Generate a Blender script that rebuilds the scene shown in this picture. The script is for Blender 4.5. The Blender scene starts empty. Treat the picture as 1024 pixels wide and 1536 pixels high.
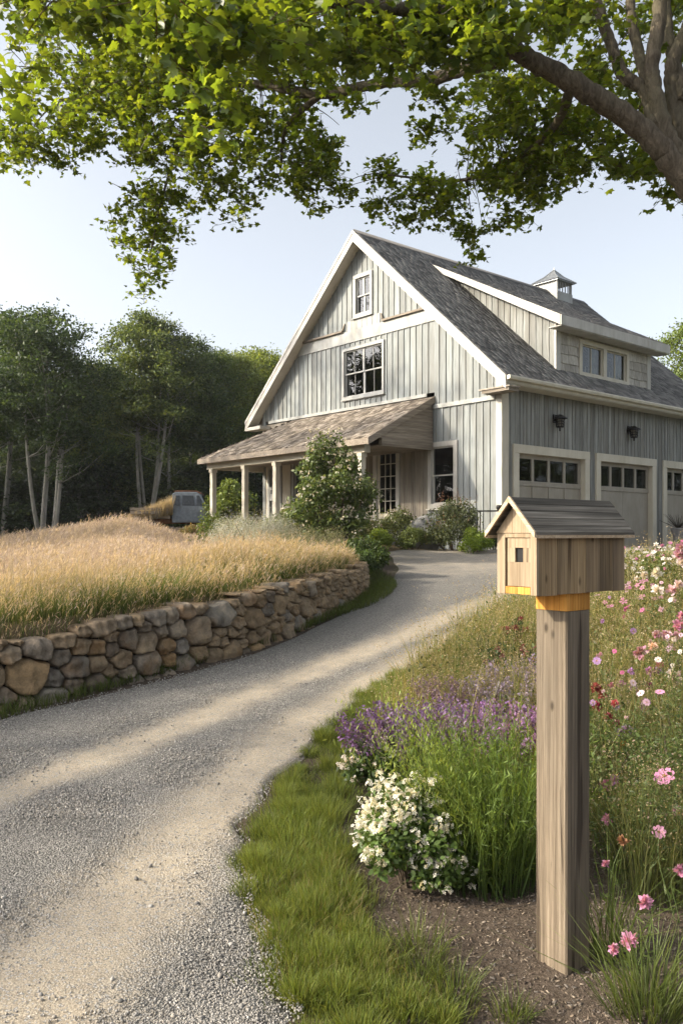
import bpy, bmesh, math, random
import numpy as np
from mathutils import Vector, Matrix

random.seed(7)
RNG = np.random.default_rng(11)
sc = bpy.context.scene
COL = sc.collection
R = math.radians

# ------------------------------------------------------------------ camera model used to lay the place out
F, VH, H = 1250.0, 800.0, 1.65
HAZE = .00035                                              # density of the hazy air


# ------------------------------------------------------------------ object helpers
def tag(o, label=None, cat=None, group=None, kind=None):
    if label: o['label'] = label
    if cat: o['category'] = cat
    if group: o['group'] = group
    if kind: o['kind'] = kind
    return o


def link(o, parent=None):
    COL.objects.link(o)
    if parent is not None: o.parent = parent
    return o


def empty(name, loc=(0, 0, 0), rz=0.0):
    o = bpy.data.objects.new(name, None)
    o.empty_display_size = 0.2
    o.location = loc
    o.rotation_euler = (0, 0, rz)
    return link(o)


def np_obj(name, V, Fc, mat, parent=None, col=None, rnd=None, smooth=False, mids=None):
    """One mesh object out of arrays. Fc: list of (n,k) index arrays."""
    if not isinstance(Fc, (list, tuple)): Fc = [Fc]
    Fc = [f for f in Fc if len(f)]
    me = bpy.data.meshes.new(name)
    V = np.asarray(V, np.float32)
    me.vertices.add(len(V))
    me.vertices.foreach_set('co', V.ravel())
    idx = np.concatenate([f.ravel() for f in Fc]).astype(np.int32)
    tot = np.concatenate([np.full(len(f), f.shape[1], np.int32) for f in Fc])
    st = np.concatenate([[0], np.cumsum(tot)[:-1]]).astype(np.int32)
    me.loops.add(len(idx))
    me.loops.foreach_set('vertex_index', idx)
    me.polygons.add(len(tot))
    me.polygons.foreach_set('loop_start', st)
    if smooth: me.polygons.foreach_set('use_smooth', np.ones(len(tot), bool))
    if col is not None:
        a = me.attributes.new('col', 'FLOAT_COLOR', 'POINT')
        c = np.ones((len(V), 4), np.float32)
        c[:, :3] = col
        a.data.foreach_set('color', c.ravel())
    if rnd is not None:
        a = me.attributes.new('rnd', 'FLOAT', 'POINT')
        a.data.foreach_set('value', np.asarray(rnd, np.float32))
    me.update(calc_edges=True)
    for m in (mat if isinstance(mat, (list, tuple)) else [mat]): me.materials.append(m)
    return link(bpy.data.objects.new(name, me), parent)


class MB:
    """Collects faces, then links them as ONE mesh object."""
    def __init__(s, T=None):
        s.v, s.f, s.m, s.r = [], [], [], []
        s.T = T

    def vert(s, p):
        if s.T: p = s.T(*p)
        s.v.append(tuple(p))
        return len(s.v) - 1

    def face(s, pts, m=0, r=None):
        s.f.append([s.vert(p) for p in pts])
        s.m.append(m)
        s.r.append(random.random() if r is None else r)

    def hexa(s, p, m=0, r=None):
        """8 corners: bottom loop 0-3, top loop 4-7"""
        r = random.random() if r is None else r
        i = [s.vert(q) for q in p]
        for q in ((0, 3, 2, 1), (4, 5, 6, 7), (0, 1, 5, 4), (1, 2, 6, 5), (2, 3, 7, 6), (3, 0, 4, 7)):
            s.f.append([i[k] for k in q]); s.m.append(m); s.r.append(r)

    def box(s, a0, a1, b0, b1, c0, c1, m=0, r=None):
        s.hexa([(a0, b0, c0), (a1, b0, c0), (a1, b1, c0), (a0, b1, c0),
                (a0, b0, c1), (a1, b0, c1), (a1, b1, c1), (a0, b1, c1)], m, r)

    def ring(s, a0, a1, b0, b1, w, c0, c1, m=0, wt=None, wb=None):
        """rectangular frame in the a/b plane, butt jointed"""
        wt = w if wt is None else wt
        wb = w if wb is None else wb
        s.box(a0, a0 + w, b0 + wb, b1 - wt, c0, c1, m)
        s.box(a1 - w, a1, b0 + wb, b1 - wt, c0, c1, m)
        s.box(a0, a1, b1 - wt, b1, c0, c1, m)
        s.box(a0, a1, b0, b0 + wb, c0, c1, m)

    def extr(s, poly, axis, d0, d1, m=0, r=None):
        """polygon (2D) extruded along axis 0/1/2"""
        r = random.random() if r is None else r
        def P(q, d):
            q = list(q); q.insert(axis, d); return tuple(q)
        n = len(poly)
        a = [s.vert(P(q, d0)) for q in poly]
        b = [s.vert(P(q, d1)) for q in poly]
        s.f.append(a[::-1]); s.f.append(b)
        s.m += [m, m]; s.r += [r, r]
        for i in range(n):
            j = (i + 1) % n
            s.f.append([a[i], a[j], b[j], b[i]]); s.m.append(m); s.r.append(r)

    def tube(s, pts, rad, n=8, m=0, caps=True):
        pts = [Vector(p) for p in pts]
        if not isinstance(rad, (list, tuple)): rad = [rad] * len(pts)
        rings = []
        ref = Vector((0.31, 0.2, 0.93))
        for i, p in enumerate(pts):
            t = (pts[min(i + 1, len(pts) - 1)] - pts[max(i - 1, 0)]).normalized()
            if abs(t.dot(ref)) > .95: ref = Vector((1, 0, 0))
            a = t.cross(ref).normalized(); b = t.cross(a)
            rings.append([s.vert(p + (a * math.cos(2 * math.pi * k / n) + b * math.sin(2 * math.pi * k / n)) * rad[i]) for k in range(n)])
        for i in range(len(rings) - 1):
            for k in range(n):
                q = (k + 1) % n
                s.f.append([rings[i][k], rings[i][q], rings[i + 1][q], rings[i + 1][k]]); s.m.append(m); s.r.append(0.5)
        if caps:
            s.f.append(rings[0][::-1]); s.f.append(rings[-1]); s.m += [m, m]; s.r += [.5, .5]

    def lathe(s, prof, c=(0, 0), n=12, m=0, ph=0.0):
        """profile [(r,z)] round a vertical axis"""
        rings = [[s.vert((c[0] + r * math.cos(ph + 2 * math.pi * k / n), c[1] + r * math.sin(ph + 2 * math.pi * k / n), z)) for k in range(n)] for r, z in prof]
        for i in range(len(rings) - 1):
            for k in range(n):
                q = (k + 1) % n
                s.f.append([rings[i][k], rings[i][q], rings[i + 1][q], rings[i + 1][k]]); s.m.append(m); s.r.append(.5)
        s.f.append(rings[0][::-1]); s.f.append(rings[-1]); s.m += [m, m]; s.r += [.5, .5]

    def build(s, name, mat, parent=None, smooth=False, bevel=0.0, merge=False):
        me = bpy.data.meshes.new(name)
        me.from_pydata(s.v, [], s.f)
        bm = bmesh.new(); bm.from_mesh(me)
        lay = bm.faces.layers.float.new('rnd')
        bm.faces.ensure_lookup_table()
        for f, m, r in zip(bm.faces, s.m, s.r):
            f.material_index = m; f[lay] = r; f.smooth = smooth
        if merge: bmesh.ops.remove_doubles(bm, verts=bm.verts, dist=1e-4)
        bmesh.ops.recalc_face_normals(bm, faces=bm.faces)
        if bevel:
            bmesh.ops.bevel(bm, geom=bm.edges[:], offset=bevel, segments=2, affect='EDGES', profile=0.6, clamp_overlap=True)
        bm.to_mesh(me); bm.free()
        for m in (mat if isinstance(mat, (list, tuple)) else [mat]): me.materials.append(m)
        return link(bpy.data.objects.new(name, me), parent)


def copy_tree(o, parent=None):
    c = o.copy(); COL.objects.link(c); c.parent = parent
    for ch in list(o.children): copy_tree(ch, c)
    return c


# ------------------------------------------------------------------ materials
class NT:
    def __init__(s, name):
        s.mat = bpy.data.materials.new(name); s.mat.use_nodes = True
        s.t = s.mat.node_tree
        s.b = s.t.nodes['Principled BSDF']; s.out = s.t.nodes['Material Output']

    def n(s, typ, ins=None, **kw):
        nd = s.t.nodes.new('ShaderNode' + typ)
        for k, v in kw.items(): setattr(nd, k, v)
        for k, v in (ins or {}).items():
            if isinstance(v, bpy.types.NodeSocket): s.t.links.new(v, nd.inputs[k])
            else: nd.inputs[k].default_value = v
        return nd

    def l(s, a, b): s.t.links.new(a, b)

    def ramp(s, fac, stops):
        nd = s.n('ValToRGB', {'Fac': fac})
        e = nd.color_ramp.elements
        while len(e) < len(stops): e.new(0.5)
        for el, (p, c) in zip(e, stops):
            el.position = p; el.color = tuple(c) + (1,) if len(c) == 3 else c
        return nd.outputs['Color']

    def mix(s, fac, a, b, mode='MIX'):
        nd = s.n('Mix', data_type='RGBA', blend_type=mode)
        for sock, v in ((nd.inputs[0], fac), (nd.inputs[6], a), (nd.inputs[7], b)):
            if isinstance(v, bpy.types.NodeSocket): s.l(v, sock)
            elif isinstance(v, (int, float)): sock.default_value = v if sock == nd.inputs[0] else (v, v, v, 1)
            else: sock.default_value = tuple(v) + (1,)
        return nd.outputs[2]

    def math(s, op, a, b=0.0, c=0.0, clamp=False):
        nd = s.n('Math', operation=op, use_clamp=clamp)
        for i, v in enumerate((a, b, c)):
            if isinstance(v, bpy.types.NodeSocket): s.l(v, nd.inputs[i])
            else: nd.inputs[i].default_value = v
        return nd.outputs[0]

    def coord(s, scale=(1, 1, 1), src='Object', rot=(0, 0, 0)):
        tc = s.n('TexCoord')
        return s.n('Mapping', {'Vector': tc.outputs[src], 'Scale': scale, 'Rotation': rot}).outputs[0]

    def noise(s, vec, scale, detail=4, rough=.55, dist=0.0):
        return s.n('TexNoise', {'Vector': vec, 'Scale': scale, 'Detail': detail, 'Roughness': rough, 'Distortion': dist}).outputs[0]

    def bump(s, h, strength, dist=0.01, normal=None):
        nd = s.n('Bump', {'Height': h, 'Strength': strength, 'Distance': dist})
        if normal is not None: s.l(normal, nd.inputs['Normal'])
        return nd.outputs[0]

    def attr(s, name): return s.n('Attribute', attribute_name=name)

    def done(s, col=None, rough=None, normal=None, spec=None):
        for key, v in (('Base Color', col), ('Roughness', rough), ('Normal', normal), ('Specular IOR Level', spec)):
            if v is None: continue
            if isinstance(v, bpy.types.NodeSocket): s.l(v, s.b.inputs[key])
            elif isinstance(v, tuple): s.b.inputs[key].default_value = v + (1,)
            else: s.b.inputs[key].default_value = v
        return s.mat


def m_wood(name, dark, mid, light, axis=2, stain=(.1, .09, .075), stain_amt=.35, board=.35, grain=1.0, bump=.35, knots=False):
    t = NT(name)
    sc_ = [38 * grain] * 3; sc_[axis] = 1.1
    rnd = t.attr('rnd').outputs['Fac']
    tc = t.n('TexCoord').outputs['Object']
    off = t.n('VectorMath', {0: tc, 1: t.n('CombineXYZ', {'X': t.math('MULTIPLY', rnd, 7.3), 'Y': t.math('MULTIPLY', rnd, 3.1), 'Z': t.math('MULTIPLY', rnd, 11.7)}).outputs[0]}, operation='ADD').outputs[0]
    v = t.n('Mapping', {'Vector': off, 'Scale': tuple(sc_)}).outputs[0]
    gr = t.noise(v, 1.0, 7, .62, .25)
    c = t.ramp(gr, [(.3, dark), (.5, mid), (.72, light)])
    sc2 = [125 * grain] * 3; sc2[axis] = 3.0 * grain
    gr2 = t.noise(t.n('Mapping', {'Vector': off, 'Scale': tuple(sc2)}).outputs[0], 1.0, 4, .6, .3)
    c = t.mix(.75, c, t.ramp(gr2, [(.3, (.58, .56, .54)), (.5, (1, 1, 1)), (.72, (1.28, 1.27, 1.25))]), 'MULTIPLY')
    big = t.noise(t.n('Mapping', {'Vector': off, 'Scale': tuple(3.2 if i != axis else .55 for i in range(3))}).outputs[0], 1.0, 5, .6)
    c = t.mix(t.math('MULTIPLY', t.ramp(big, [(.42, (0, 0, 0)), (.68, (1, 1, 1))]), stain_amt), c, stain)
    val = t.math('ADD', t.math('MULTIPLY', rnd, board), 1 - board * .5)
    c = t.mix(1.0, c, t.n('CombineColor', {0: val, 1: val, 2: val}).outputs[0], 'MULTIPLY')
    h = gr
    if knots:
        kv = t.n('Mapping', {'Vector': off, 'Scale': tuple(9.0 if i != axis else 4.2 for i in range(3))}).outputs[0]
        vd = t.n('TexVoronoi', {'Vector': kv, 'Scale': 1.0, 'Randomness': 1.0}).outputs['Distance']
        k = t.ramp(t.math('ADD', vd, t.math('MULTIPLY', gr2, .08)), [(.085, (1, 1, 1)), (.15, (0, 0, 0))])
        c = t.mix(t.math('MULTIPLY', k, .8), c, (dark[0] * .3, dark[1] * .26, dark[2] * .22))
        cr = t.noise(t.n('Mapping', {'Vector': off, 'Scale': tuple(22 if i != axis else .7 for i in range(3))}).outputs[0], 1.0, 3, .5, .3)
        crk = t.ramp(cr, [(.31, (1, 1, 1)), (.355, (0, 0, 0))])
        c = t.mix(t.math('MULTIPLY', crk, .75), c, (dark[0] * .35, dark[1] * .3, dark[2] * .28))
        h = t.math('SUBTRACT', h, t.math('MULTIPLY', crk, .8))
    return t.done(c, .82, t.bump(h, bump, .006), .25)


def m_paint(name, col, var=.12, rough=.55):
    t = NT(name)
    n1 = t.noise(t.coord((1.3, 1.3, .5)), 2.2, 6, .65)
    n2 = t.noise(t.coord((30, 30, 4)), 1.0, 4, .6)
    d = tuple(c * (1 - var * 2.2) * k for c, k in zip(col, (1, .97, .9)))
    c = t.mix(t.ramp(n1, [(.4, (0, 0, 0)), (.75, (1, 1, 1))]), col, d)
    c = t.mix(t.math('MULTIPLY', t.ramp(n2, [(.5, (0, 0, 0)), (.8, (1, 1, 1))]), .35), c, d)
    return t.done(c, rough, t.bump(n2, .12, .004), .35)


def m_plain(name, col, rough=.5, metal=0.0, bump=0.0):
    t = NT(name)
    n1 = t.noise(t.coord(), 9, 5, .6)
    c = t.mix(t.ramp(n1, [(.35, (0, 0, 0)), (.7, (1, 1, 1))]), tuple(x * .72 for x in col), tuple(min(1, x * 1.15) for x in col))
    t.b.inputs['Metallic'].default_value = metal
    return t.done(c, rough, t.bump(n1, bump, .004) if bump else None)


def m_leaf(name, trans=.4, rough=.5, spec=.35, gain=1.6, tint=(1.15, 1.0, .55), vary=0.0):
    """colour per vertex (the plant's own colours), plus light through the leaf"""
    t = NT(name)
    col = t.attr('col').outputs['Color']
    if vary:                                               # each tree of the wood has its own green
        k = t.math('ADD', t.math('MULTIPLY', t.n('ObjectInfo').outputs['Random'], vary), 1 - vary * .42)
        col = t.mix(1.0, col, t.n('CombineColor', {0: t.math('POWER', k, 1.35), 1: k, 2: t.math('POWER', k, .8)}).outputs[0], 'MULTIPLY')
    n1 = t.noise(t.coord(), 34, 3, .6)
    col = t.mix(t.math('MULTIPLY', n1, .5), col, t.mix(1.0, col, (.62, .66, .6), 'MULTIPLY'))
    t.done(col, rough, None, spec)
    tr = t.n('BsdfTranslucent', {'Color': t.mix(1.0, col, tuple(gain * q for q in tint), 'MULTIPLY')})
    mx = t.n('MixShader', {'Fac': trans, 1: t.b.outputs[0], 2: tr.outputs[0]})
    t.l(mx.outputs[0], t.out.inputs['Surface'])
    return t.mat


def m_glass(name):
    t = NT(name)
    n1 = t.noise(t.coord(), 1.7, 2, .5)
    nb = t.bump(n1, .12, .02)
    gl = t.n('BsdfGlossy', {'Color': (.9, .93, .95, 1), 'Roughness': .02, 'Normal': nb})
    tr = t.n('BsdfTransparent', {'Color': (.5, .54, .53, 1)})
    fa = t.n('LayerWeight', {'Blend': .5, 'Normal': nb}).outputs['Facing']
    mx = t.n('MixShader', {'Fac': t.math('ADD', t.math('MULTIPLY', t.math('POWER', fa, 4.0), .8), .035, clamp=True), 1: tr.outputs[0], 2: gl.outputs[0]})
    t.l(mx.outputs[0], t.out.inputs['Surface'])
    return t.mat


def m_shingle(name, c0, c1, c2, grit=.36):
    t = NT(name)
    rnd = t.attr('rnd').outputs['Fac']
    c = t.ramp(rnd, [(0, c0), (.5, c1), (1, c2)])
    n1 = t.noise(t.coord((1, 1, 1)), 55, 4, .7)
    n2 = t.noise(t.coord((1, 1, 1)), .9, 5, .6)
    c = t.mix(grit, c, t.mix(n1, (.35, .35, .35), (1.75, 1.72, 1.68)), 'MULTIPLY')
    c = t.mix(.5, c, t.ramp(n2, [(.3, (.55, .55, .56)), (.7, (1.35, 1.33, 1.3))]), 'MULTIPLY')
    return t.done(c, .88, t.bump(n1, .5, .004), .2)


def m_bark(name, dark, light, scale=14):
    t = NT(name)
    v = t.coord((1, 1, .28))
    n1 = t.noise(v, scale, 8, .7, .8)
    n2 = t.noise(t.coord(), 1.6, 4, .6)
    c = t.ramp(n1, [(.32, dark), (.68, light)])
    c = t.mix(t.math('MULTIPLY', t.ramp(n2, [(.45, (0, 0, 0)), (.65, (1, 1, 1))]), .35), c, (light[0] * .8, light[1] * .9, light[2] * .75))
    return t.done(c, .9, t.bump(n1, .9, .03), .15)


def m_stone():
    t = NT('field_stone')
    rnd = t.n('ObjectInfo').outputs['Random']
    base = t.ramp(rnd, [(0, (.20, .145, .09)), (.22, (.27, .205, .135)), (.4, (.20, .18, .155)), (.58, (.29, .20, .11)), (.76, (.23, .21, .18)), (1, (.15, .115, .082))])
    v = t.coord()
    off = t.n('VectorMath', {0: v, 1: t.n('CombineXYZ', {'X': t.math('MULTIPLY', rnd, 37.0), 'Y': t.math('MULTIPLY', rnd, 19.0)}).outputs[0]}, operation='ADD').outputs[0]
    n1 = t.noise(off, 5, 7, .65, .4)
    n2 = t.noise(off, 60, 4, .7)
    n3 = t.noise(off, 2.6, 3, .5)
    c = t.mix(1.0, base, t.ramp(n1, [(.3, (.42, .39, .36)), (.5, (1, 1, 1)), (.7, (1.6, 1.52, 1.4))]), 'MULTIPLY')
    c = t.mix(t.math('MULTIPLY', t.ramp(n3, [(.55, (0, 0, 0)), (.72, (1, 1, 1))]), .55), c, (.27, .15, .06))
    c = t.mix(.55, c, t.mix(n2, (.45, .45, .45), (1.6, 1.6, 1.58)), 'MULTIPLY')
    h = t.math('ADD', t.math('MULTIPLY', n1, 1.0), t.math('ADD', t.math('MULTIPLY', n2, .22), t.math('MULTIPLY', t.noise(off, 17, 6, .7), .6)))
    return t.done(c, .9, t.bump(h, 1.0, .05), .2)


def m_ground():
    t = NT('soil_and_litter')
    col = t.attr('col').outputs['Color']
    v = t.coord()
    n1 = t.noise(v, 26, 6, .7)
    n2 = t.noise(v, 130, 4, .75)
    n3 = t.noise(v, 1.4, 5, .6)
    c = t.mix(.9, col, t.ramp(n1, [(.3, (.45, .43, .4)), (.55, (1, 1, 1)), (.8, (1.6, 1.5, 1.4))]), 'MULTIPLY')
    c = t.mix(.7, c, t.ramp(n2, [(.3, (.35, .35, .35)), (.7, (1.6, 1.55, 1.5))]), 'MULTIPLY')
    c = t.mix(.5, c, t.ramp(n3, [(.3, (.7, .7, .7)), (.7, (1.2, 1.2, 1.2))]), 'MULTIPLY')
    h = t.math('ADD', n1, t.math('MULTIPLY', n2, .5))
    return t.done(c, .95, t.bump(h, .8, .03), .1)


def m_drive():
    t = NT('gravel_drive')
    v = t.coord()
    sand = t.attr('sand').outputs['Fac']
    warp = t.noise(v, 1.1, 5, .65)
    warp2 = t.noise(v, 5.5, 5, .7)
    s = t.math('ADD', sand, t.math('ADD', t.math('MULTIPLY', t.math('SUBTRACT', warp, .5), .9), t.math('MULTIPLY', t.math('SUBTRACT', warp2, .5), 1.1)))
    s = t.ramp(s, [(.22, (0, 0, 0)), (1.05, (.9, .9, .9))])
    vo = t.n('TexVoronoi', {'Vector': v, 'Scale': 105.0, 'Randomness': 1.0})
    vc = t.n('SeparateColor', {0: vo.outputs['Color']}).outputs[0]
    g = t.ramp(vc, [(0, (.20, .19, .17)), (.35, (.285, .272, .246)), (.7, (.36, .343, .312)), (1, (.46, .435, .39))])
    edge = t.ramp(vo.outputs['Distance'], [(.2, (1, 1, 1)), (.62, (.42, .42, .42))])
    g = t.mix(1.0, g, edge, 'MULTIPLY')
    vo2 = t.n('TexVoronoi', {'Vector': v, 'Scale': 210.0, 'Randomness': 1.0})
    c2 = t.n('SeparateColor', {0: vo2.outputs['Color']}).outputs[0]
    fine = t.ramp(c2, [(0, (.27, .225, .165)), (.5, (.38, .325, .245)), (1, (.48, .415, .32))])
    n3 = t.noise(v, 9, 6, .7)
    fine = t.mix(.6, fine, t.ramp(n3, [(.3, (.74, .73, .72)), (.7, (1.12, 1.12, 1.1))]), 'MULTIPLY')
    # single stones lying in the packed sand
    peb = t.ramp(t.math('ADD', vc, t.math('MULTIPLY', n3, .35)), [(.98, (0, 0, 0)), (1.0, (1, 1, 1))])
    fine = t.mix(peb, fine, g)
    c = t.mix(s, g, fine)
    hg = t.math('SUBTRACT', 1.0, vo.outputs['Distance'])
    hh = t.math('ADD', t.math('MULTIPLY', hg, t.math('SUBTRACT', 1.08, s)), t.math('MULTIPLY', t.noise(v, 160, 3, .7), .3))
    return t.done(c, .92, t.bump(hh, .9, .012), .15)


M = {}
M['siding'] = m_wood('grey_washed_boards', (.185, .20, .197), (.245, .264, .26), (.30, .32, .313), 2, (.155, .152, .138), .75, .2, .7, .3)
M['siding_dark'] = m_wood('weathered_grey_boards', (.15, .155, .146), (.235, .243, .23), (.315, .323, .305), 2, (.12, .11, .092), .75, .4, .7, .4)
M['porch_boards'] = m_wood('brown_porch_boards', (.15, .13, .105), (.235, .21, .172), (.315, .285, .24), 2, (.12, .102, .082), .5, .4, .7, .3)  # brown of the wood, with some of the porch shade put into it
M['plank'] = m_wood('brown_grey_planks', (.14, .115, .09), (.23, .195, .155), (.32, .28, .23), 0, (.1, .08, .06), .4, .3, .8, .3)
M['planky'] = m_wood('brown_grey_cross_planks', (.14, .115, .09), (.23, .195, .155), (.32, .28, .23), 1, (.1, .08, .06), .4, .3, .8, .3)
M['mail_side'] = m_wood('mailbox_old_boards', (.15, .10, .05), (.275, .195, .105), (.41, .305, .18), 2, (.085, .065, .048), .8, .7, 1.5, .45, True)
M['mail_front'] = m_wood('mailbox_pale_boards', (.175, .128, .078), (.275, .212, .138), (.36, .29, .2), 2, (.28, .19, .10), .4, .25, 1.5, .3, True)
M['mail_trim'] = m_wood('mailbox_trim', (.33, .24, .15), (.47, .36, .24), (.58, .47, .34), 1, (.25, .17, .1), .3, .2, 2.0, .25)
M['mail_roof'] = m_wood('mailbox_roof_boards', (.045, .038, .03), (.12, .107, .087), (.27, .247, .205), 0, (.03, .028, .022), .9, .3, 1.3, 1.0)
M['cedar'] = m_wood('orange_cedar_block', (.32, .13, .022), (.50, .235, .045), (.62, .33, .08), 2, (.2, .08, .02), .5, .6, 1.5, .3)
M['post'] = m_wood('old_post_timber', (.08, .062, .042), (.178, .14, .098), (.28, .232, .17), 2, (.085, .069, .05), .8, .3, 2.1, 1.0, True)
M['trim'] = m_paint('cream_trim', (.44, .425, .385), .16)
M['trim_shade'] = m_paint('cream_trim_shade_copy', (.52, .485, .40), .10)  # copy of the trim paint for shaded parts, light difference put into the colour
M['door_paint'] = m_paint('grey_door_paint', (.29, .265, .22), .12, .5)
M['white'] = m_paint('white_frame_paint', (.33, .335, .32), .16)
M['band'] = m_paint('grey_band_paint', (.33, .335, .315), .2)
M['black'] = m_plain('black_iron', (.018, .017, .017), .45, .6)
M['dark'] = m_plain('painted_shade', (.012, .012, .012), .9)  # near-black backing, the shade of rooms and gaps is put into its colour
M['metal'] = m_plain('zinc_sheet', (.36, .37, .36), .38, .85)
M['stone_grey'] = m_plain('grey_rock', (.21, .205, .195), .9, 0, .8)
M['glass'] = m_glass('window_glass')
M['frost'] = m_plain('lamp_glass', (.16, .15, .125), .2)
M['curtain'] = m_plain('pale_curtain', (.26, .25, .22), .9)
M['roof'] = m_shingle('grey_asphalt_shingles', (.088, .086, .084), (.14, .138, .134), (.215, .21, .20))
M['cedar_roof'] = m_shingle('weathered_cedar_shakes', (.075, .062, .05), (.155, .132, .105), (.27, .238, .20))
M['shake_wall'] = m_wood('dormer_shingles', (.25, .235, .20), (.37, .35, .31), (.47, .45, .40), 2, (.2, .18, .15), .4, .4, .8, .3)
M['found'] = m_plain('grey_footing', (.25, .24, .225), .9, 0, .5)
M['bark'] = m_bark('maple_bark', (.042, .034, .025), (.165, .138, .10), 26)
M['bark_pale'] = m_bark('pale_bark', (.15, .14, .115), (.36, .34, .30), 8)
M['bark_dark'] = m_bark('brown_twigs', (.05, .038, .026), (.14, .11, .08), 20)
M['maple'] = m_leaf('maple_leaf', .52, .42, .4, 2.6, (1.26, 1.0, .36))
M['leaf'] = m_leaf('leaf', .35, .5, .35, 1.5)
M['wood_leaf'] = m_leaf('woodland_leaf', .36, .55, .3, 1.8, vary=.95)
M['blade'] = m_leaf('grass_blade', .42, .55, .3, 1.6)
M['petal'] = m_leaf('petal', .38, .6, .2, 1.15)
M['stone'] = m_stone()
M['ground'] = m_ground()
M['drive'] = m_drive()
M['pebble'] = None
t_ = NT('pebble'); c_ = t_.attr('col').outputs['Color']
M['pebble'] = t_.done(t_.mix(.6, c_, t_.ramp(t_.noise(t_.coord(), 220, 3, .6), [(.3, (.6, .6, .6)), (.7, (1.35, 1.35, 1.35))]), 'MULTIPLY'), .85, None, .25)
M['car'] = m_plain('faded_blue_paint', (.125, .15, .178), .6, .1, .2)
M['rust'] = m_plain('rust', (.17, .075, .035), .9, 0, .5)
M['rubber'] = m_plain('old_rubber', (.02, .02, .02), .85)

# ------------------------------------------------------------------ terrain
_gy = np.array([-60, 0, 3, 5, 8, 10, 12, 15, 18, 20, 30, 700.])
_gz = np.array([-.3, -.02, 0, .06, .34, .53, .71, 1.0, 1.27, 1.30, 1.30, 1.3])
_ty = np.linspace(-60, 700, 15201)
_tz = np.interp(_ty, _gy, _gz)
_k = np.hanning(41); _k /= _k.sum()
_tz = np.convolve(np.pad(_tz, 20, mode='edge'), _k, 'valid')
def g0(y): return np.interp(y, _ty, _tz)

_KY = np.array([0, 5, 8, 12, 20, 30, 40, 60, 800.])
_KK = np.array([-3.0, -.8, -.41, -.32, -.27, -.235, -.19, -.1, .03, .12, .6])
_KT = np.array([
    [.4, .5, .6, .62, .64, .65, .67, .7, .8, .8, .8],
    [.5, .68, .74, .77, .785, .79, .81, .84, .9, .9, .9],
    [.5, .76, .85, .90, .925, .94, .96, 1.0, 1.05, 1.05, 1.05],
    [.4, .74, .90, .97, 1.02, 1.04, 1.07, 1.12, 1.17, 1.17, 1.1],
    [.3, .62, .84, 1.0, 1.07, 1.06, 1.10, 1.25, 1.40, 1.28, 1.25],
    [.2, .50, .98, 1.45, 1.72, 1.62, 1.22, 1.40, 1.5, 1.3, 1.25],
    [.1, .45, .95, 1.50, 1.80, 1.62, 1.58, 1.66, 1.55, 1.3, 1.25],
    [.1, .4, .9, 1.45, 1.6, 1.6, 1.6, 1.7, 1.6, 1.3, 1.2],
    [.1, .4, .9, 1.45, 1.6, 1.6, 1.6, 1.7, 1.6, 1.3, 1.2]])
def fieldz(x, y):
    yy = np.clip(y, .5, 790); k = np.clip(x / np.maximum(yy, 3.0), -2.9, .59)
    i = np.clip(np.searchsorted(_KY, yy) - 1, 0, len(_KY) - 2)
    j = np.clip(np.searchsorted(_KK, k) - 1, 0, len(_KK) - 2)
    a = (yy - _KY[i]) / (_KY[i + 1] - _KY[i]); b = (k - _KK[j]) / (_KK[j + 1] - _KK[j])
    a = a * a * (3 - 2 * a) * .5 + a * .5
    return (_KT[i, j] * (1 - a) + _KT[i + 1, j] * a) * (1 - b) + (_KT[i, j + 1] * (1 - a) + _KT[i + 1, j + 1] * a) * b

BOUND = np.array([(-14, -4), (-8, 1.6), (-6, 3.5), (-4.3, 5.2), (-2.79, 6.8), (-2.26, 7.25), (-1.66, 7.95), (-.88, 9.1), (-.27, 10.7), (.2, 12.2), (.36, 13.2), (.42, 14.5), (.5, 17.0), (3.3, 18.7), (12, 26.2), (60, 60.)])
def sdist(px, py, P):
    best = np.full(px.shape, 1e9); sg = np.ones(px.shape)
    for (ax, ay), (bx, by) in zip(P[:-1], P[1:]):
        dx, dy = bx - ax, by - ay
        t = np.clip(((px - ax) * dx + (py - ay) * dy) / (dx * dx + dy * dy), 0, 1)
        d = np.hypot(px - ax - t * dx, py - ay - t * dy)
        s = np.sign(dx * (py - ay) - dy * (px - ax))
        m = d < best - 1e-9
        best = np.where(m, d, best); sg = np.where(m, s, sg)
    return best * sg

def terr(x, y):
    x = np.asarray(x, float); y = np.asarray(y, float)
    d = sdist(x, y, BOUND)
    w = np.interp(y, [0, 12.6, 15, 18], [.16, .16, .9, 1.0])
    m = np.clip((d - .05) / w * .5 + .5, 0, 1); m = m * m * (3 - 2 * m)
    base = g0(y) + .05 * np.sin(x * 1.7 + y * .6) * np.clip((x - 1.2) / 2, 0, 1) * np.clip((16 - y) / 4, 0, 1)
    mound = -.035 * np.exp(-((x - .85) ** 2 + (y - 3.1) ** 2) / .35)
    fz = fieldz(x, y) + .035 * np.sin(x * .9 + 1.3) * np.sin(y * .7)
    return base * (1 - m) + fz * m + mound

def tz(x, y): return float(terr(np.array([x]), np.array([y]))[0])

def gp(u, v):
    """point of the ground where a sight line meets it"""
    k = (u - 512) / F; s = (v - VH) / F
    Y = np.linspace(1.5, 60, 6000)
    diff = (H - s * Y) - terr(k * Y, Y)
    i = np.argmax(diff < 0)
    return float(k * Y[i]), float(Y[i])

def at(u, Y): return (u - 512) / F * Y


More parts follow.
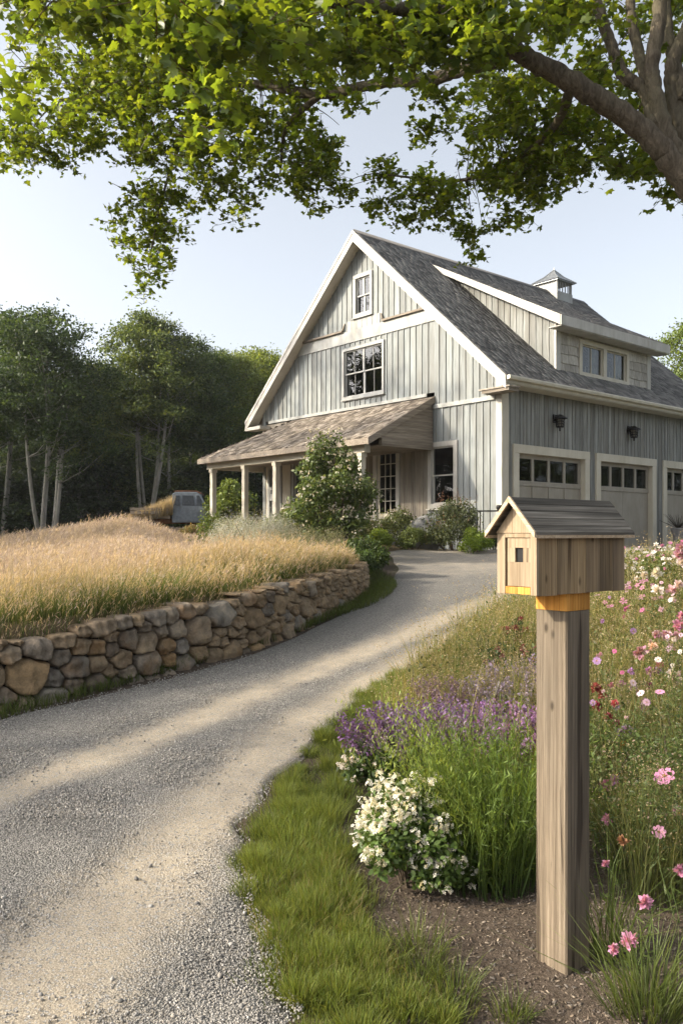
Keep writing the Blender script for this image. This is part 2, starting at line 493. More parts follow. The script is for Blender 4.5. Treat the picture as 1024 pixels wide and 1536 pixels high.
def grow(a, b, step0, r, end):
    out = [b]; s = step0
    while abs(out[-1] - b) < end:
        out.append(out[-1] + s); s *= r
    return out[1:]
xs = np.concatenate([[-q for q in grow(0, 8, .12, 1.13, 500)][::-1], np.arange(-8, 8.01, .1), grow(0, 8, .12, 1.13, 500)])
ys = np.concatenate([[1 - (q - 1) for q in grow(0, 1, .12, 1.2, 60)][::-1], np.arange(1, 22.01, .1), grow(0, 22, .12, 1.1, 650)])
X, Y = np.meshgrid(xs, ys)
Z = terr(X, Y)
nx, ny = len(xs), len(ys)
idx = np.arange(nx * ny).reshape(ny, nx)
Fq = np.stack([idx[:-1, :-1], idx[:-1, 1:], idx[1:, 1:], idx[1:, :-1]], -1).reshape(-1, 4)
dB = sdist(X, Y, BOUND)
cM = np.array([.115, .092, .072]); cF = np.array([.20, .155, .085]); cW = np.array([.035, .034, .018]); cG = np.array([.075, .085, .03])
fm = np.clip(dB / .4 + .2, 0, 1)[..., None]
colg = cM * (1 - fm) + cF * fm
wm = np.clip((np.hypot(X, Y) - 31) / 6, 0, 1)[..., None]
colg = colg * (1 - wm) + cW * wm
rm = (np.clip((Y - 5.5) / 1.5, 0, 1) * np.clip((X - .8) / .6, 0, 1) * (dB < 0))[..., None]
colg = colg * (1 - rm) + cG * rm
tag(np_obj('ground', np.stack([X, Y, Z], -1).reshape(-1, 3), Fq, M['ground'], col=colg.reshape(-1, 3), smooth=True), kind='structure')

# ------------------------------------------------------------------ driveway
LR = [((-7.6, -2.5), (-.6, -2.5)), ((-7.2, .8), (-.3, .8)), ((-5.8, 3.2), (-.2, 2.2)), ((-4.3, 4.85), (-.16, 2.9)), ((-3.4, 5.7), (-.4, 3.8)), ((-2.6, 6.55), (-.5, 4.7)), ((-1.62, 7.62), (-.1, 6.1)),
      ((-.8, 8.8), (.5, 7.6)), ((-.17, 10.3), (1.15, 9.0)), ((.38, 11.9), (2.1, 10.7)), ((.75, 13.5), (3.2, 12.5)), ((.95, 15), (5, 14.2)), ((.9, 16.6), (7.5, 16)), ((1.1, 17.75), (9, 17.5)), ((3.5, 18.62), (11, 19)),
      ((6.6, 21.25), (13, 21.5)), ((11.1, 25.1), (16, 25.5))]
LR = np.array(LR)
def spline(P, n):
    t = np.arange(len(P)); tt = np.linspace(0, len(P) - 1, n)
    i = np.clip(tt.astype(int), 0, len(P) - 2); f = (tt - i)[:, None]
    Pm = np.concatenate([[2 * P[0] - P[1]], P, [2 * P[-1] - P[-2]]])
    a, b, c, d = Pm[i], Pm[i + 1], Pm[i + 2], Pm[i + 3]
    return .5 * (2 * b + (c - a) * f + (2 * a - 5 * b + 4 * c - d) * f ** 2 + (3 * b - a - 3 * c + d) * f ** 3)
Ls = spline(LR[:, 0], 260); Rs = spline(LR[:, 1], 260)
Rs += .05 * np.stack([np.sin(np.arange(260) * .7), np.cos(np.arange(260) * .43)], -1) * .6
cc = np.linspace(0, 1, 71)[None, :, None]
D = Ls[:, None] * (1 - cc) + Rs[:, None] * cc
TR1 = np.array([(-4.6, 1.0), (-3.6, 3.2), (-2.75, 4.2), (-2.03, 4.95), (-1.22, 6.3), (-.38, 7.7), (.65, 9.3), (1.7, 11.2), (2.9, 13.2), (4.4, 15.5)])
TR2 = np.array([(-1.2, .5), (-1.25, 2.2), (-1.05, 3.2), (-.86, 4.2), (-.68, 5.1), (-.28, 6.4), (.3, 7.6), (1.0, 8.9), (1.9, 10.2)])
def sand_at(x, y):
    d1 = np.abs(sdist(x, y, TR1)); d2 = np.abs(sdist(x, y, TR2))
    w2 = np.interp(y, [2, 4, 7], [.62, .40, .26])
    s = np.maximum(np.clip(1.25 - d1 / .27, 0, 1), np.clip(1.3 - d2 / w2, 0, 1))
    return np.maximum(s, .6 * np.clip((y - 12.5) / 3, 0, 1))
# worn wheel lines lie a little lower than the loose gravel between them
sd = sand_at(D[..., 0], D[..., 1])
Zd = terr(D[..., 0], D[..., 1]) + .030 - .012 * sd + .006 * np.sin(D[..., 0] * 5.1) * np.sin(D[..., 1] * 4.3) - .05 * np.clip(1 - cc[..., 0] / .03, 0, 1) - .05 * np.clip(1 - (1 - cc[..., 0]) / .03, 0, 1)
idd = np.arange(260 * 71).reshape(260, 71)
o = np_obj('driveway', np.concatenate([D, Zd[..., None]], -1).reshape(-1, 3), np.stack([idd[:-1, :-1], idd[:-1, 1:], idd[1:, 1:], idd[1:, :-1]], -1).reshape(-1, 4), M['drive'], smooth=True)
a_ = o.data.attributes.new('sand', 'FLOAT', 'POINT'); a_.data.foreach_set('value', sd.ravel().astype(np.float32))
tag(o, kind='structure')


# ------------------------------------------------------------------ vector plant helpers
def rot_from(zdir, spin):
    """(n,3,3) frames whose third axis is zdir"""
    z = zdir / np.maximum(np.linalg.norm(zdir, axis=1, keepdims=True), 1e-6)
    ref = np.where(np.abs(z[:, 2:3]) > .9, np.array([[1., 0, 0]]), np.array([[0, 0, 1.]]))
    x = np.cross(ref, z); x /= np.maximum(np.linalg.norm(x, axis=1, keepdims=True), 1e-6)
    y = np.cross(z, x)
    c, s = np.cos(spin)[:, None], np.sin(spin)[:, None]
    return np.stack([x * c + y * s, -x * s + y * c, z], -1)

def scatter(T, Fc, pos, Rm, scale):
    n, k = len(pos), len(T)
    V = np.einsum('nij,kj->nki', Rm, T) * np.asarray(scale).reshape(n, 1, 1) + pos[:, None]
    fi = (Fc[None] + (np.arange(n) * k)[:, None, None]).reshape(-1, Fc.shape[1])
    return V.reshape(-1, 3), fi

class Acc:
    """gathers leaf, blade and petal arrays into one mesh"""
    def __init__(s): s.V, s.F, s.C, s.n = [], [], [], 0
    def add(s, V, Fi, C):
        s.V.append(V); s.F.append(Fi + s.n); s.C.append(np.clip(C, 0, 1)); s.n += len(V)
    def put(s, T, Fc, pos, Rm, scale, col):
        V, Fi = scatter(T, Fc, pos, Rm, scale)
        s.add(V, Fi, np.repeat(col, len(T), 0) if len(col) == len(pos) else col)
    def obj(s, name, mat, parent=None, smooth=False):
        V = np.concatenate(s.V); C = np.concatenate(s.C)
        by = {}
        for f in s.F: by.setdefault(f.shape[1], []).append(f)
        return np_obj(name, V, [np.concatenate(q) for q in by.values()], mat, parent, col=C, smooth=smooth)

def fan(outline, centre, fold=0.0):
    P = [(centre[0], centre[1], 0.0)] + [(x, y, -fold * abs(x) - fold * .5 * max(0, y - .5)) for x, y in outline]
    n = len(outline)
    return np.array(P, float), np.array([(0, 1 + i, 1 + (i + 1) % n) for i in range(n)])

_half = [(-90, .14), (-48, .50), (-14, .80), (10, .60), (24, .78), (42, 1.0), (60, .66), (76, .84), (90, 1.12)]
_out = [(r * math.cos(R(a)), r * math.sin(R(a)) + .1) for a, r in _half]
_out += [(-x, y) for x, y in _out[-2:0:-1]]
MAPLE = fan(_out, (0, .15), .28)
_h2 = [(-90, .14), (-15, .76), (12, .60), (42, .95), (62, .66), (90, 1.06)]
_o2 = [(r * math.cos(R(a)), r * math.sin(R(a)) + .1) for a, r in _h2]
_o2 += [(-x, y) for x, y in _o2[-2:0:-1]]
MAPLE_S = fan(_o2, (0, .15), .25)
OVAL = (np.array([(0, 0, 0), (.3, .35, -.06), (.22, .75, -.05), (0, 1.05, -.12), (-.22, .75, -.05), (-.3, .35, -.06)]), np.array([(0, 1, 2), (0, 2, 3), (0, 3, 4), (0, 4, 5)]))
DIAM = (np.array([(0, 0, 0), (.32, .5, -.08), (0, 1.05, 0), (-.32, .5, -.08)]), np.array([(0, 1, 2, 3)]))
NARROW = (np.array([(0, 0, 0), (.09, .5, -.03), (0, 1.05, 0), (-.09, .5, -.03)]), np.array([(0, 1, 2, 3)]))

def rnd_dirs(n, up=0.0, sd=1.0):
    d = RNG.normal(0, sd, (n, 3)); d[:, 2] += up
    return d / np.linalg.norm(d, axis=1, keepdims=True)

def pick(pal, n, jit=.18):
    pal = np.array(pal)
    a = pal[RNG.integers(0, len(pal), n)]; b = pal[RNG.integers(0, len(pal), n)]
    t = RNG.random((n, 1))
    return (a * t + b * (1 - t)) * (1 + RNG.normal(0, jit, (n, 1))).clip(.4, 1.9)

def blades(acc, x, y, z, h, w, lean, az, c0, c1, mid=.5, curl=1.0):
    """n grass blades: base point, height, half width, lean, azimuth, base and tip colours"""
    n = len(x)
    dx, dy = np.cos(az), np.sin(az)
    px, py = -dy, dx
    yaw = RNG.random(n) * 6.283
    px, py = np.cos(yaw), np.sin(yaw)
    P = np.zeros((n, 5, 3))
    for i, (t, ww) in enumerate(((0, -1), (0, 1), (.5, -.85), (.5, .85), (1, 0))):
        b = lean * (t ** 1.7) * curl
        zz = h * t * (1 - .25 * lean / np.maximum(h, .01) * t).clip(.35, 1)
        P[:, i, 0] = x + dx * b + px * w * ww
        P[:, i, 1] = y + dy * b + py * w * ww
        P[:, i, 2] = z + zz
    tri = np.array([(0, 1, 3), (0, 3, 2), (2, 3, 4)])
    fi = (tri[None] + (np.arange(n) * 5)[:, None, None]).reshape(-1, 3)
    cm = c0 * (1 - mid) + c1 * mid
    C = np.stack([c0, c0, cm, cm, c1], 1).reshape(-1, 3)
    acc.add(P.reshape(-1, 3), fi, C)
    return P[:, 4]

def tubes_np(acc, A, B, ra, rb, col):
    """n thin three sided twigs from A to B"""
    n = len(A)
    d = B - A; Rm = rot_from(d, RNG.random(n) * 6)
    P = np.zeros((n, 6, 3))
    for k in range(3):
        a = 2.094 * k
        o_ = Rm[:, :, 0] * math.cos(a) + Rm[:, :, 1] * math.sin(a)
        P[:, k] = A + o_ * np.reshape(ra, (-1, 1)); P[:, 3 + k] = B + o_ * np.reshape(rb, (-1, 1))
    q = np.array([(0, 1, 4, 3), (1, 2, 5, 4), (2, 0, 3, 5)])
    fi = (q[None] + (np.arange(n) * 6)[:, None, None]).reshape(-1, 4)
    acc.add(P.reshape(-1, 3), fi, np.repeat(np.broadcast_to(col, (n, 3)), 6, 0))

# ------------------------------------------------------------------ stone wall
def cell_clip(poly, a, b, f=.5):
    """keep the part of poly on a's side of the line between a and b"""
    mx, my = a[0] + (b[0] - a[0]) * f, a[1] + (b[1] - a[1]) * f; nx_, ny_ = b[0] - a[0], b[1] - a[1]
    out = []
    for i in range(len(poly)):
        p, q = poly[i], poly[(i + 1) % len(poly)]
        dp = (p[0] - mx) * nx_ + (p[1] - my) * ny_; dq = (q[0] - mx) * nx_ + (q[1] - my) * ny_
        if dp <= 0: out.append(p)
        if dp * dq < 0:
            t = dp / (dp - dq); out.append((p[0] + (q[0] - p[0]) * t, p[1] + (q[1] - p[1]) * t))
    return out

WP = spline(np.array([(-5.6, 4.0), (-4.3, 5.25), (-3.5, 6.05), (-2.79, 6.72), (-2.22, 7.25), (-1.62, 7.95), (-.84, 9.1), (-.22, 10.6), (.2, 11.9), (.36, 12.9), (.26, 13.7), (-.1, 14.3), (-.6, 14.7)]), 600)
_sl = np.concatenate([[0], np.cumsum(np.hypot(*np.diff(WP, axis=0).T))])
WL = _sl[-1]
def wpos(s):
    x = np.interp(s, _sl, WP[:, 0]); y = np.interp(s, _sl, WP[:, 1])
    x2 = np.interp(s + .05, _sl, WP[:, 0]); y2 = np.interp(s + .05, _sl, WP[:, 1]); x1 = np.interp(s - .05, _sl, WP[:, 0]); y1 = np.interp(s - .05, _sl, WP[:, 1])
    t = np.array([x2 - x1, y2 - y1]); t /= np.linalg.norm(t)
    return np.array([x, y]), t, np.array([t[1], -t[0]])      # point, along, outward (towards the drive)
def wtop(y): return np.interp(y, [4, 5.3, 6.8, 7.25, 7.9, 9.1, 10.7, 12.3, 14, 15], [.72, .74, .785, .85, .945, 1.045, 1.12, 1.18, 1.22, 1.23])

wall = empty('stone_wall', (-1.62, 7.95, tz(-1.5, 7.8)))
tag(wall, 'dry stone wall of brown and grey fieldstones curving along the gravel drive', 'stone wall')
wroot = Vector(wall.location)
hmax = .70
seeds = []
rs = random.Random(5)
tries = 0
while tries < 6000:
    tries += 1
    s = rs.uniform(0, WL); y_ = np.interp(s, _sl, WP[:, 1])
    big = np.interp(s, [0, WL * .45, WL * .65, WL], [.24, .20, .145, .125])
    z = rs.uniform(-.05, hmax)
    rad = big * rs.choice((.5, .62, .75, .9, 1.05, 1.2)) * rs.uniform(.92, 1.08) * (1.0 if z < .48 else .85)
    if all(((s - a) / 1.22) ** 2 + ((z - b) * 1.08) ** 2 > ((rad + c) * .5) ** 2 * 1.18 for a, b, c in seeds):
        seeds.append((s, z, rad))
# cells are cut in a space where stones are a little wider than high
stones = []
for i, (s, z, rad) in enumerate(seeds):
    y_ = np.interp(s, _sl, WP[:, 1])
    p0 = wpos(s)[0]
    ht = float(wtop(y_)) - tz(p0[0] + .12, p0[1] - .12)
    sx = 1 / 1.22
    top = ht * (1 + .0 * rs.random()) + rs.uniform(-.05, .025)
    poly = [((s - .6) * sx, -.14), ((s + .6) * sx, -.14), ((s + .6) * sx, top), ((s - .6) * sx, top)]
    me_ = (s * sx, z * ht / .66)
    for j, (s2, z2, r2) in enumerate(seeds):
        if j != i and abs(s2 - s) < 1.2: poly = cell_clip(poly, me_, (s2 * sx, z2 * ht / .66), rad / (rad + r2)) or poly
        if len(poly) < 3: break
    if len(poly) < 3: continue
    poly = [(a / sx, b) for a, b in poly]
    ar = .5 * abs(sum(poly[k][0] * poly[(k + 1) % len(poly)][1] - poly[(k + 1) % len(poly)][0] * poly[k][1] for k in range(len(poly))))
    if ar > .0035: stones.append((ar, s, poly))

def stone_mesh(s0, poly, seed, name):
    rr = random.Random(seed)
    cx = sum(p[0] for p in poly) / len(poly); cy = sum(p[1] for p in poly) / len(poly)
    # round the outline: resample by angle
    N = 30; out = []
    for k in range(N):
        a = 2 * math.pi * k / N; dx, dy = math.cos(a), math.sin(a); best = 9
        for i in range(len(poly)):
            (x1, y1), (x2, y2) = poly[i], poly[(i + 1) % len(poly)]
            ex, ey = x2 - x1, y2 - y1; den = dx * ey - dy * ex
            if abs(den) < 1e-9: continue
            t = ((x1 - cx) * ey - (y1 - cy) * ex) / den; u = ((x1 - cx) * dy - (y1 - cy) * dx) / den
            if t > 0 and -1e-6 <= u <= 1 + 1e-6: best = min(best, t)
        out.append(best)
    sm = [(.13 * out[k - 1] + .74 * out[k] + .13 * out[(k + 1) % N]) for k in range(N)]
    size = sum(sm) / N
    shrink = max(.85, 1 - .004 / size)
    front = .05 + min(.10, size * .42) * rr.uniform(.6, 1.15)
    tx, tzt = rr.uniform(-.18, .18), rr.uniform(-.05, .22)
    rings = [(.90, -.22, 0), (.97, -.08, 0), (1.0, front * .15, 0), (.985, front * .5, 1), (.945, front * .8, 1), (.87, front * .96, 1), (.7, front * 1.02, 1), (.5, front * 1.03, 1), (.25, front * 1.04, 1)]
    chips = [(rr.uniform(0, 6.28), rr.uniform(.3, .95), rr.uniform(.35, .8)) for _ in range(rr.choice((2, 3, 3, 4)))]
    ph = [rr.uniform(0, 6.28) for _ in range(6)]
    mb = MB(); ids = []
    def P(a, q, d):
        dx, dy = math.cos(a) * q, math.sin(a) * q
        n_ = 1 + .02 * math.sin(3 * a + ph[0]) * (d > 0) + .025 * math.sin(7 * a + ph[1]) + .015 * math.sin(11 * a + ph[4])
        s = s0x + cx - s0x + dx * shrink * n_; z = cy + dy * shrink * n_
        d2 = d + (dx * tx - dy * tzt) * (d > .02) + .012 * math.sin(17 * dx / max(size, .05) * .4 + ph[2]) * (d > .03) + .01 * math.sin(11 * dy / max(size, .05) * .5 + ph[3]) * (d > .03)
        if d > .01:
            for ca, cm, co_ in chips:                      # broken planes across the corners
                e = (dx * math.cos(ca) + dy * math.sin(ca)) / max(size, .05) - co_
                if e > 0: d2 -= e * cm * min(size, .16) * .75
            d2 = max(d2, .0)
        p, t, o_ = wpos(s)
        b = tz(p[0] + o_[0] * .15, p[1] + o_[1] * .15)
        lean = -.10 * max(z, 0)
        q3 = p + o_ * (d2 + lean)
        return (q3[0] - wroot.x, q3[1] - wroot.y, b + z - wroot.z)
    s0x = s0
    for q, d, _ in rings:
        ids.append([mb.vert(P(2 * math.pi * k / N, sm[k] * q, d)) for k in range(N)])
    for i in range(len(rings) - 1):
        for k in range(N):
            j = (k + 1) % N
            mb.f.append([ids[i][k], ids[i][j], ids[i + 1][j], ids[i + 1][k]]); mb.m.append(0); mb.r.append(.5)
    c = mb.vert(P(0, 0, rings[-1][1]))
    for k in range(N): mb.f.append([ids[-1][k], ids[-1][(k + 1) % N], c]); mb.m.append(0); mb.r.append(.5)
    mb.f.append(ids[0][::-1]); mb.m.append(0); mb.r.append(.5)
    return mb.build(name, M['stone'], wall, smooth=True)

def stone_view(st):
    """apparent size, to make the largest ones single parts"""
    y_ = np.interp(st[1], _sl, WP[:, 1]); x_ = np.interp(st[1], _sl, WP[:, 0])
    return st[0] / y_ ** 2 * (1 if -.46 < x_ / y_ < .5 else .05)
stones.sort(key=stone_view, reverse=True)
for i, (ar, s, poly) in enumerate(stones[:98]): stone_mesh(s, poly, i, 'stone')
rest = []
for i, (ar, s, poly) in enumerate(stones[98:]):
    rest.append(stone_mesh(s, poly, 1000 + i, 'small_stones'))
if rest:
    bmr = bmesh.new()
    for o in rest: bmr.from_mesh(o.data)
    me = rest[0].data
    bmr.to_mesh(me); bmr.free()
    for o in rest[1:]:
        d_ = o.data; bpy.data.objects.remove(o); bpy.data.meshes.remove(d_)
    rest[0]['kind'] = 'stuff'
# packed earth and rubble behind the faces
mb = MB()
cs = []
for s in np.linspace(0, WL, 120):
    p, t, o_ = wpos(s); b = tz(p[0] + o_[0] * .15, p[1] + o_[1] * .15); tp = float(wtop(p[1])) - .06
    ring_ = []
    for d, z in ((-.02, b - .2), (-.07, tp - .05), (-.42, tp), (-.42, b - .2)):
        ring_.append(mb.vert((p[0] + o_[0] * d - wroot.x, p[1] + o_[1] * d - wroot.y, z - wroot.z)))
    cs.append(ring_)
for a, b in zip(cs[:-1], cs[1:]):
    for k in range(4):
        j = (k + 1) % 4; mb.f.append([a[k], a[j], b[j], b[k]]); mb.m.append(0); mb.r.append(.5)
mb.build('rubble_core', m_plain('dark_rubble', (.035, .029, .022), .95, 0, .6), wall)

# ------------------------------------------------------------------ barn house
KX, KY, KZ, KA = 3.61, 18.8, 1.30, R(40.4)
house = empty('barn_house', (KX, KY, KZ), KA)
tag(house, 'grey board clad barn house with steep dark shingle roof, dormer and porch', 'house')
GW, GL = 9.3, 10.0                                       # gable width, garage wall length
SL = .9                                                  # roof slope
EZ = 4.21                                                # roof surface above the garage wall
RY = GW / 2
def roofz(y): return EZ + SL * (RY - abs(y - RY))
TG = lambda a, b, d: (-d, a, b)                          # gable face: along, up, out
TS = lambda a, b, d: (a, -d, b)                          # garage face

def board_wall(name, T, a0, a1, zb, ztop, openings, bw, mat, parent, batten=.013, proud=.024, jitter=.0, seed=3):
    rr = random.Random(seed)
    joints = [a0]
    while joints[-1] + bw * 1.3 < a1: joints.append(joints[-1] + bw * rr.uniform(1 - jitter, 1 + jitter))
    joints.append(a1)
    mb = MB(T)
    for i in range(len(joints) - 1):
        l, r = joints[i], joints[i + 1]
        cuts = sorted({l, r} | {q for o in openings for q in o[:2] if l < q < r} | ({RY} if l < RY < r else set()))
        val = rr.random()
        dep = rr.uniform(0, .004)
        for p, q in zip(cuts[:-1], cuts[1:]):
            mid = (p + q) / 2
            segs = [(zb, None)]
            for oa, ob, oc, od in sorted([o for o in openings if o[0] < mid < o[1]], key=lambda o: o[2]):
                b_, _ = segs.pop(); 
                if oc > b_: segs.append((b_, oc))
                segs.append((od, None))
            for b_, t_ in segs:
                tp = ztop(p) if t_ is None else t_; tq = ztop(q) if t_ is None else t_
                if min(tp, tq) <= b_ + .01 and max(tp, tq) <= b_ + .01: continue
                mb.face([(p, b_, dep), (q, b_, dep), (q, max(tq, b_), dep), (p, max(tp, b_), dep)], 0, val)
    for j in joints[1:-1]:
        segs = [(zb, None)]
        for oa, ob, oc, od in sorted([o for o in openings if o[0] - .1 < j < o[1] + .1], key=lambda o: o[2]):
            b_, _ = segs.pop()
            if oc - .1 > b_: segs.append((b_, oc - .1))
            segs.append((od + .1, None))
        val = rr.random()
        for b_, t_ in segs:
            tl = ztop(j - batten) if t_ is None else t_; tr_ = ztop(j + batten) if t_ is None else t_
            if min(tl, tr_) < b_ + .05: continue
            mb.hexa([(j - batten, b_, .004), (j + batten, b_, .004), (j + batten, b_, proud), (j - batten, b_, proud),
                     (j - batten, tl, .004), (j + batten, tr_, .004), (j + batten, tr_, proud), (j - batten, tl, proud)], 0, val)
    return mb.build(name, mat, parent)

def window(name, T, a0, a1, z0, z1, parent, trim=.10, cols=2, double=False, lights=(2, 1), mat='white', curtain=None, deep=True, sill=True, label=None):
    """outer trim rectangle; sashes and panes are set back in the opening"""
    mb = MB(T)
    mb.ring(a0, a1, z0, z1, trim, -.10, .045, 0)
    if sill: mb.box(a0 - .03, a1 + .03, z0 - .035, z0 - .002, .0, .075)
    w = mb.build(name, M[mat], parent, bevel=.006)
    if label: w['label'] = label
    ia0, ia1, iz0, iz1 = a0 + trim, a1 - trim, z0 + trim, z1 - trim
    wd = (ia1 - ia0) / cols
    fr = MB(T); gl = MB(T)
    for c in range(cols):
        p, q = ia0 + c * wd + .002, ia0 + (c + 1) * wd - .002
        spans = [(iz0, (iz0 + iz1) / 2 + .02, -.055), ((iz0 + iz1) / 2 - .02, iz1, -.025)] if double else [(iz0, iz1, -.035)]
        for b, t, d in spans:
            fr.ring(p, q, b, t, .034, d - .018, d + .018, 0)
            nx_, nz = lights
            for k in range(1, nx_):
                xx = p + .042 + (q - p - .084) * k / nx_
                fr.box(xx - .006, xx + .006, b + .042, t - .042, d - .012, d + .012)
            for k in range(1, nz):
                zz = b + .042 + (t - b - .084) * k / nz
                fr.box(p + .042, q - .042, zz - .006, zz + .006, d - .010, d + .010)
            gl.face([(p + .03, b + .03, d), (q - .03, b + .03, d), (q - .03, t - .03, d), (p + .03, t - .03, d)])
    fr.build('sash', M[mat], w)
    gl.build('pane', M['glass'], w)
    bk = MB(T)
    bk.box(a0 + .02, a1 - .02, z0 + .02, z1 - .02, -1.0, -.99)
    bk.box(a0 + .01, a0 + .02, z0 + .02, z1 - .02, -.99, -.11); bk.box(a1 - .02, a1 - .01, z0 + .02, z1 - .02, -.99, -.11)
    bk.box(a0 + .02, a1 - .02, z1 - .02, z1 - .01, -.99, -.11); bk.box(a0 + .02, a1 - .02, z0 + .01, z0 + .02, -.99, -.11)
    bk.build('unlit_room_box', M['dark'], w)  # near-black box added behind the glass, its colour stands for the unlit room
    if curtain:
        for p, q in curtain:
            cu = MB(T)
            n_ = 12; pa, qa = ia0 + (ia1 - ia0) * p, ia0 + (ia1 - ia0) * q
            for k in range(n_):
                x1, x2 = pa + (qa - pa) * k / n_, pa + (qa - pa) * (k + 1) / n_
                d1, d2 = -.14 + .025 * math.sin(k * 2.2), -.14 + .025 * math.sin((k + 1) * 2.2)
                cu.face([(x1, iz0, d1), (x2, iz0, d2), (x2, iz1, d2), (x1, iz1, d1)])
            cu.build('curtain', M['curtain'], w, merge=True)
    return w

ZO = .35                                                 # eye height above the garage floor
W_ATT = (4.28, 5.04, 5.83 + ZO, 6.98 + ZO)
W_MAIN = (3.83, 5.50, 3.66 + ZO, 5.06 + ZO)
W_LOW = (1.30, 2.26, .60 + ZO, 2.22 + ZO)
D_FR = (3.26, 4.24, .30 + ZO, 2.32 + ZO)
D_SIDE = (8.32, 9.02, .30 + ZO, 2.05 + ZO)
W_PORCH = (6.9, 7.8, .95 + ZO, 2.15 + ZO)
ins = lambda o, m=.05: (o[0] + m, o[1] - m, o[2] + m, o[3] - m)
PT = 3.36 + ZO                                            # top of the porch roof on the wall
BELLY = 3.05 + ZO
# gable wall: the open right field, the boards under the porch, the boards above
gable_low = board_wall('gable_siding', TG, .14, 2.30, -.6, lambda a: BELLY, [ins(W_LOW)], .208, M['siding'], house, jitter=.06, seed=4)
board_wall('gable_siding', TG, 2.30, GW - .14, -.6, lambda a: PT - .02, [ins(D_FR), ins(D_SIDE), ins(W_PORCH)], .2, M['porch_boards'], house, batten=.012, proud=.010, jitter=.3, seed=8)['label'] = 'brown weathered boards under the porch roof'
board_wall('gable_siding', TG, .02, 2.06, BELLY + .09, lambda a: min(5.20 + ZO, roofz(a) - .12), [], .208, M['siding'], house, jitter=.05, seed=15)
board_wall('gable_siding', TG, 2.06, GW - .02, PT + .09, lambda a: min(5.20 + ZO, roofz(a) - .12), [ins(W_MAIN)], .208, M['siding'], house, jitter=.05, seed=5)
board_wall('gable_siding', TG, .6, GW - .6, 5.20 + ZO + .33, lambda a: roofz(a) - .12, [ins(W_ATT)], .205, M['siding'], house, jitter=.05, seed=6)
mb = MB(TG)
mb.box(.14, 2.3, BELLY - .01, BELLY + .092, 0, .05)
hb = 5.20 + ZO
def inner(z): return RY - (roofz(RY) - .14 - z) / SL
mb.hexa([(inner(hb) + .0, hb, 0), (GW - inner(hb), hb, 0), (GW - inner(hb), hb, .035), (inner(hb), hb, .035),
         (inner(hb + .32), hb + .32, 0), (GW - inner(hb + .32), hb + .32, 0), (GW - inner(hb + .32), hb + .32, .035), (inner(hb + .32), hb + .32, .035)])
mb.box(4.0, 5.32, hb + .322, W_ATT[2] - .04, .0, .02)
mb.box(2.3, GW - .3, PT + .005, PT + .088, .0, .04)
mb.build('belly_band', M['band'], house, bevel=.004)
for p, q, a in ((inner(hb + .33) + .02, 3.86, 3.93), (5.46, GW - inner(hb + .33) - .02, 5.39)):
    mb = MB(TG); e = .07 if a < 4.6 else -.07
    mb.box(p, q, hb + .325, hb + .375, 0, .10)
    mb.hexa([(a - .02 - e, hb + .376, .02), (a + .02 - e, hb + .376, .02), (a + .02 - e, hb + .376, .08), (a - .02 - e, hb + .376, .08), (a - .015, hb + .56, .02), (a + .015, hb + .56, .02), (a + .015, hb + .56, .045), (a - .015, hb + .56, .045)])
    mb.build('ledge', M['planky'], house)
window('window', TG, *W_ATT, house, trim=.10, cols=2, double=True, lights=(1, 1), curtain=[(.02, .16)], label='small attic window high in the gable')
window('window', TG, *W_MAIN, house, trim=.075, cols=2, double=True, lights=(2, 1), curtain=[(.0, .05), (.95, 1.0)], label='wide double window in the middle of the gable')
window('window', TG, *W_LOW, house, trim=.12, cols=1, double=True, lights=(1, 1), curtain=None, mat='trim', label='tall single window beside the corner of the house')
window('window', TG, *W_PORCH, house, trim=.09, cols=2, lights=(1, 2), label='dark window under the porch roof')
# french door with many panes
mb = MB(TG); mb.ring(*D_FR, .12, -.1, .05, wb=.05)
dr = mb.build('french_door', M['trim'], house, bevel=.005)
fr = MB(TG); gl = MB(TG)
p, q, b, t_ = D_FR[0] + .122, D_FR[1] - .122, D_FR[2] + .055, D_FR[3] - .122
fr.ring(p, q, b, t_, .07, -.06, -.02, 0, wb=.16)
for k in range(1, 3):
    xx = p + .07 + (q - p - .14) * k / 3; fr.box(xx - .011, xx + .011, b + .16, t_ - .07, -.05, -.03)
for k in range(1, 5):
    zz = b + .16 + (t_ - b - .23) * k / 5; fr.box(p + .07, q - .07, zz - .011, zz + .011, -.048, -.032)
gl.face([(p + .05, b + .1, -.04), (q - .05, b + .1, -.04), (q - .05, t_ - .05, -.04), (p + .05, t_ - .05, -.04)])
fr.build('sash', M['trim_shade'], dr, bevel=.003); gl.build('pane', M['glass'], dr)
mb = MB(TG); mb.box(D_FR[0] + .02, D_FR[1] - .02, D_FR[2], D_FR[3] - .02, -1.1, -1.09); mb.box(D_FR[0] + .01, D_FR[0] + .02, D_FR[2], D_FR[3] - .02, -1.09, -.11); mb.box(D_FR[1] - .02, D_FR[1] - .01, D_FR[2], D_FR[3] - .02, -1.09, -.11)
mb.build('unlit_room_box', M['dark'], dr)  # room darkness behind the door comes from the black of this box
mb = MB(TG); mb.tube([(q - .04, b + 1.0, -.02), (q - .04, b + 1.0, .05)], .012); mb.tube([(q - .04, b + 1.0, .045), (q - .14, b + 1.0, .045)], .010); mb.build('handle', M['metal'], dr)
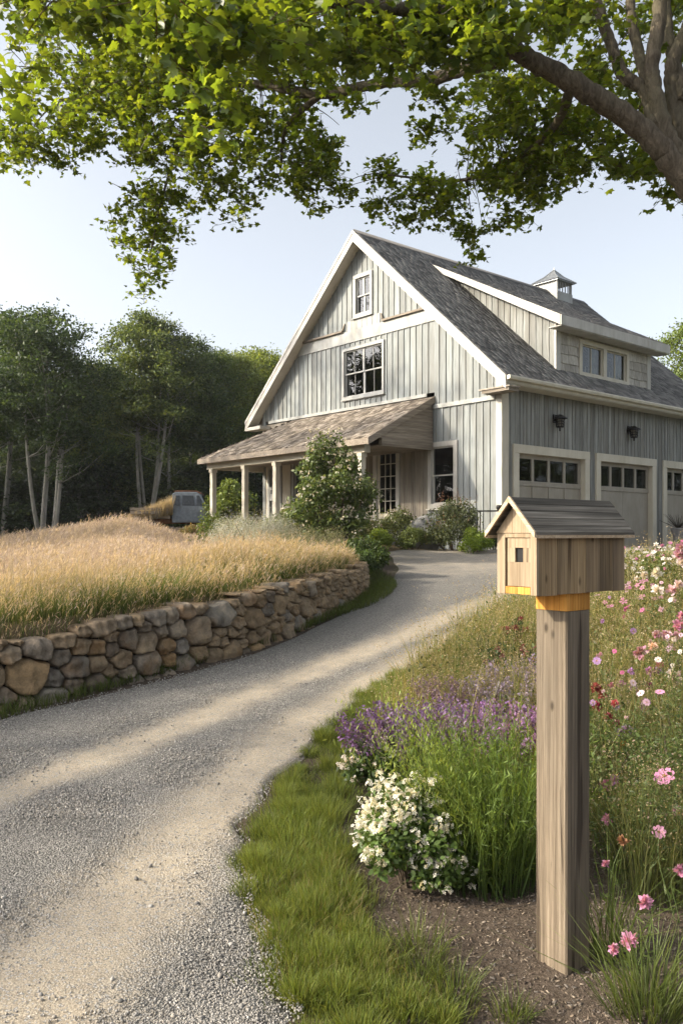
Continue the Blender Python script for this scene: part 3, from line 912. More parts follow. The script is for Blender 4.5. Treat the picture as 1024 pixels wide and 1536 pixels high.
# plain white side door under the porch
mb = MB(TG); mb.ring(*D_SIDE, .09, -.1, .05, wb=.03)
sd_ = mb.build('side_door', M['white'], house, bevel=.004)
mb = MB(TG); mb.box(D_SIDE[0] + .092, D_SIDE[1] - .092, D_SIDE[2] + .032, D_SIDE[3] - .092, -.07, -.03)
for z0_, z1_ in ((.25, .75), (.95, 1.5)): mb.ring(D_SIDE[0] + .15, D_SIDE[1] - .15, D_SIDE[2] + z0_, D_SIDE[2] + z1_, .03, -.03, -.018)
mb.build('leaf', M['white'], sd_, bevel=.003)
mb = MB(TG); mb.box(D_SIDE[1] - .30, D_SIDE[1] - .12, D_SIDE[2] + .70, D_SIDE[2] + 1.12, -.016, .05); mb.box(D_SIDE[1] - .245, D_SIDE[1] - .175, D_SIDE[2] + .90, D_SIDE[2] + 1.03, .05, .056, 1)
mb.build('letter_box', [M['white'], M['black']], sd_)
# pale plastered strip by the side door
mb = MB(TG); mb.box(7.9, 8.30, -.2, PT - .3, .012, .02); mb.box(9.04, 9.14, -.2, PT - .3, .012, .02); mb.box(8.30, 9.04, D_SIDE[3] + .01, PT - .3, .012, .02)
mb.build('porch_panel', M['trim_shade'], house)

# garage wall
DOORS = [(.38, 3.43), (3.73, 6.68), (7.06, 9.75)]
DH = 2.05 + ZO
gw = board_wall('garage_siding', TS, .14, GL - .14, -.5, lambda a: EZ - .12, [(a + .1, b - .1, -.6, DH - .1) for a, b in DOORS], .165, M['siding_dark'], house, batten=.013, proud=.014, jitter=.25, seed=12)
for i, (a, b) in enumerate(DOORS):
    mb = MB(TS)
    mb.box(a, a + .2, -.4, DH - .2, -.12, .05); mb.box(b - .2, b, -.4, DH - .2, -.12, .05); mb.box(a, b, DH - .2, DH, -.12, .055)
    dr = mb.build('garage_door', M['trim_shade'], house, bevel=.006)
    p, q = a + .2, b - .2
    pn = MB(TS)
    zt = DH - .2
    wz0, wz1 = zt - .62, zt - .10
    inner_ = [(p, q, -.4, wz0 - .16, -.12)]
    pn.box(p, q, -.4, wz0 - .12, -.14, -.10)
    pn.box(p, q, wz0 - .118, wz0 - .05, -.14, -.075)
    pn.box(p, q, wz0 - .048, wz0, -.14, -.09)
    pn.box(p, q, wz1, zt, -.14, -.09)
    nwin = 4
    st = .10
    wx = (q - p - st * 2 - .09 * (nwin - 1)) / nwin
    pn.box(p, p + st, wz0, wz1, -.14, -.09); pn.box(q - st, q, wz0, wz1, -.14, -.09)
    gl = MB(TS)
    for k in range(nwin):
        x0 = p + st + k * (wx + .09)
        if k: pn.box(x0 - .09, x0, wz0, wz1, -.14, -.09)
        gl.face([(x0, wz0, -.12), (x0 + wx, wz0, -.12), (x0 + wx, wz1, -.12), (x0, wz1, -.12)])
    nst = 4 if i == 0 else 2
    for k in range(nst + 1):
        xx = p + (q - p - .06) * k / nst
        pn.box(xx, xx + (.05 if i else .06), -.4, wz0 - .122, -.10, -.092 + (.016 if i == 0 else -.004))
    pn.build('door_panel', M['door_paint'], dr, bevel=.004)
    gl.build('pane', M['glass'], dr)
    bk = MB(TS); bk.box(p + .01, q - .01, wz0 - .1, wz1 + .05, -1.0, -.99); bk.box(p + .01, q - .01, wz0 - .11, wz0 - .1, -.99, -.15); bk.box(p + .01, q - .01, wz1 + .05, wz1 + .06, -.99, -.15)
    bk.build('unlit_room_box', M['dark'], dr)  # black box gives the garage behind the panes its darkness
# wall lanterns
def lantern(s, z):
    T = lambda a, b, d: (s + a, -d, z + b)
    mb = MB(T)
    mb.box(-.07, .07, -.06, .14, .014, .04)
    mb.tube([(0, .08, .04), (0, .12, .10), (0, .10, .17)], [.018, .016, .016], 8)
    ln = mb.build('wall_lantern', M['black'], house, bevel=.004)
    q = .8
    def lathe(name, prof, mat, n=8):
        m2 = MB(); m2.lathe([(r * q, z + zz * q) for r, zz in prof], (s, -.17), n, 0, R(22.5)); return m2.build(name, M[mat], ln)
    lathe('hood', [(.03, .16), (.10, .12), (.215, .07), (.225, .03), (.20, .025)], 'black', 12)
    lathe('glass', [(.10, .02), (.105, -.02), (.085, -.20), (.08, -.21)], 'frost', 12)
    m2 = MB(lambda a, b, c: (s + a * q, -.17 + b * q, z + c * q))
    for k in range(6):
        a = 2 * math.pi * k / 6
        m2.tube([(.125 * math.cos(a), .125 * math.sin(a), .03), (.105 * math.cos(a), .105 * math.sin(a), -.21)], .014, 5)
    for zz, rr in ((-.05, .122), (-.13, .115), (-.21, .108)):
        m2.tube([(rr * math.cos(2 * math.pi * k / 16), rr * math.sin(2 * math.pi * k / 16), zz) for k in range(17)], .016, 5, caps=False)
    m2.lathe([(.105, -.235), (.11, -.21), (.03, -.21)], (0, 0), 10)
    m2.lathe([(.02, -.34), (.03, -.30), (.025, -.235)], (0, 0), 8)
    m2.build('cage', M['black'], ln)
lantern(1.98, 2.72 + ZO); lantern(5.30, 2.72 + ZO)
# corner boards, closing walls, footing
mb = MB(TG); mb.box(0, .14, -.5, EZ - .30, 0, .03); mb.build('corner_board', M['trim'], house, bevel=.004)
mb = MB(TS); mb.box(-.03, .22, -.5, EZ - .14, .0, .03); mb.build('corner_board', M['trim_shade'], house, bevel=.004)
mb = MB(TG); mb.box(GW - .14, GW, -.5, roofz(GW) - .12, 0, .03); mb.build('corner_board', M['siding'], house, bevel=.004)
mb = MB()
mb.box(.05, GL, GW - .02, GW, -.5, EZ - .12)
mb.extr([(.0, -.5), (GW, -.5), (GW, EZ - .12), (RY, roofz(RY) - .12), (0, EZ - .12)], 0, GL - .02, GL)
mb.build('rear_wall', M['siding_dark'], house)
mb = MB(); mb.box(-.05, GL, -.04, GW + .04, -.9, -.52); mb.build('footing', M['found'], house)

# ---- shingled slopes
def shingles(acc_, O, U, Vv, un, vn, span, course, width, thick, over, seed, jit=.3, c=.0):
    """rows of single shingles: origin, along, up the slope; span(v) gives the start and end along"""
    rr = np.random.default_rng(seed)
    O, U, Vv = (np.array(q, float) for q in (O, U, Vv))
    Nn = np.cross(U, Vv); Nn /= np.linalg.norm(Nn)
    if Nn[2] < 0: Nn = -Nn
    T = []; rn = []
    v = 0.0; row = 0
    while v < vn - .02:
        a, b = span(v + course * .4)
        x = a - rr.random() * width
        while x < b:
            w = width * (1 + rr.uniform(-jit, jit))
            x0, x1 = max(x, a), min(x + w - .004, b)
            if x1 - x0 > .015:
                l0 = v - over * rr.random(); l1 = min(v + course * 1.35, vn)
                th = thick * rr.uniform(.7, 1.3)
                q = []
                for hh0, hh1 in ((0, 0), (th, th * .25)):
                    q += [O + U * x0 + Vv * l0 + Nn * (hh0 + .002), O + U * x1 + Vv * l0 + Nn * (hh0 + .002), O + U * x1 + Vv * l1 + Nn * (hh1 + .004), O + U * x0 + Vv * l1 + Nn * (hh1 + .004)]
                T.append(q); rn.append(rr.random())
            x += w
        v += course; row += 1
    n = len(T)
    Va = np.array(T).reshape(-1, 3)
    fq = np.array([(4, 5, 6, 7), (0, 1, 5, 4), (1, 2, 6, 5), (3, 0, 4, 7)])
    fi = (fq[None] + (np.arange(n) * 8)[:, None, None]).reshape(-1, 4)
    acc_.append((Va, fi, np.repeat(np.array(rn), 8)))
def shingle_obj(name, parts, slab, mat, parent):
    Vs, Fs, Rn, n = [], [], [], 0
    for Va, fi, rn in parts:
        Vs.append(Va); Fs.append(fi + n); Rn.append(rn); n += len(Va)
    sv = np.array(slab.v); sf = np.array([f for f in slab.f if len(f) == 4]) + n
    Vs.append(sv); Rn.append(np.full(len(sv), .3)); Fs.append(sf)
    return np_obj(name, np.concatenate(Vs), np.concatenate(Fs), mat, parent, rnd=np.concatenate(Rn))

th_ = math.atan(SL); cs_, sn_ = math.cos(th_), math.sin(th_)
X0, X1 = -.36, GL + .3
OV = .42
slope_len = (RY + OV) / cs_
slab = MB()
RT = .14
for sgn in (1, -1):
    ye = -OV if sgn > 0 else GW + OV
    ze = EZ - SL * OV
    slab.hexa([(X0, ye, ze - RT), (X1, ye, ze - RT), (X1, RY, EZ + SL * RY - RT), (X0, RY, EZ + SL * RY - RT),
               (X0, ye, ze), (X1, ye, ze), (X1, RY, EZ + SL * RY), (X0, RY, EZ + SL * RY)])
prt = []
DX0, DX1 = 1.98, 7.07                                     # dormer roof extent
shingles(prt, (X0, -OV, EZ - SL * OV), (1, 0, 0), (0, cs_, sn_), 1, slope_len, lambda v: (0, X1 - X0), .135, .20, .012, .01, 2)
shingles(prt, (X1, GW + OV, EZ - SL * OV), (-1, 0, 0), (0, -cs_, sn_), 1, slope_len, lambda v: (0, X1 - X0), .135, .20, .012, .01, 3)
rg = MB(); zr = EZ + SL * RY
rg.hexa([(X0, RY - .16, zr - .16 * SL + .016), (X1, RY - .16, zr - .16 * SL + .016), (X1, RY, zr + .016), (X0, RY, zr + .016), (X0, RY - .16, zr - .16 * SL + .035), (X1, RY - .16, zr - .16 * SL + .035), (X1, RY, zr + .04), (X0, RY, zr + .04)])
rg.hexa([(X0, RY + .16, zr - .16 * SL + .016), (X1, RY + .16, zr - .16 * SL + .016), (X1, RY, zr + .016), (X0, RY, zr + .016), (X0, RY + .16, zr - .16 * SL + .035), (X1, RY + .16, zr - .16 * SL + .035), (X1, RY, zr + .04), (X0, RY, zr + .04)])
n_ = len(slab.v); slab.v += rg.v; slab.f += [[i + n_ for i in f] for f in rg.f]
roof = shingle_obj('roof', prt, slab, M['roof'], house)
# barge boards along the gable edge
def barge(x0, x1, drop_top, depth, mat, name, par=house):
    mb = MB()
    for sgn in (1, -1):
        ye = -OV - .01 if sgn > 0 else GW + OV + .01
        ze = EZ - SL * (OV + .01)
        mb.hexa([(x0, ye, ze - depth), (x1, ye, ze - depth), (x1, RY, zr - depth * 1.0), (x0, RY, zr - depth * 1.0),
                 (x0, ye, ze - drop_top), (x1, ye, ze - drop_top), (x1, RY, zr - drop_top), (x0, RY, zr - drop_top)])
    return mb.build(name, M[mat], par)
barge(X0 - .035, X0 - .001, .0, .30, 'trim', 'barge_board')
barge(X0 - .05, X0 - .036, -.002, .09, 'trim', 'barge_board')
mb = MB()                                                  # boarded soffit under the gable overhang
for sgn in (1, -1):
    ye = -OV if sgn > 0 else GW + OV
    ze = EZ - SL * OV
    mb.hexa([(X0, ye, ze - RT - .06), (-.001, ye, ze - RT - .06), (-.001, RY, zr - RT - .06), (X0, RY, zr - RT - .06), (X0, ye, ze - RT - .02), (-.001, ye, ze - RT - .02), (-.001, RY, zr - RT - .02), (X0, RY, zr - RT - .02)])
mb.build('soffit', M['trim_shade'], house)
# eave fascia and gutter over the garage, small returns at the gable foot
mb = MB()
ze = EZ - SL * OV
mb.box(X0, X1, -OV - .024, -OV - .002, ze - .17, ze - .012)
mb.box(0, GL, -OV + .0, -.032, ze - .19, ze - .172)
mb.box(-.001, GL, -.06, -.001, EZ - .36, EZ - .14)
f_ = mb.build('eave_fascia', M['trim_shade'], house)
mb = MB()
prof = [(0, 0), (-.09, 0), (-.10, -.03), (-.085, -.085), (-.02, -.095), (0, -.09)]
mb.extr([(-OV - .026 + a, ze - .015 + b) for a, b in prof], 0, X0 - .02, X1)
mb.build('gutter', M['trim_shade'], f_)
mb = MB()
mb.box(X0 - .03, .0, -OV - .10, .34, ze - .27, ze - .235, 1); mb.box(X0 + .0, .0, -OV - .06, .28, ze - .34, ze - .272, 1)
mb.build('eave_return', [M['trim'], M['planky']], house, bevel=.004)
mb = MB()
mb.box(X0 - .03, .0, GW - .36, GW + OV + .04, ze - .30, ze - .2, 0)
mb.build('eave_return', M['trim'], house, bevel=.004)

# ---- dormer
DA, DB_ = 2.33, 6.72; DY = .20
dz1 = 5.24 + ZO; DSL = .53; DOV = .40
def dormz(y): return dz1 + DSL * (y + .2)
dtop = lambda a: dormz(DY) - .14
TD = lambda a, b, d: (a, DY - d, b)
W_D = (3.30, 5.62, 3.98 + ZO, 4.93 + ZO)
mbL, mbR = MB(), MB()
bwid = .2; y = DY
while y < 3.9:                                             # upright boards of the two cheeks
    y2 = min(y + bwid, 3.9); v_ = random.random()
    for xx, s_, mb in ((DA, -1, mbL), (DB_, 1, mbR)):
        mb.face([(xx, y, roofz(y) - .03), (xx, y2, roofz(y2) - .03), (xx, y2, dormz(y2) - .13), (xx, y, dormz(y) - .13)], 0, v_)
        if dormz(y2) - .13 > roofz(y2) + .05:
            mb.hexa([(xx + s_ * .002, y2 - .014, roofz(y2) - .03), (xx + s_ * .016, y2 - .014, roofz(y2) - .03), (xx + s_ * .016, y2 + .014, roofz(y2) - .03), (xx + s_ * .002, y2 + .014, roofz(y2) - .03),
                     (xx + s_ * .002, y2 - .014, dormz(y2) - .13), (xx + s_ * .016, y2 - .014, dormz(y2) - .13), (xx + s_ * .016, y2 + .014, dormz(y2) - .13), (xx + s_ * .002, y2 + .014, dormz(y2) - .13)], 0, v_)
    y = y2
mb = MB(TD); zb = roofz(DY) - .05
mb.ring(DA + .01, DB_ - .01, zb, dtop(0), W_D[0] + .02 - DA - .01, -.03, -.01, 0, wt=dtop(0) - W_D[3] + .02, wb=W_D[2] + .02 - zb)
dorm = mb.build('dormer', M['dark'], house)
mbL.build('cheek', M['siding_dark'], dorm); mbR.build('cheek', M['siding_dark'], dorm)
# shingled front
mb = MB(TD); rr = random.Random(9)
zb = roofz(DY) - .05; z = zb; k = 0
while z < dtop(0) - .02:
    z2 = min(z + .235, dtop(0)); a = DA + .15 - rr.random() * .3
    while a < DB_ - .15:
        w = rr.uniform(.24, .5); p, q = max(a, DA + .15), min(a + w - .008, DB_ - .15)
        if q - p > .03:
            pieces = [(p, q)]
            if z2 > W_D[2] and z < W_D[3]:
                pieces = [(p, min(q, W_D[0] + .04)), (max(p, W_D[1] - .04), q)]
            for pp, qq in pieces:
                if qq - pp > .02:
                    dj = rr.uniform(-.012, .012)
                    mb.hexa([(pp, z + dj, .0), (qq, z + dj, .0), (qq, z + dj, .026), (pp, z + dj, .026), (pp, z2 + .02, .0), (qq, z2 + .02, .0), (qq, z2 + .02, .004), (pp, z2 + .02, .004)], 0)
        a += w
    z = z2; k += 1
mb.build('shingle_front', M['shake_wall'], dorm)
mb = MB(TD); mb.box(DA - .03, DA + .15, zb, dtop(0), -.02, .035); mb.build('corner_board', M['trim'], dorm, bevel=.004)
mb = MB(TD); mb.box(DB_ - .15, DB_ + .03, zb, dtop(0), -.02, .035); mb.build('corner_board', M['trim'], dorm, bevel=.004)
wd_ = MB(TD)
a0, a1, z0, z1 = W_D
wd_.ring(a0, a1, z0, z1, .11, -.1, .045); wd_.box((a0 + a1) / 2 - .07, (a0 + a1) / 2 + .07, z0 + .11, z1 - .11, -.1, .04); wd_.box(a0 - .02, a1 + .02, z0 - .03, z0 - .002, 0, .06)
for p, q in ((a0 + .112, (a0 + a1) / 2 - .072), ((a0 + a1) / 2 + .072, a1 - .112)):
    wd_.ring(p, q, z0 + .112, z1 - .112, .035, -.06, -.02)
    wd_.box((p + q) / 2 - .014, (p + q) / 2 + .014, z0 + .147, z1 - .147, -.055, -.025)
    wd_.face([(p + .02, z0 + .13, -.04), (q - .02, z0 + .13, -.04), (q - .02, z1 - .13, -.04), (p + .02, z1 - .13, -.04)], 1)
    for k in range(16):
        x1_ = p + .03 + (q - p - .06) * (k / 16); x2_ = p + .03 + (q - p - .06) * ((k + 1) / 16)
        if 5 <= k <= 8: continue
        wd_.face([(x1_, z0 + .13, -.13 + .02 * math.sin(k * 2)), (x2_, z0 + .13, -.13 + .02 * math.sin(k * 2 + 2)), (x2_, z1 - .13, -.13 + .02 * math.sin(k * 2 + 2)), (x1_, z1 - .13, -.13 + .02 * math.sin(k * 2))], 2)
    for k in range(7):
        xx = p + .05 + (q - p - .1) * k / 6
        wd_.box(xx - .008, xx + .008, z0 + .13, z0 + .32, -.11, -.095)
wd_.box(a0 + .02, a1 - .02, z0 + .02, z1 - .02, -1.0, -.99, 3)
wd_.build('window', [M['trim_shade'], M['glass'], M['curtain'], M['dark']], dorm)
# dormer roof
dr_len = math.hypot(1, DSL)
yD0, yD1 = -.2, 3.92
slab = MB()
slab.hexa([(DX0, yD0, dormz(yD0) - .13), (DX1, yD0, dormz(yD0) - .13), (DX1, yD1 + .5, dormz(yD1 + .5) - .13), (DX0, yD1 + .5, dormz(yD1 + .5) - .13),
           (DX0, yD0, dormz(yD0)), (DX1, yD0, dormz(yD0)), (DX1, yD1, dormz(yD1)), (DX0, yD1, dormz(yD1))])
prt = []
shingles(prt, (DX0, yD0, dormz(yD0)), (1, 0, 0), (0, 1 / dr_len, DSL / dr_len), 1, (yD1 - yD0) * dr_len, lambda v: (0, DX1 - DX0), .135, .2, .012, .01, 4)
shingle_obj('dormer_roof', prt, slab, M['roof'], dorm)
mb = MB()
mb.box(DX0 - .02, DX1 + .02, yD0 - .03, yD0 - .002, dormz(yD0) - .24, dormz(yD0) - .004)
mb.box(DX0, DX1, yD0, DY - .036, dormz(yD0) - .26, dormz(yD0) - .242)
for xx, w in ((DX0 - .03, .028), (DX1 + .002, .028)):
    mb.hexa([(xx, yD0, dormz(yD0) - .24), (xx + w, yD0, dormz(yD0) - .24), (xx + w, yD1 + .1, dormz(yD1 + .1) - .14), (xx, yD1 + .1, dormz(yD1 + .1) - .14),
             (xx, yD0, dormz(yD0) + .005), (xx + w, yD0, dormz(yD0) + .005), (xx + w, yD1 + .1, dormz(yD1 + .1) + .005), (xx, yD1 + .1, dormz(yD1 + .1) + .005)])
mb.hexa([(DX0, yD0 + .3, dormz(yD0 + .3) - .17), (DA - .032, yD0 + .3, dormz(yD0 + .3) - .17), (DA - .032, yD1, dormz(yD1) - .16), (DX0, yD1, dormz(yD1) - .16), (DX0, yD0 + .3, dormz(yD0 + .3) - .135), (DA - .032, yD0 + .3, dormz(yD0 + .3) - .135), (DA - .032, yD1, dormz(yD1) - .135), (DX0, yD1, dormz(yD1) - .135)])
mb.build('fascia', M['trim'], dorm)

# ---- cupola on the ridge
cx, cw = 8.55, .43
mb = MB()
mb.extr([(RY - cw, roofz(RY - cw) - .1), (RY + cw, roofz(RY + cw) - .1), (RY + cw, zr - .08), (RY - cw, zr - .08)], 0, cx - cw, cx + cw)
cup = mb.build('cupola', M['white'], house, bevel=.006)
mb = MB()
for a in (-1, 1):
    for b in (-1, 1): mb.box(cx + a * (cw - .05) - .035, cx + a * (cw - .05) + .035, RY + b * (cw - .05) - .035, RY + b * (cw - .05) + .035, zr - .078, zr + .27)
for k in range(1, 5):
    f = -cw + .05 + (2 * cw - .1) * k / 5
    mb.box(cx + f - .014, cx + f + .014, RY - cw + .03, RY - cw + .06, zr - .078, zr + .27)
    mb.box(cx + f - .014, cx + f + .014, RY + cw - .06, RY + cw - .03, zr - .078, zr + .27)
mb.box(cx - cw + .035, cx - cw + .055, RY - cw + .09, RY + cw - .09, zr - .078, zr + .26, 0)
mb.build('lantern_frame', M['white'], cup)
mb = MB()
e = cw + .10
mb.box(cx - e + .04, cx + e - .04, RY - e + .04, RY + e - .04, zr + .272, zr + .31)
base = [(cx - e, RY - e), (cx + e, RY - e), (cx + e, RY + e), (cx - e, RY + e)]
for (x1_, y1_), (x2_, y2_) in zip(base, base[1:] + base[:1]):
    mb.face([(x1_, y1_, zr + 0.30), (x2_, y2_, zr + 0.30), (x2_ * .45 + cx * .55, y2_ * .45 + RY * .55, zr + 0.51), (x1_ * .45 + cx * .55, y1_ * .45 + RY * .55, zr + 0.51)])
    mb.face([(x1_ * .45 + cx * .55, y1_ * .45 + RY * .55, zr + 0.51), (x2_ * .45 + cx * .55, y2_ * .45 + RY * .55, zr + 0.51), (cx, RY, zr + 0.77)])
for x1_, y1_ in base: mb.tube([(x1_, y1_, zr + 0.31), (x1_ * .45 + cx * .55, y1_ * .45 + RY * .55, zr + 0.52), (cx, RY, zr + 0.78)], .016, 6)
mb.tube([(cx, RY, zr + 0.76), (cx, RY, zr + 0.84)], [.03, .012], 8)
mb.build('cap_roof', M['metal'], cup)

# ---- porch
PD, PZ = 2.18, 2.19 + ZO
PY0, PY1, PH = 2.07, 9.52, 7.75                            # right end, left end, left end at the wall
TP = PT - .02
pl = math.hypot(PD, TP - PZ)
slab = MB()
def porch_slab(dz, th):
    slab.hexa([(-PD, PY0, PZ - th), (-.01, PY0, TP - th), (-.01, PH, TP - th), (-PD, PY1, PZ - th), (-PD, PY0, PZ), (-.01, PY0, TP), (-.01, PH, TP), (-PD, PY1, PZ)])
porch_slab(0, .09)
slab.hexa([(-PD, PY1, PZ - .09), (-.01, PH, TP - .09), (-.01, PY1, PZ - .09), (-.5, PY1, PZ - .09), (-PD, PY1, PZ), (-.01, PH, TP), (-.01, PY1, PZ), (-.5, PY1, PZ)])
prt = []
vn_ = np.array([PD, 0, TP - PZ]) / pl
shingles(prt, (-PD, PY0, PZ), (0, 1, 0), vn_, 1, pl, lambda v: (0, (PY1 - PY0) + (PH - PY1) * v / pl), .125, .125, .02, .03, 6, .5)
hl = math.hypot(PY1 - PH, TP - PZ); hv = np.array([0, PH - PY1, TP - PZ]) / hl
shingles(prt, (-PD, PY1, PZ), (1, 0, 0), hv, 1, hl, lambda v: (PD * v / hl, PD - .01), .125, .125, .02, .03, 7, .5)
pr = shingle_obj('porch_roof', prt, slab, M['cedar_roof'], house)
mb = MB()
mb.box(-PD - .03, -PD - .002, PY0, PY1 + .03, PZ - .15, PZ - .01); mb.box(-PD, 0, PY1 + .002, PY1 + .03, PZ - .15, PZ - .01)
mb.hexa([(-PD - .03, PY0 - .03, PZ - .17), (0, PY0 - .03, TP - .15), (0, PY0 - .002, TP - .15), (-PD - .03, PY0 - .002, PZ - .17), (-PD - .03, PY0 - .03, PZ + .0), (0, PY0 - .03, TP + .015), (0, PY0 - .002, TP + .015), (-PD - .03, PY0 - .002, PZ + .0)])
mb.build('porch_fascia', M['plank'], pr)
mb = MB()
mb.box(-1.98, -1.80, PY0 + .35, PY1 - .12, PZ - .30, PZ - .11); mb.box(-1.80, -.03, PY1 - .28, PY1 - .12, PZ - .30, PZ - .12)
mb.build('porch_beam', M['trim_shade'], house, bevel=.006)
mb = MB()                                                  # boarded triangle at the right end
bz = PZ + .02
n_ = 6
for k in range(n_):
    za, zb_ = bz + (TP - .16 - bz) * k / n_, bz + (TP - .16 - bz) * (k + 1) / n_ - .006
    xa = lambda zz: -PD + PD * (zz + .13 - PZ) / (TP - PZ)
    if k == 0: pass
    mb.hexa([(xa(za), PY0 + .02, za), (-.03, PY0 + .02, za), (-.03, PY0 + .045, za), (xa(za), PY0 + .045, za), (min(-.04, xa(zb_)), PY0 + .02, zb_), (-.03, PY0 + .02, zb_), (-.03, PY0 + .045, zb_), (min(-.04, xa(zb_)), PY0 + .045, zb_)])
mb.box(-1.75, -.03, PY0 + .0, PY0 + .10, PZ - .16, PZ + .015)
mb.build('porch_gable', M['plank'], house)
mb = MB(); mb.box(-1.75, -.02, PY0 + .1, PY1 - .3, PZ - .14, PZ - .12); mb.build('porch_ceiling', M['planky'], house)
PF = .30 + ZO
for y in (2.62, 4.55, 6.02, 7.50, 9.18):
    mb = MB(); mb.box(-1.96, -1.82, y - .07, y + .07, PF, PZ - .302); mb.box(-1.985, -1.795, y - .095, y + .095, PF, PF + .16); mb.box(-1.98, -1.80, y - .09, y + .09, PZ - .40, PZ - .303)
    mb.build('porch_post', M['trim_shade'], house, bevel=.005)
mb = MB(); mb.box(-2.08, -.01, PY0 + .3, PY1 - .05, PF - .14, PF - .002); mb.build('porch_floor', M['planky'], house, bevel=.005)
mb = MB(); mb.box(-2.04, -.01, PY0 + .34, PY1 - .1, -.6, PF - .142); mb.build('porch_base', M['found'], house)

# ------------------------------------------------------------------ mailbox
MX, MY = .865, 3.26; MA = R(38); MZ = tz(MX, MY)
mail = empty('mailbox', (MX, MY, 0), MA)
tag(mail, 'weathered wooden mailbox shaped like a small house on a square timber post', 'mailbox')
mb = MB()
hw = .074
N = 26; cor = [(-hw, -hw), (hw, -hw), (hw, hw), (-hw, hw)]
rr = random.Random(3)
prev = None
for k in range(N + 1):
    z = -.25 + (1.352 + .25) * k / N
    ring_ = []
    for i, (a, b) in enumerate(cor):
        ch = .0055 + .0016 * rr.random()
        sx_, sy_ = (1 if a > 0 else -1), (1 if b > 0 else -1)
        w = .0012 * math.sin(z * 3.1 + i)
        p1 = (a + w - sx_ * (ch if i % 2 == 0 else 0), b + w - sy_ * (0 if i % 2 == 0 else ch)); p2 = (a + w - sx_ * (0 if i % 2 == 0 else ch), b + w - sy_ * (ch if i % 2 == 0 else 0))
        ring_ += [mb.vert(p2 + (z,)), mb.vert(p1 + (z,))]
    # order corners round the section
    if prev:
        for i in range(8):
            j = (i + 1) % 8
            mb.f.append([prev[i], prev[j], ring_[j], ring_[i]]); mb.m.append(0); mb.r.append(.4)
    else: mb.f.append(ring_[::-1]); mb.m.append(0); mb.r.append(.4)
    prev = ring_
mb.f.append(prev); mb.m.append(0); mb.r.append(.4)
mb.build('post', M['post'], mail)
mb = MB()
for a0, a1, r in ((-.073, -.03, .9), (-.029, .03, .5), (.031, .073, .2)): mb.box(a0, a1, -.073, .073, 1.353, 1.42, 0, r)
mb.build('block', M['cedar'], mail, bevel=.0015)
BX0, BX1, BW, BZ0, BZ1 = -.274, .277, .094, 1.421, 1.650
box_ = MB()
ed = [BX0 + .012, -.225, -.155, -.062, .022, .11, .195, BX1]
for k in range(len(ed) - 1):
    for s_ in (-1, 1):
        d = rr.uniform(0, .0022)
        b0, b1 = sorted((s_ * (BW - .014), s_ * (BW - d)))
        box_.box(ed[k] + .0006, ed[k + 1] - .0006, b0, b1, BZ0 + rr.uniform(-.002, .002), BZ1 + .004, 0)
box_.box(BX0 + .014, BX1 - .002, -BW + .015, BW - .015, BZ0 + .006, BZ0 + .018)
box_.box(BX1 - .014, BX1 - .002, -BW + .015, BW - .015, BZ0 + .019, BZ1 + .004)
bx_ = box_.build('box', M['mail_side'], mail, bevel=.0016)
TF = lambda a, b, d: (BX0 - d, a, b)
fr = MB(TF)
fr.box(.055, BW, BZ0 + .002, BZ1, -.014, .0); fr.box(-BW, -.066, BZ0 + .002, BZ1, -.014, .0015)
fr.box(-.065, .054, BZ1 - .016, BZ1, -.014, .0008)
fr.hexa([(-BW - .004, BZ1 + .001, -.014), (BW + .004, BZ1 + .001, -.014), (BW + .004, BZ1 + .001, .004), (-BW - .004, BZ1 + .001, .004), (-.002, BZ1 + .112, -.014), (.002, BZ1 + .112, -.014), (.002, BZ1 + .112, .004), (-.002, BZ1 + .112, .004)])
fr.build('front_frame', M['mail_front'], mail, bevel=.0012)
fd = MB(TF)
fd.ring(-.064, .047, BZ0 + .032, BZ1 - .018, .0365, -.014, -.004, 0, wt=.036, wb=.09)
dr = fd.build('front_door', M['mail_front'], mail, bevel=.0012)
fd = MB(TF); fd.box(-.027, .010, BZ0 + .123, BZ1 - .055, -.02, -.013); fd.build('slot', M['dark'], dr)  # black plate, the shade inside the opening is its colour
fd = MB(TF); fd.box(-.064, -.006, BZ0 + .004, BZ0 + .030, -.014, .001, 0, .9); fd.box(-.005, .053, BZ0 + .004, BZ0 + .030, -.014, .0005, 0, .3)
fd.build('kick_board', M['cedar'], mail, bevel=.001)
fd = MB(TF); fd.box(-.066, .055, BZ0 + .002, BZ1 - .001, -.03, -.021); fd.build('painted_shade', M['dark'], mail)  # black sheet behind the front, painted shade for the gaps round the door
rf = MB()
ra, rb = BX0 - .034, BX1 + .032
ez, rz, ey = BZ1 - .006, BZ1 + .128, BW + .022
for s_ in (-1, 1):
    m_ = 5
    for k in range(m_):
        f0, f1 = k / m_, (k + 1) / m_ + .05
        y0, z0 = s_ * ey * (1 - f0), ez + (rz - ez) * f0; y1, z1 = s_ * ey * max(0, 1 - f1), ez + (rz - ez) * min(1, f1)
        u0, u1 = .009 + rr.uniform(0, .002), .006
        e0, e1 = ra - rr.uniform(0, .002), rb + rr.uniform(0, .003)
        rf.hexa([(e0, y0, z0), (e1, y0, z0), (e1, y1, z1), (e0, y1, z1), (e0, y0, z0 + u0), (e1, y0, z0 + u0), (e1, y1, z1 + u1), (e0, y1, z1 + u1)], 0)
rf.build('roof', M['mail_roof'], mail)
rf = MB()
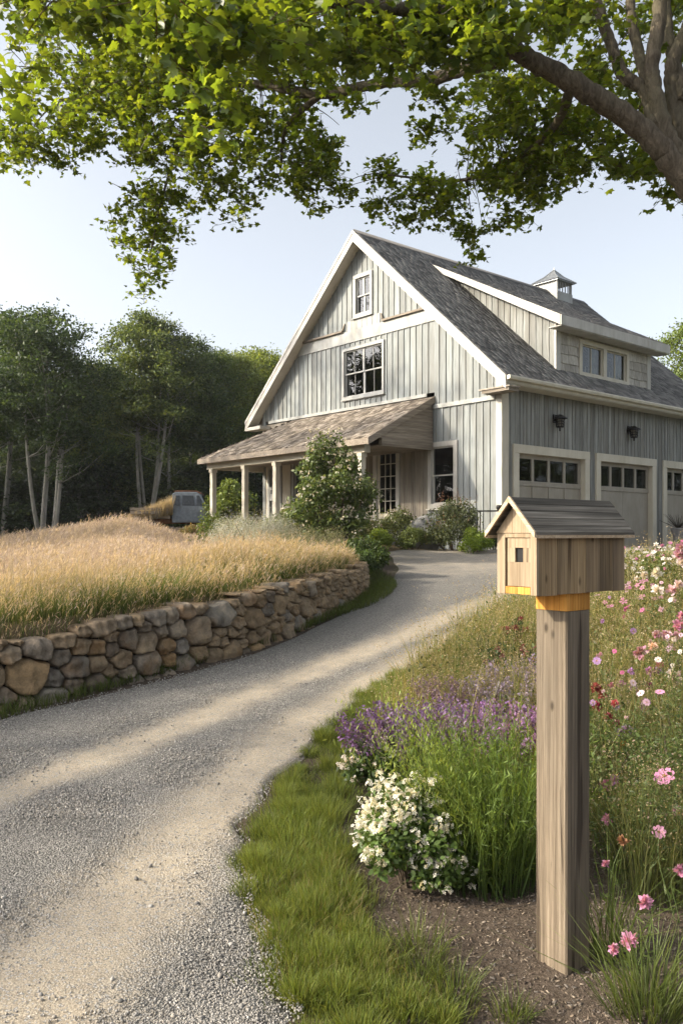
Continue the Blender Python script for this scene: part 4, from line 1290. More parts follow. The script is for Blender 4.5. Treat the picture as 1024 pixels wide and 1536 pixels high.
for s_ in (-1, 1):
    rf.hexa([(ra - .010, s_ * (ey + .002), ez - .010), (ra - .001, s_ * (ey + .002), ez - .010), (ra - .001, 0, rz - .012), (ra - .010, 0, rz - .012), (ra - .010, s_ * (ey + .002), ez + .012), (ra - .001, s_ * (ey + .002), ez + .012), (ra - .001, 0, rz + .010), (ra - .010, 0, rz + .010)])
    rf.hexa([(ra, s_ * (ey - .003), ez - .012), (rb, s_ * (ey - .003), ez - .012), (rb, s_ * (ey + .002), ez - .012), (ra, s_ * (ey + .002), ez - .012), (ra, s_ * (ey - .003), ez - .001), (rb, s_ * (ey - .003), ez - .001), (rb, s_ * (ey + .002), ez - .001), (ra, s_ * (ey + .002), ez - .001)])
rf.build('roof_trim', M['mail_trim'], mail)

# ------------------------------------------------------------------ old truck sunk in the field grass
TY = 33.5
TX = at(262, TY)
TRZ = 1.62
truck = empty('pickup_truck', (TX, TY, TRZ), R(4))
tag(truck, 'old faded blue pickup truck with a rusty flatbed, half sunk in tall dry grass', 'pickup truck')
S_ = MB()
# cab: side outline in x/z, nose to the right
def shell(prof, w0, w1, m=0, mbx=None):
    """profile extruded across y with the upper part drawn in"""
    n = len(prof); zt = max(p[1] for p in prof); zb = min(p[1] for p in prof)
    f = lambda z: w0 + (w1 - w0) * max(0, (z - 1.05) / (zt - 1.05))
    a = [mbx.vert((x, -f(z), z)) for x, z in prof]; b = [mbx.vert((x, f(z), z)) for x, z in prof]
    mbx.f.append(a[::-1]); mbx.f.append(b); mbx.m += [m, m]; mbx.r += [.5, .5]
    for i in range(n):
        j = (i + 1) % n; mbx.f.append([a[i], a[j], b[j], b[i]]); mbx.m.append(m); mbx.r.append(.5)
shell([(.0, .45), (1.35, .45), (1.35, 1.08), (1.12, 1.55), (.95, 1.66), (.12, 1.66), (.0, 1.58)], .86, .74, 0, S_)
shell([(1.352, .5), (2.25, .5), (2.32, .7), (2.3, 1.0), (2.1, 1.08), (1.352, 1.10)], .84, .8, 0, S_)
S_.build('cab', M['car'], truck, bevel=.03)
mb = MB(); shell([(.03, 1.68), (.92, 1.68), (1.1, 1.58), (1.12, 1.62), (.95, 1.72), (.1, 1.72)], .74, .70, 0, mb); mb.build('cab_roof', M['rust'], truck)
for s_ in (-1, 1):
    mb = MB()
    yy = lambda z: s_ * (.86 + (.74 - .86) * (z - 1.05) / .61 + .006)
    for x0, x1, x2, x3 in ((.1, .30, .30, .14), (.40, .88, .82, .40), (.95, 1.24, 1.06, .95)):
        mb.face([(x0, yy(1.12), 1.12), (x1, yy(1.12), 1.12), (x2, yy(1.52), 1.52), (x3, yy(1.52), 1.52)])
    mb.build('window', m_plain('dark_cab_glass', (.015, .018, .02), .12), truck)
    mb = MB(); mb.box(.36, 1.0, s_ * .866, s_ * .872, .5, 1.1); mb.build('door', M['car'], truck, bevel=.002)
mb = MB(); mb.face([(1.345, -.74, 1.11), (1.345, .74, 1.11), (1.14, .68, 1.54), (1.14, -.68, 1.54)]); mb.build('windscreen', m_plain('dark_windscreen', (.02, .024, .026), .1), truck)
mb = MB()
for z0, z1 in ((.78, .90), (.93, 1.03)): mb.box(-1.55, -.08, -.92, -.88, z0, z1); mb.box(-1.55, -.08, .88, .92, z0, z1); mb.box(-1.60, -1.56, -.9, .9, z0, z1)
for x in (-1.5, -1.05, -.6, -.15): mb.box(x, x + .07, -.88, -.85, .6, 1.05); mb.box(x, x + .07, .85, .88, .6, 1.05)
mb.box(-1.55, -.06, -.87, .87, .62, .70)
mb.build('flatbed', M['plank'], truck)
mb = MB(); mb.box(-1.58, 1.4, -.5, -.4, .42, .6); mb.box(-1.58, 1.4, .4, .5, .42, .6); mb.build('chassis', M['rust'], truck)
for x in (-1.0, 1.75):
    for s_ in (-1, 1):
        T = lambda a, b, c, x=x, s_=s_: (x + a, s_ * (.70 + c), .36 + b)
        mb = MB(T); mb.lathe([(.2, 0), (.36, .02), (.36, .18), (.2, .2)], (0, 0), 20); mb.build('wheel', M['rubber'], truck, smooth=False)

# ------------------------------------------------------------------ maple over the drive
maple = empty('maple_tree', (4.55, 7.6, tz(4.55, 7.6)))
tag(maple, 'large maple tree with rough brown limbs arching over the driveway', 'tree')
mo = Vector(maple.location)
def pt(u, v, Y): return Vector(((u - 512) / F * Y, Y, H - (v - VH) / F * Y))
def limb(name, pts, rad, mat='bark', par=maple, org=mo, sub=10, wob=.025, n=12):
    P = np.array([tuple(p) for p in pts]); Q = spline(P, (len(P) - 1) * sub + 1); rr_ = spline(np.array([[r, 0] for r in rad]), (len(P) - 1) * sub + 1)[:, 0]
    Q = Q + RNG.normal(0, wob, Q.shape) * np.clip(rr_, 0, .3)[:, None] * 2.2
    mb = MB(); mb.tube([Vector(q) - org for q in Q], [max(float(r), .004) * (1 + .05 * math.sin(i * 1.9)) for i, r in enumerate(rr_)], n)
    mb.build(name, M[mat], par, smooth=True)
    return Q
LP = []
base = Vector((4.55, 7.6, tz(4.55, 7.6) - .1))
fork = pt(1085, 345, 7.35)
limb('trunk', [base, base + Vector((-.05, 0, .25)), base + Vector((-.2, -.05, 1.6)), base + Vector((-.75, -.15, 2.6)), fork, pt(1052, 290, 7.35), pt(1020, 245, 7.4)], [.46, .36, .30, .26, .20, .15, .11])
LP.append(limb('limb', [pt(1075, 335, 7.3), pt(1020, 262, 7.3), pt(980, 212, 7.25), pt(935, 172, 7.2), pt(860, 124, 7.1), pt(790, 86, 7.1), pt(745, 55, 7.1), pt(690, 10, 7.0), pt(640, -60, 7.0)], [0.126, 0.111, 0.099, 0.096, 0.089, 0.077, 0.062, 0.055, 0.030]))
LP.append(limb('limb', [pt(770, 76, 7.15), pt(735, 92, 7.4), pt(690, 104, 7.8), pt(640, 119, 8.2), pt(570, 124, 8.6), pt(480, 141, 9.0), pt(400, 128, 9.3), pt(300, 120, 9.6), pt(200, 130, 10.0), pt(90, 150, 10.2)], [0.059, 0.067, 0.065, 0.062, 0.055, 0.050, 0.050, 0.040, 0.030, 0.015]))
LP.append(limb('limb', [pt(1040, 275, 7.4), pt(1000, 205, 7.4), pt(984, 150, 7.4), pt(978, 90, 7.4), pt(990, 10, 7.4), pt(985, -120, 7.4)], [0.089, 0.085, 0.074, 0.067, 0.062, 0.050]))
LP.append(limb('limb', [pt(980, 190, 7.4), pt(968, 138, 7.5), pt(935, 112, 7.55), pt(918, 70, 7.6), pt(898, 15, 7.6), pt(870, -90, 7.6)], [0.059, 0.060, 0.057, 0.050, 0.050, 0.030]))
LP.append(limb('limb', [pt(972, 140, 7.6), pt(958, 80, 7.8), pt(945, 10, 7.9), pt(950, -80, 8.0)], [0.046, 0.050, 0.045, 0.030]))
LP.append(limb('limb', [pt(1050, 280, 7.5), pt(1022, 200, 7.6), pt(1010, 140, 7.7), pt(1010, 90, 7.7), pt(1045, 10, 7.8), pt(1080, -100, 7.9)], [0.081, 0.074, 0.074, 0.067, 0.059, 0.050]))
LP.append(limb('limb', [pt(1025, 150, 7.6), pt(1000, 40, 7.9), pt(995, -60, 8.1)], [0.059, 0.055, 0.050]))
LP.append(limb('limb', [pt(700, 20, 7.0), pt(560, 8, 6.6), pt(400, -10, 6.4), pt(230, -20, 6.3), pt(90, -10, 6.2)], [0.050, 0.050, 0.040, 0.030, 0.015]))
LP.append(limb('limb', [pt(860, 124, 7.1), pt(830, 190, 8.2), pt(770, 240, 9.0), pt(690, 270, 9.4), pt(580, 262, 9.6)], [0.050, 0.040, 0.030, 0.020, 0.010]))
LP.append(limb('limb', [pt(300, 120, 9.6), pt(275, 200, 10.0), pt(245, 290, 10.4), pt(222, 400, 10.6)], [0.030, 0.022, 0.016, 0.008]))
LP.append(limb('limb', [pt(480, 141, 9.0), pt(430, 190, 9.3), pt(420, 260, 9.6)], [0.040, 0.025, 0.010]))
LPA = np.concatenate(LP)

# sprays of leaves: u, v, ru, rv, Y, spread in depth, number of sprays, leaf size
BL = [
    (30, -10, 70, 38, 6.2, .5, 24, .105), (160, 10, 80, 34, 6.1, .5, 34, .105), (270, 15, 70, 50, 5.6, .5, 34, .11), (330, 60, 55, 75, 5.4, .4, 30, .11), (380, 40, 70, 60, 6.0, .5, 34, .105), (305, 165, 22, 42, 5.3, .2, 7, .105),
    (470, 30, 70, 55, 6.4, .5, 44, .10), (560, 40, 80, 60, 6.8, .6, 55, .10), (660, 35, 70, 60, 7.0, .5, 50, .10), (740, 20, 60, 50, 6.7, .4, 34, .105), (700, 70, 60, 40, 6.9, .3, 24, .10), (810, 15, 80, 40, 7.3, .6, 36, .10), (900, 20, 70, 45, 8.2, .6, 34, .10), (985, 30, 60, 60, 8.4, .6, 34, .10),
    (35, 110, 26, 70, 6.0, .3, 5, .12),
    (90, 110, 50, 45, 9.8, .6, 36, .095), (60, 180, 60, 60, 10.2, .6, 44, .095), (20, 200, 40, 50, 10.2, .6, 26, .095), (160, 120, 80, 55, 10.0, 1.2, 130, .09), (240, 130, 80, 60, 10.0, 1.2, 150, .09), (200, 190, 80, 45, 10.2, 1.0, 110, .09), (110, 195, 60, 45, 10.2, .7, 44, .095), (300, 110, 80, 70, 9.8, 1.1, 130, .09),
    (330, 200, 70, 60, 10.0, 1.0, 96, .09), (300, 260, 60, 45, 10.3, .7, 40, .09), (400, 180, 70, 60, 9.7, .9, 90, .09), (430, 240, 60, 50, 9.8, .8, 72, .09), (490, 225, 42, 60, 9.7, .6, 34, .09), (512, 265, 22, 36, 9.7, .4, 10, .09), (350, 300, 34, 34, 10.1, .4, 14, .09), (480, 290, 40, 20, 9.9, .4, 8, .09),
    (400, 108, 80, 46, 9.2, .8, 44, .095), (480, 90, 60, 34, 9.2, .6, 28, .095), (540, 148, 24, 16, 8.8, .4, 6, .09), (600, 80, 50, 20, 8.8, .5, 12, .095), (655, 120, 26, 22, 8.3, .3, 6, .09),
    (240, 300, 60, 26, 10.4, .5, 20, .09), (210, 340, 45, 34, 10.5, .4, 20, .088), (260, 320, 36, 30, 10.5, .4, 14, .088), (222, 385, 36, 30, 10.6, .4, 14, .088), (188, 365, 26, 22, 10.6, .3, 8, .088), (222, 425, 16, 22, 10.6, .2, 5, .088), (250, 350, 24, 26, 10.6, .3, 7, .088), (110, 225, 22, 28, 10.3, .3, 7, .095), (55, 235, 26, 20, 10.2, .3, 7, .095), (215, 245, 40, 26, 10.3, .4, 12, .09),
    (655, 138, 18, 16, 8.4, .2, 6, .088), (640, 172, 16, 28, 8.6, .2, 7, .088),
    (725, 165, 45, 60, 9.0, .7, 56, .09), (780, 175, 60, 60, 8.8, .7, 76, .09), (840, 200, 50, 50, 8.6, .6, 50, .09), (770, 225, 60, 40, 9.0, .5, 36, .09), (730, 230, 60, 45, 9.3, .6, 34, .088), (800, 245, 50, 34, 9.2, .5, 26, .088), (760, 290, 60, 30, 9.5, .5, 24, .088), (690, 270, 60, 26, 9.6, .5, 22, .088), (640, 300, 45, 24, 9.7, .4, 14, .088), (580, 265, 34, 22, 9.7, .3, 11, .088), (565, 305, 26, 26, 9.7, .3, 9, .088), (625, 335, 30, 18, 9.8, .3, 7, .088), (690, 330, 50, 26, 9.7, .4, 14, .088), (700, 368, 26, 18, 9.8, .2, 6, .088), (770, 325, 36, 18, 9.6, .3, 8, .088), (680, 300, 50, 24, 9.7, .4, 14, .088),
    (850, 110, 70, 50, 8.4, .7, 48, .095), (930, 140, 60, 50, 8.8, .7, 40, .095), (900, 210, 50, 45, 8.4, .6, 34, .092), (950, 235, 50, 30, 8.2, .5, 24, .095), (1000, 190, 40, 60, 8.6, .5, 24, .095), (985, 262, 30, 22, 8.0, .3, 9, .10), (1012, 302, 16, 16, 7.8, .2, 4, .10), (880, 245, 26, 26, 8.3, .3, 9, .092), (820, 285, 24, 24, 9.0, .3, 7, .09),
    # the crown above the frame
    (150, -110, 200, 80, 7.6, 1.2, 60, .11), (420, -130, 220, 90, 7.6, 1.4, 90, .11), (700, -140, 220, 100, 7.8, 1.4, 110, .11), (950, -130, 200, 110, 8.0, 1.4, 110, .11), (1180, -40, 170, 130, 8.2, 1.3, 80, .11), (1160, 160, 110, 100, 8.6, 1.0, 50, .11), (600, -330, 380, 120, 8.0, 1.8, 90, .12), (1000, -380, 260, 160, 8.2, 1.6, 90, .12),
    (330, -60, 160, 40, 7.6, .8, 40, .11),
    (150, 30, 150, 50, 9.0, 1.0, 90, .10), (400, 30, 150, 50, 8.4, 1.0, 90, .10), (120, -150, 220, 120, 10.5, 1.6, 110, .11), (400, -160, 220, 120, 10.2, 1.6, 110, .11),
]
acc = Acc()
mcol = [(.055, .092, .013), (.078, .12, .015), (.105, .145, .018), (.042, .076, .014), (.088, .13, .016)]
TWC = np.array([.07, .055, .04])
for (u, v, ru, rv, Yc, dY, ns, ls) in BL:
    k = int(ns * (.7 if v < -20 else 1.25 if Yc < 8 else 1.6 if ns < 27 else 1.05))
    ls = ls * .93
    cen = RNG.random((max(2, k // 5), 2))
    tone = RNG.uniform(.72, 1.32, k)
    a = RNG.random(k) * 6.283; q = np.sqrt(RNG.random(k)) * (1 + RNG.normal(0, .05, k))
    ci = RNG.integers(0, max(2, k // 5), k)                # sprays gather in bunches
    a = cen[ci, 0] * 6.283 + RNG.normal(0, .10, k); q = np.sqrt(cen[ci, 1]) + RNG.normal(0, .09, k)
    us = u + ru * q * np.cos(a) + RNG.normal(0, 7, k); vs = v + rv * q * np.sin(a) + RNG.normal(0, 7, k); Ys = Yc + RNG.normal(0, dY * .6, k)
    C = np.stack([(us - 512) / F * Ys, Ys, H - (vs - VH) / F * Ys], 1) - np.array(mo)
    # each spray is a drooping twig with leaves along it
    az = RNG.random(k) * 6.283
    dirv = np.stack([np.cos(az), np.sin(az), RNG.normal(-.45, .3, k)], 1); dirv /= np.linalg.norm(dirv, axis=1, keepdims=True)
    ln_ = RNG.uniform(.22, .5, k) * (ls / .09)
    A = C - dirv * ln_[:, None] * .5; B = C + dirv * ln_[:, None] * .5
    tubes_np(acc, A, B, np.full(k, .0045), np.full(k, .0018), TWC)
    m = 12
    tt = np.tile(np.linspace(.05, 1.05, m), k)
    P = np.repeat(A, m, 0) + np.repeat(B - A, m, 0) * tt[:, None] + RNG.normal(0, .036, (k * m, 3)) * (ls / .09)
    nrm = rnd_dirs(k * m, 1.15, .72)
    size = ls * RNG.uniform(.38, .70, k * m)
    T, Fc = MAPLE if Yc < 7.9 else MAPLE_S
    # the leaf hangs: tip outward and down
    Rm = rot_from(nrm, RNG.random(k * m) * 6.283)
    acc.put(T, Fc, P, Rm, size, pick(mcol, k * m, .16) * np.repeat(tone, m)[:, None])
# connecting branchlets from the limbs to the sprays
for (u, v, ru, rv, Yc, dY, ns, ls) in BL:
    if u == 640 and v == 172: continue
    for _ in range(max(1, ns // 9)):
        a_, q_ = RNG.random() * 6.283, RNG.random() ** .5
        E = np.array(pt(u + ru * q_ * math.cos(a_) * .8, v + rv * q_ * math.sin(a_) * .8, Yc + RNG.normal(0, dY * .4)))
        d_ = np.linalg.norm(LPA - E, axis=1)
        S0 = LPA[np.argmin(d_)]
        L_ = np.linalg.norm(E - S0)
        if L_ > 1.5 or L_ < .1: continue
        midp = (S0 + E) / 2 + np.array([0, 0, .12 * L_]) + RNG.normal(0, .05 * L_, 3)
        r0 = .004 + .006 * L_
        Q = np.stack([(1 - s) ** 2 * S0 + 2 * s * (1 - s) * midp + s * s * E for s in np.linspace(0, 1, 6)]) - np.array(mo)
        rr_ = np.linspace(r0, .003, 6)
        tubes_np(acc, Q[:-1], Q[1:], rr_[:-1], rr_[1:], TWC)
acc.obj('crown', M['maple'], maple)


# ------------------------------------------------------------------ woodland trees
def make_tree(seed, h, stems, spread, crown, leaf=.17, nclump=80, per=120, pal=None, bark='bark_pale', low=.42, lean=.0, name='woodland_tree', shape='oval'):
    global RNG
    RNG = np.random.default_rng(seed); rr = random.Random(seed)
    root = empty(name)
    pal = pal or [(.035, .06, .018), (.05, .08, .022), (.065, .098, .026), (.03, .052, .02)]
    mb = MB(); tips = []
    for s in range(stems):
        a = rr.uniform(0, 6.28); off = spread * rr.uniform(.3, 1) * (0 if stems == 1 else 1)
        top = Vector((math.cos(a) * (off * 2.9 + rr.uniform(0, .6)), math.sin(a) * off * 2.4, h * rr.uniform(.72, .95)))
        bs = Vector((math.cos(a) * off * .35, math.sin(a) * off * .35, -.3))
        r0 = (.15 if stems == 1 else .115) * rr.uniform(.8, 1.15) * h / 10
        pts = []; N = 12
        for k in range(N + 1):
            t = k / N
            p = bs.lerp(top, t) + Vector((math.sin(t * 5 + a) * .14, math.cos(t * 4 + a * 2) * .14, 0)) * (1 if k else 0)
            pts.append(p)
        mb.tube(pts, [r0 * (1 - .8 * k / N) * (1.3 if k == 0 else 1) for k in range(N + 1)], 8)
        for b in range(9):
            t = rr.uniform(low * .8, .95); p = bs.lerp(top, t)
            ip = pts[min(N, int(t * N))]
            az = rr.uniform(0, 6.28); L = crown * rr.uniform(.4, 1.0) * (1.1 - .5 * t)
            e = ip + Vector((math.cos(az) * L, math.sin(az) * L, L * rr.uniform(.25, .8)))
            m1 = ip.lerp(e, .5) + Vector((0, 0, -.08 * L))
            mb.tube([ip, m1, e], [r0 * .32 * (1 - .5 * t), r0 * .22 * (1 - .5 * t), .012], 5)
            tips.append(e)
        tips.append(top)
    mb.build('trunk', M[bark], root, smooth=True)
    ac = Acc(); cl = []
    for e in tips: cl.append((e.x, e.y, e.z))
    while len(cl) < nclump:
        z = rr.uniform(low, 1.0)
        if shape == 'cone': w = max(.12, 1.02 - z)
        elif shape == 'full': w = math.sin(math.pi * min(1, .18 + z * .8)) ** .6
        else:
            q = (z - low) / (1 - low); w = math.sin(math.pi * (.12 + .84 * q)) ** .65
        a = rr.uniform(0, 6.28); q = math.sqrt(rr.random()) * (1 + .22 * math.sin(3 * a + seed + z * 7))
        cl.append((math.cos(a) * crown * w * q, math.sin(a) * crown * w * q, h * z))
    for c in cl:
        n = int(per * rr.uniform(.5, 1.4)); s = rr.uniform(.35, .75) * (crown / 2.4) ** .5
        P = RNG.normal(0, 1, (n, 3)) * np.array([s, s, s * .55]) * .62 + np.array(c)
        tone = rr.uniform(.75, 1.3)
        ac.put(DIAM[0], DIAM[1], P, rot_from(rnd_dirs(n, .7, .8), RNG.random(n) * 6.28), leaf * RNG.uniform(.6, 1.2, n), pick(pal, n, .2) * tone)
    ac.obj('crown', M['wood_leaf'], root)
    return root

PALE = [(.06, .092, .026), (.085, .118, .032), (.115, .145, .04), (.045, .072, .024)]
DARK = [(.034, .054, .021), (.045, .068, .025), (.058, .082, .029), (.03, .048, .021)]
LITE = [(.07, .11, .022), (.095, .13, .026), (.06, .095, .022)]
protos = {
    'multi': make_tree(21, 10.5, 5, .75, 2.9, .155, 190, 170, PALE, low=.46, name='pale_trunk_tree'),
    'multi2': make_tree(22, 10.5, 4, .55, 2.5, .155, 170, 170, PALE, low=.5, name='pale_trunk_tree'),
    'single': make_tree(23, 10.5, 1, 0, 2.1, .155, 140, 160, PALE, low=.46, name='pale_trunk_tree'),
    'lite': make_tree(24, 10.5, 2, .4, 2.3, .14, 150, 180, LITE, low=.4, name='leafy_tree', bark='bark_dark'),
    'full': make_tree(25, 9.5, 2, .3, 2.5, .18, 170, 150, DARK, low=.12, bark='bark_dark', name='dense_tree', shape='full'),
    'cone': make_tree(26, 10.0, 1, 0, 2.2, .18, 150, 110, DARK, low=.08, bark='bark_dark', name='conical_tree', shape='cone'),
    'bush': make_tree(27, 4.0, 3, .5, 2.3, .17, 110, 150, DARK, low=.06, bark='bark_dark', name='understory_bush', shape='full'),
}
protos['airy'] = make_tree(28, 12.0, 3, .6, 3.2, .16, 95, 70, PALE, low=.35, name='leafy_tree')
used = set()
def place_tree(kind, x, y, h, label, group, rz=None, wide=1.0, name=None):
    p = protos[kind]
    base_h = {'multi': 10.5, 'multi2': 10.5, 'single': 10.5, 'lite': 10.5, 'full': 9.5, 'cone': 10.0, 'bush': 4.0, 'airy': 12.0}[kind]
    if kind in used: o = copy_tree(p)
    else: o = p; used.add(kind)
    s = h / base_h
    o.location = (x, y, tz(x, y) - .05); o.rotation_euler = (0, 0, random.uniform(0, 6.28) if rz is None else rz); o.scale = (s * wide, s * wide, s)
    tag(o, label, 'bush' if kind == 'bush' else 'tree', group)
    return o
FW = 'pale trunk trees along the wood edge'
for kind, u, Yt, h, lab, wd in (
    ('multi', 70, 36, 10.0, 'tallest many stemmed tree with pale grey trunks rising from the dry grass slope', 1.0),
    ('multi2', 218, 42, 11.0, 'pale many stemmed tree with slim forked trunks behind the old pickup truck', .95),
    ('single', 262, 43, 10.2, 'slim single pale trunk standing just above the cab of the pickup truck', .9),
    ('single', 288, 45, 10.4, 'slim pale trunk between the pickup truck and the first porch post', .9),
    ('multi2', 2, 41, 11.4, 'leafy pale stemmed tree cut by the edge of the photo behind the grass slope', 1.0),
    ('single', 124, 43, 8.9, 'lower tree with one pale trunk in the dip of the treeline', 1.0),
    ('lite', 160, 48, 9.6, 'yellow green sunlit tree seen through the dip of the treeline', 1.0),
    ('lite', 345, 49, 10.6, 'bright leafy tree crown above the hipped end of the porch roof', 1.0),
    ('lite', 392, 52, 11.4, 'leafy tree crown touching the left eave of the gable', 1.0),
    ('lite', 318, 47, 10.3, 'leafy rounded crown between the forked pale tree and the porch', .85)):
    place_tree(kind, at(u, Yt), Yt, h, lab, FW, None, wd)
for i in range(17):
    u = -70 + i * 33; Yt = 53 + (i % 3) * 3
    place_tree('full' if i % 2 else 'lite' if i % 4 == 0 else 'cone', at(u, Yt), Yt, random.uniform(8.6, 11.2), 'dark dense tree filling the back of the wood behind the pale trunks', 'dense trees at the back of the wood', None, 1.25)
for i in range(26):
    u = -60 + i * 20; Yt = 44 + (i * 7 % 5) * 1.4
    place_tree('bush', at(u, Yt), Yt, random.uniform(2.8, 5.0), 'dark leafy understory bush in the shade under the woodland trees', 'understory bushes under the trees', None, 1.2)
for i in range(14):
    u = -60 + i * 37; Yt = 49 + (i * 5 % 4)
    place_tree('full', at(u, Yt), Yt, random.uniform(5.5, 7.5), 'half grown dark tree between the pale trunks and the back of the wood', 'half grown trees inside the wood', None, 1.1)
for i in range(13):
    place_tree('full' if i % 2 else 'cone', -38 - (i % 3) * 3, -6 + i * 4.2, 15 + (i * 7 % 4), 'dark dense tree where the wood wraps round the field outside the view', 'woods beside the field', None, 1.3)
for i in range(9):
    place_tree('full' if i % 2 else 'cone', 40 + (i % 3) * 4, 6 + i * 5.0, 9 + (i * 7 % 4), 'dark dense tree standing off beyond the garage court', 'woods beyond the garage', None, 1.3)
for i, (x_, y_) in enumerate(((21, 44), (26, 46), (31, 43), (36, 47), (41, 44), (-33, 44), (-38, 49))):
    place_tree('full' if i % 2 else 'cone', x_, y_, 9.5 + i % 3, 'dark dense tree standing off behind the house and the field edge', 'woods behind the house', None, 1.3)
place_tree('lite', at(1052, 40), 40, 10.6, 'sunlit green tree showing past the far end of the dormer roof', None)
# trees standing left of the view, whose shade reaches the drive and the gable
SH = 'shade trees left of the drive'
for x, y, h, k in ((-15.0, 4.4, 8.6, 'airy'), (-17.5, 18.0, 14.0, 'airy'), (-18.5, 21.5, 15.5, 'airy')):
    place_tree(k, x, y, h, 'leafy tree standing well left of the view beside the dry grass field', SH)
for k, p in protos.items():
    if k not in used:
        for c in list(p.children): bpy.data.objects.remove(c)
        bpy.data.objects.remove(p)
RNG = np.random.default_rng(101)

# ------------------------------------------------------------------ field of tall dry grass
def field_pts(n, ymin, ymax, kmin=-.62, kmax=.03, p=1.0):
    y = ymin + (ymax - ymin) * RNG.random(n) ** p
    k = RNG.uniform(kmin, kmax, n); x = k * y
    return x, y
acc = Acc()
def field_batch(n, y0, y1, hmin, hmax, w, segcol, kmin=-.6, kmax=.06, p=1.0, plume=True, edge=.03):
    x, y = field_pts(n, y0, y1, kmin, kmax, p)
    d = sdist(x, y, BOUND)
    # patchy clumps
    cl = np.sin(x * 2.3 + np.sin(y * 1.7) * 1.4) * np.sin(y * 2.1 + x * .8)
    keep = (d > edge) & (RNG.random(n) < .72 + .28 * cl)
    # garden bed near the house is not field
    keep &= ~((y > 13.3) & (y < 26) & (x > -.9 - (y - 13.3) * .21))
    keep &= ~((x > TX - 2.9) & (x < TX + 3.0) & (y > TY - 2.6) & (y < TY + 1.3))
    x, y, cl, d = x[keep], y[keep], cl[keep], d[keep]; n = len(x)
    z = terr(x, y)
    h = RNG.uniform(hmin, hmax, n) * (1 + .14 * cl) * np.clip(.55 + d * .5, .55, 1)
    h *= np.interp(y, [0, 20, 34], [1, 1, .85]) * (1 - .38 * np.clip((x / np.maximum(y, 1) + .245) / .04, 0, 1) * np.clip((y - 10.5) / 4, 0, 1))
    az = RNG.normal(.25, 1.1, n); lean = h * np.abs(RNG.normal(.22, .14, n))
    c0, c1 = segcol(x, y, cl, d)
    tip = blades(acc, x, y, z - .02, h, w * RNG.uniform(.7, 1.3, n), lean, az, c0, c1, .55)
    if plume:
        # feathery seed heads
        m = 4
        idx = np.where(RNG.random(n) < .55)[0]
        base = np.repeat(tip[idx], m, 0); k = len(base)
        hh = np.repeat(h[idx], m)
        down = np.tile(np.linspace(.0, .30, m), len(idx))
        base = base - np.stack([np.cos(np.repeat(az[idx], m)) * down * .12, np.sin(np.repeat(az[idx], m)) * down * .12, down * hh * .95], 1)
        dirs = np.stack([np.cos(np.repeat(az[idx], m)) * .5 + RNG.normal(0, .4, k), np.sin(np.repeat(az[idx], m)) * .4 + RNG.normal(0, .4, k), RNG.uniform(.5, 1.1, k)], 1)
        # long axis of the diamond is y
        Rm = rot_from(np.cross(dirs, RNG.normal(0, 1, (k, 3))), np.zeros(k))
        yv = dirs / np.linalg.norm(dirs, axis=1, keepdims=True); zv = Rm[:, :, 2]; xv = np.cross(yv, zv)
        Rm = np.stack([xv, yv, zv], -1)
        pal = np.where(RNG.random((k, 1)) < .5, np.array([[.49, .405, .37]]), np.array([[.42, .335, .325]])) * RNG.uniform(.7, 1.25, (k, 1))
        gold = np.clip(1 - (np.repeat(d[idx], m) - .8) / 2.4, 0, 1)[:, None] * (RNG.random((k, 1)) < .8)
        pal = pal * (1 - gold * .7) + np.array([[.42, .325, .18]]) * gold * .7
        acc.put(NARROW[0] * np.array([.8, 1, 1]), NARROW[1], base, Rm, RNG.uniform(.028, .07, k) * np.interp(base[:, 1], [7, 30], [.8, 2.2]), pal)
def seg_gold(x, y, cl, d):
    n = len(x)
    green = np.clip(1.3 - d / 1.5, 0, 1)[:, None] * (RNG.random((n, 1)) < .8)
    b = pick([(.11, .125, .035), (.15, .14, .05), (.08, .11, .028)], n, .2)
    g = pick([(.055, .095, .022), (.07, .11, .028)], n, .2)
    t = pick([(.34, .275, .135), (.41, .335, .20), (.31, .235, .11), (.25, .21, .09)], n, .2) * (1 + .22 * cl[:, None])
    far = np.clip((d - .9) / 2.4, 0, 1)[:, None]
    t = t * (1 - .8 * far) + pick([(.43, .35, .315), (.37, .29, .275), (.47, .40, .34)], n, .15) * .8 * far
    return b * (1 - green) + g * green, t * (1 - green * .8) + (g * 1.5) * green * .8
field_batch(95000, 4.5, 13.0, .20, .43, .0020, seg_gold, kmin=-.75)
field_batch(9000, 4.8, 14, .44, .66, .0016, seg_gold, kmin=-.7)
field_batch(9000, 12, 30, .52, .80, .0034, seg_gold, kmin=-.6)
field_batch(80000, 10, 22, .28, .52, .0034, seg_gold, kmin=-.62)
field_batch(70000, 18, 44, .38, .66, .0068, seg_gold, kmin=-.60, p=1.2)
tag(acc.obj('field_grass', M['blade']), kind='stuff')

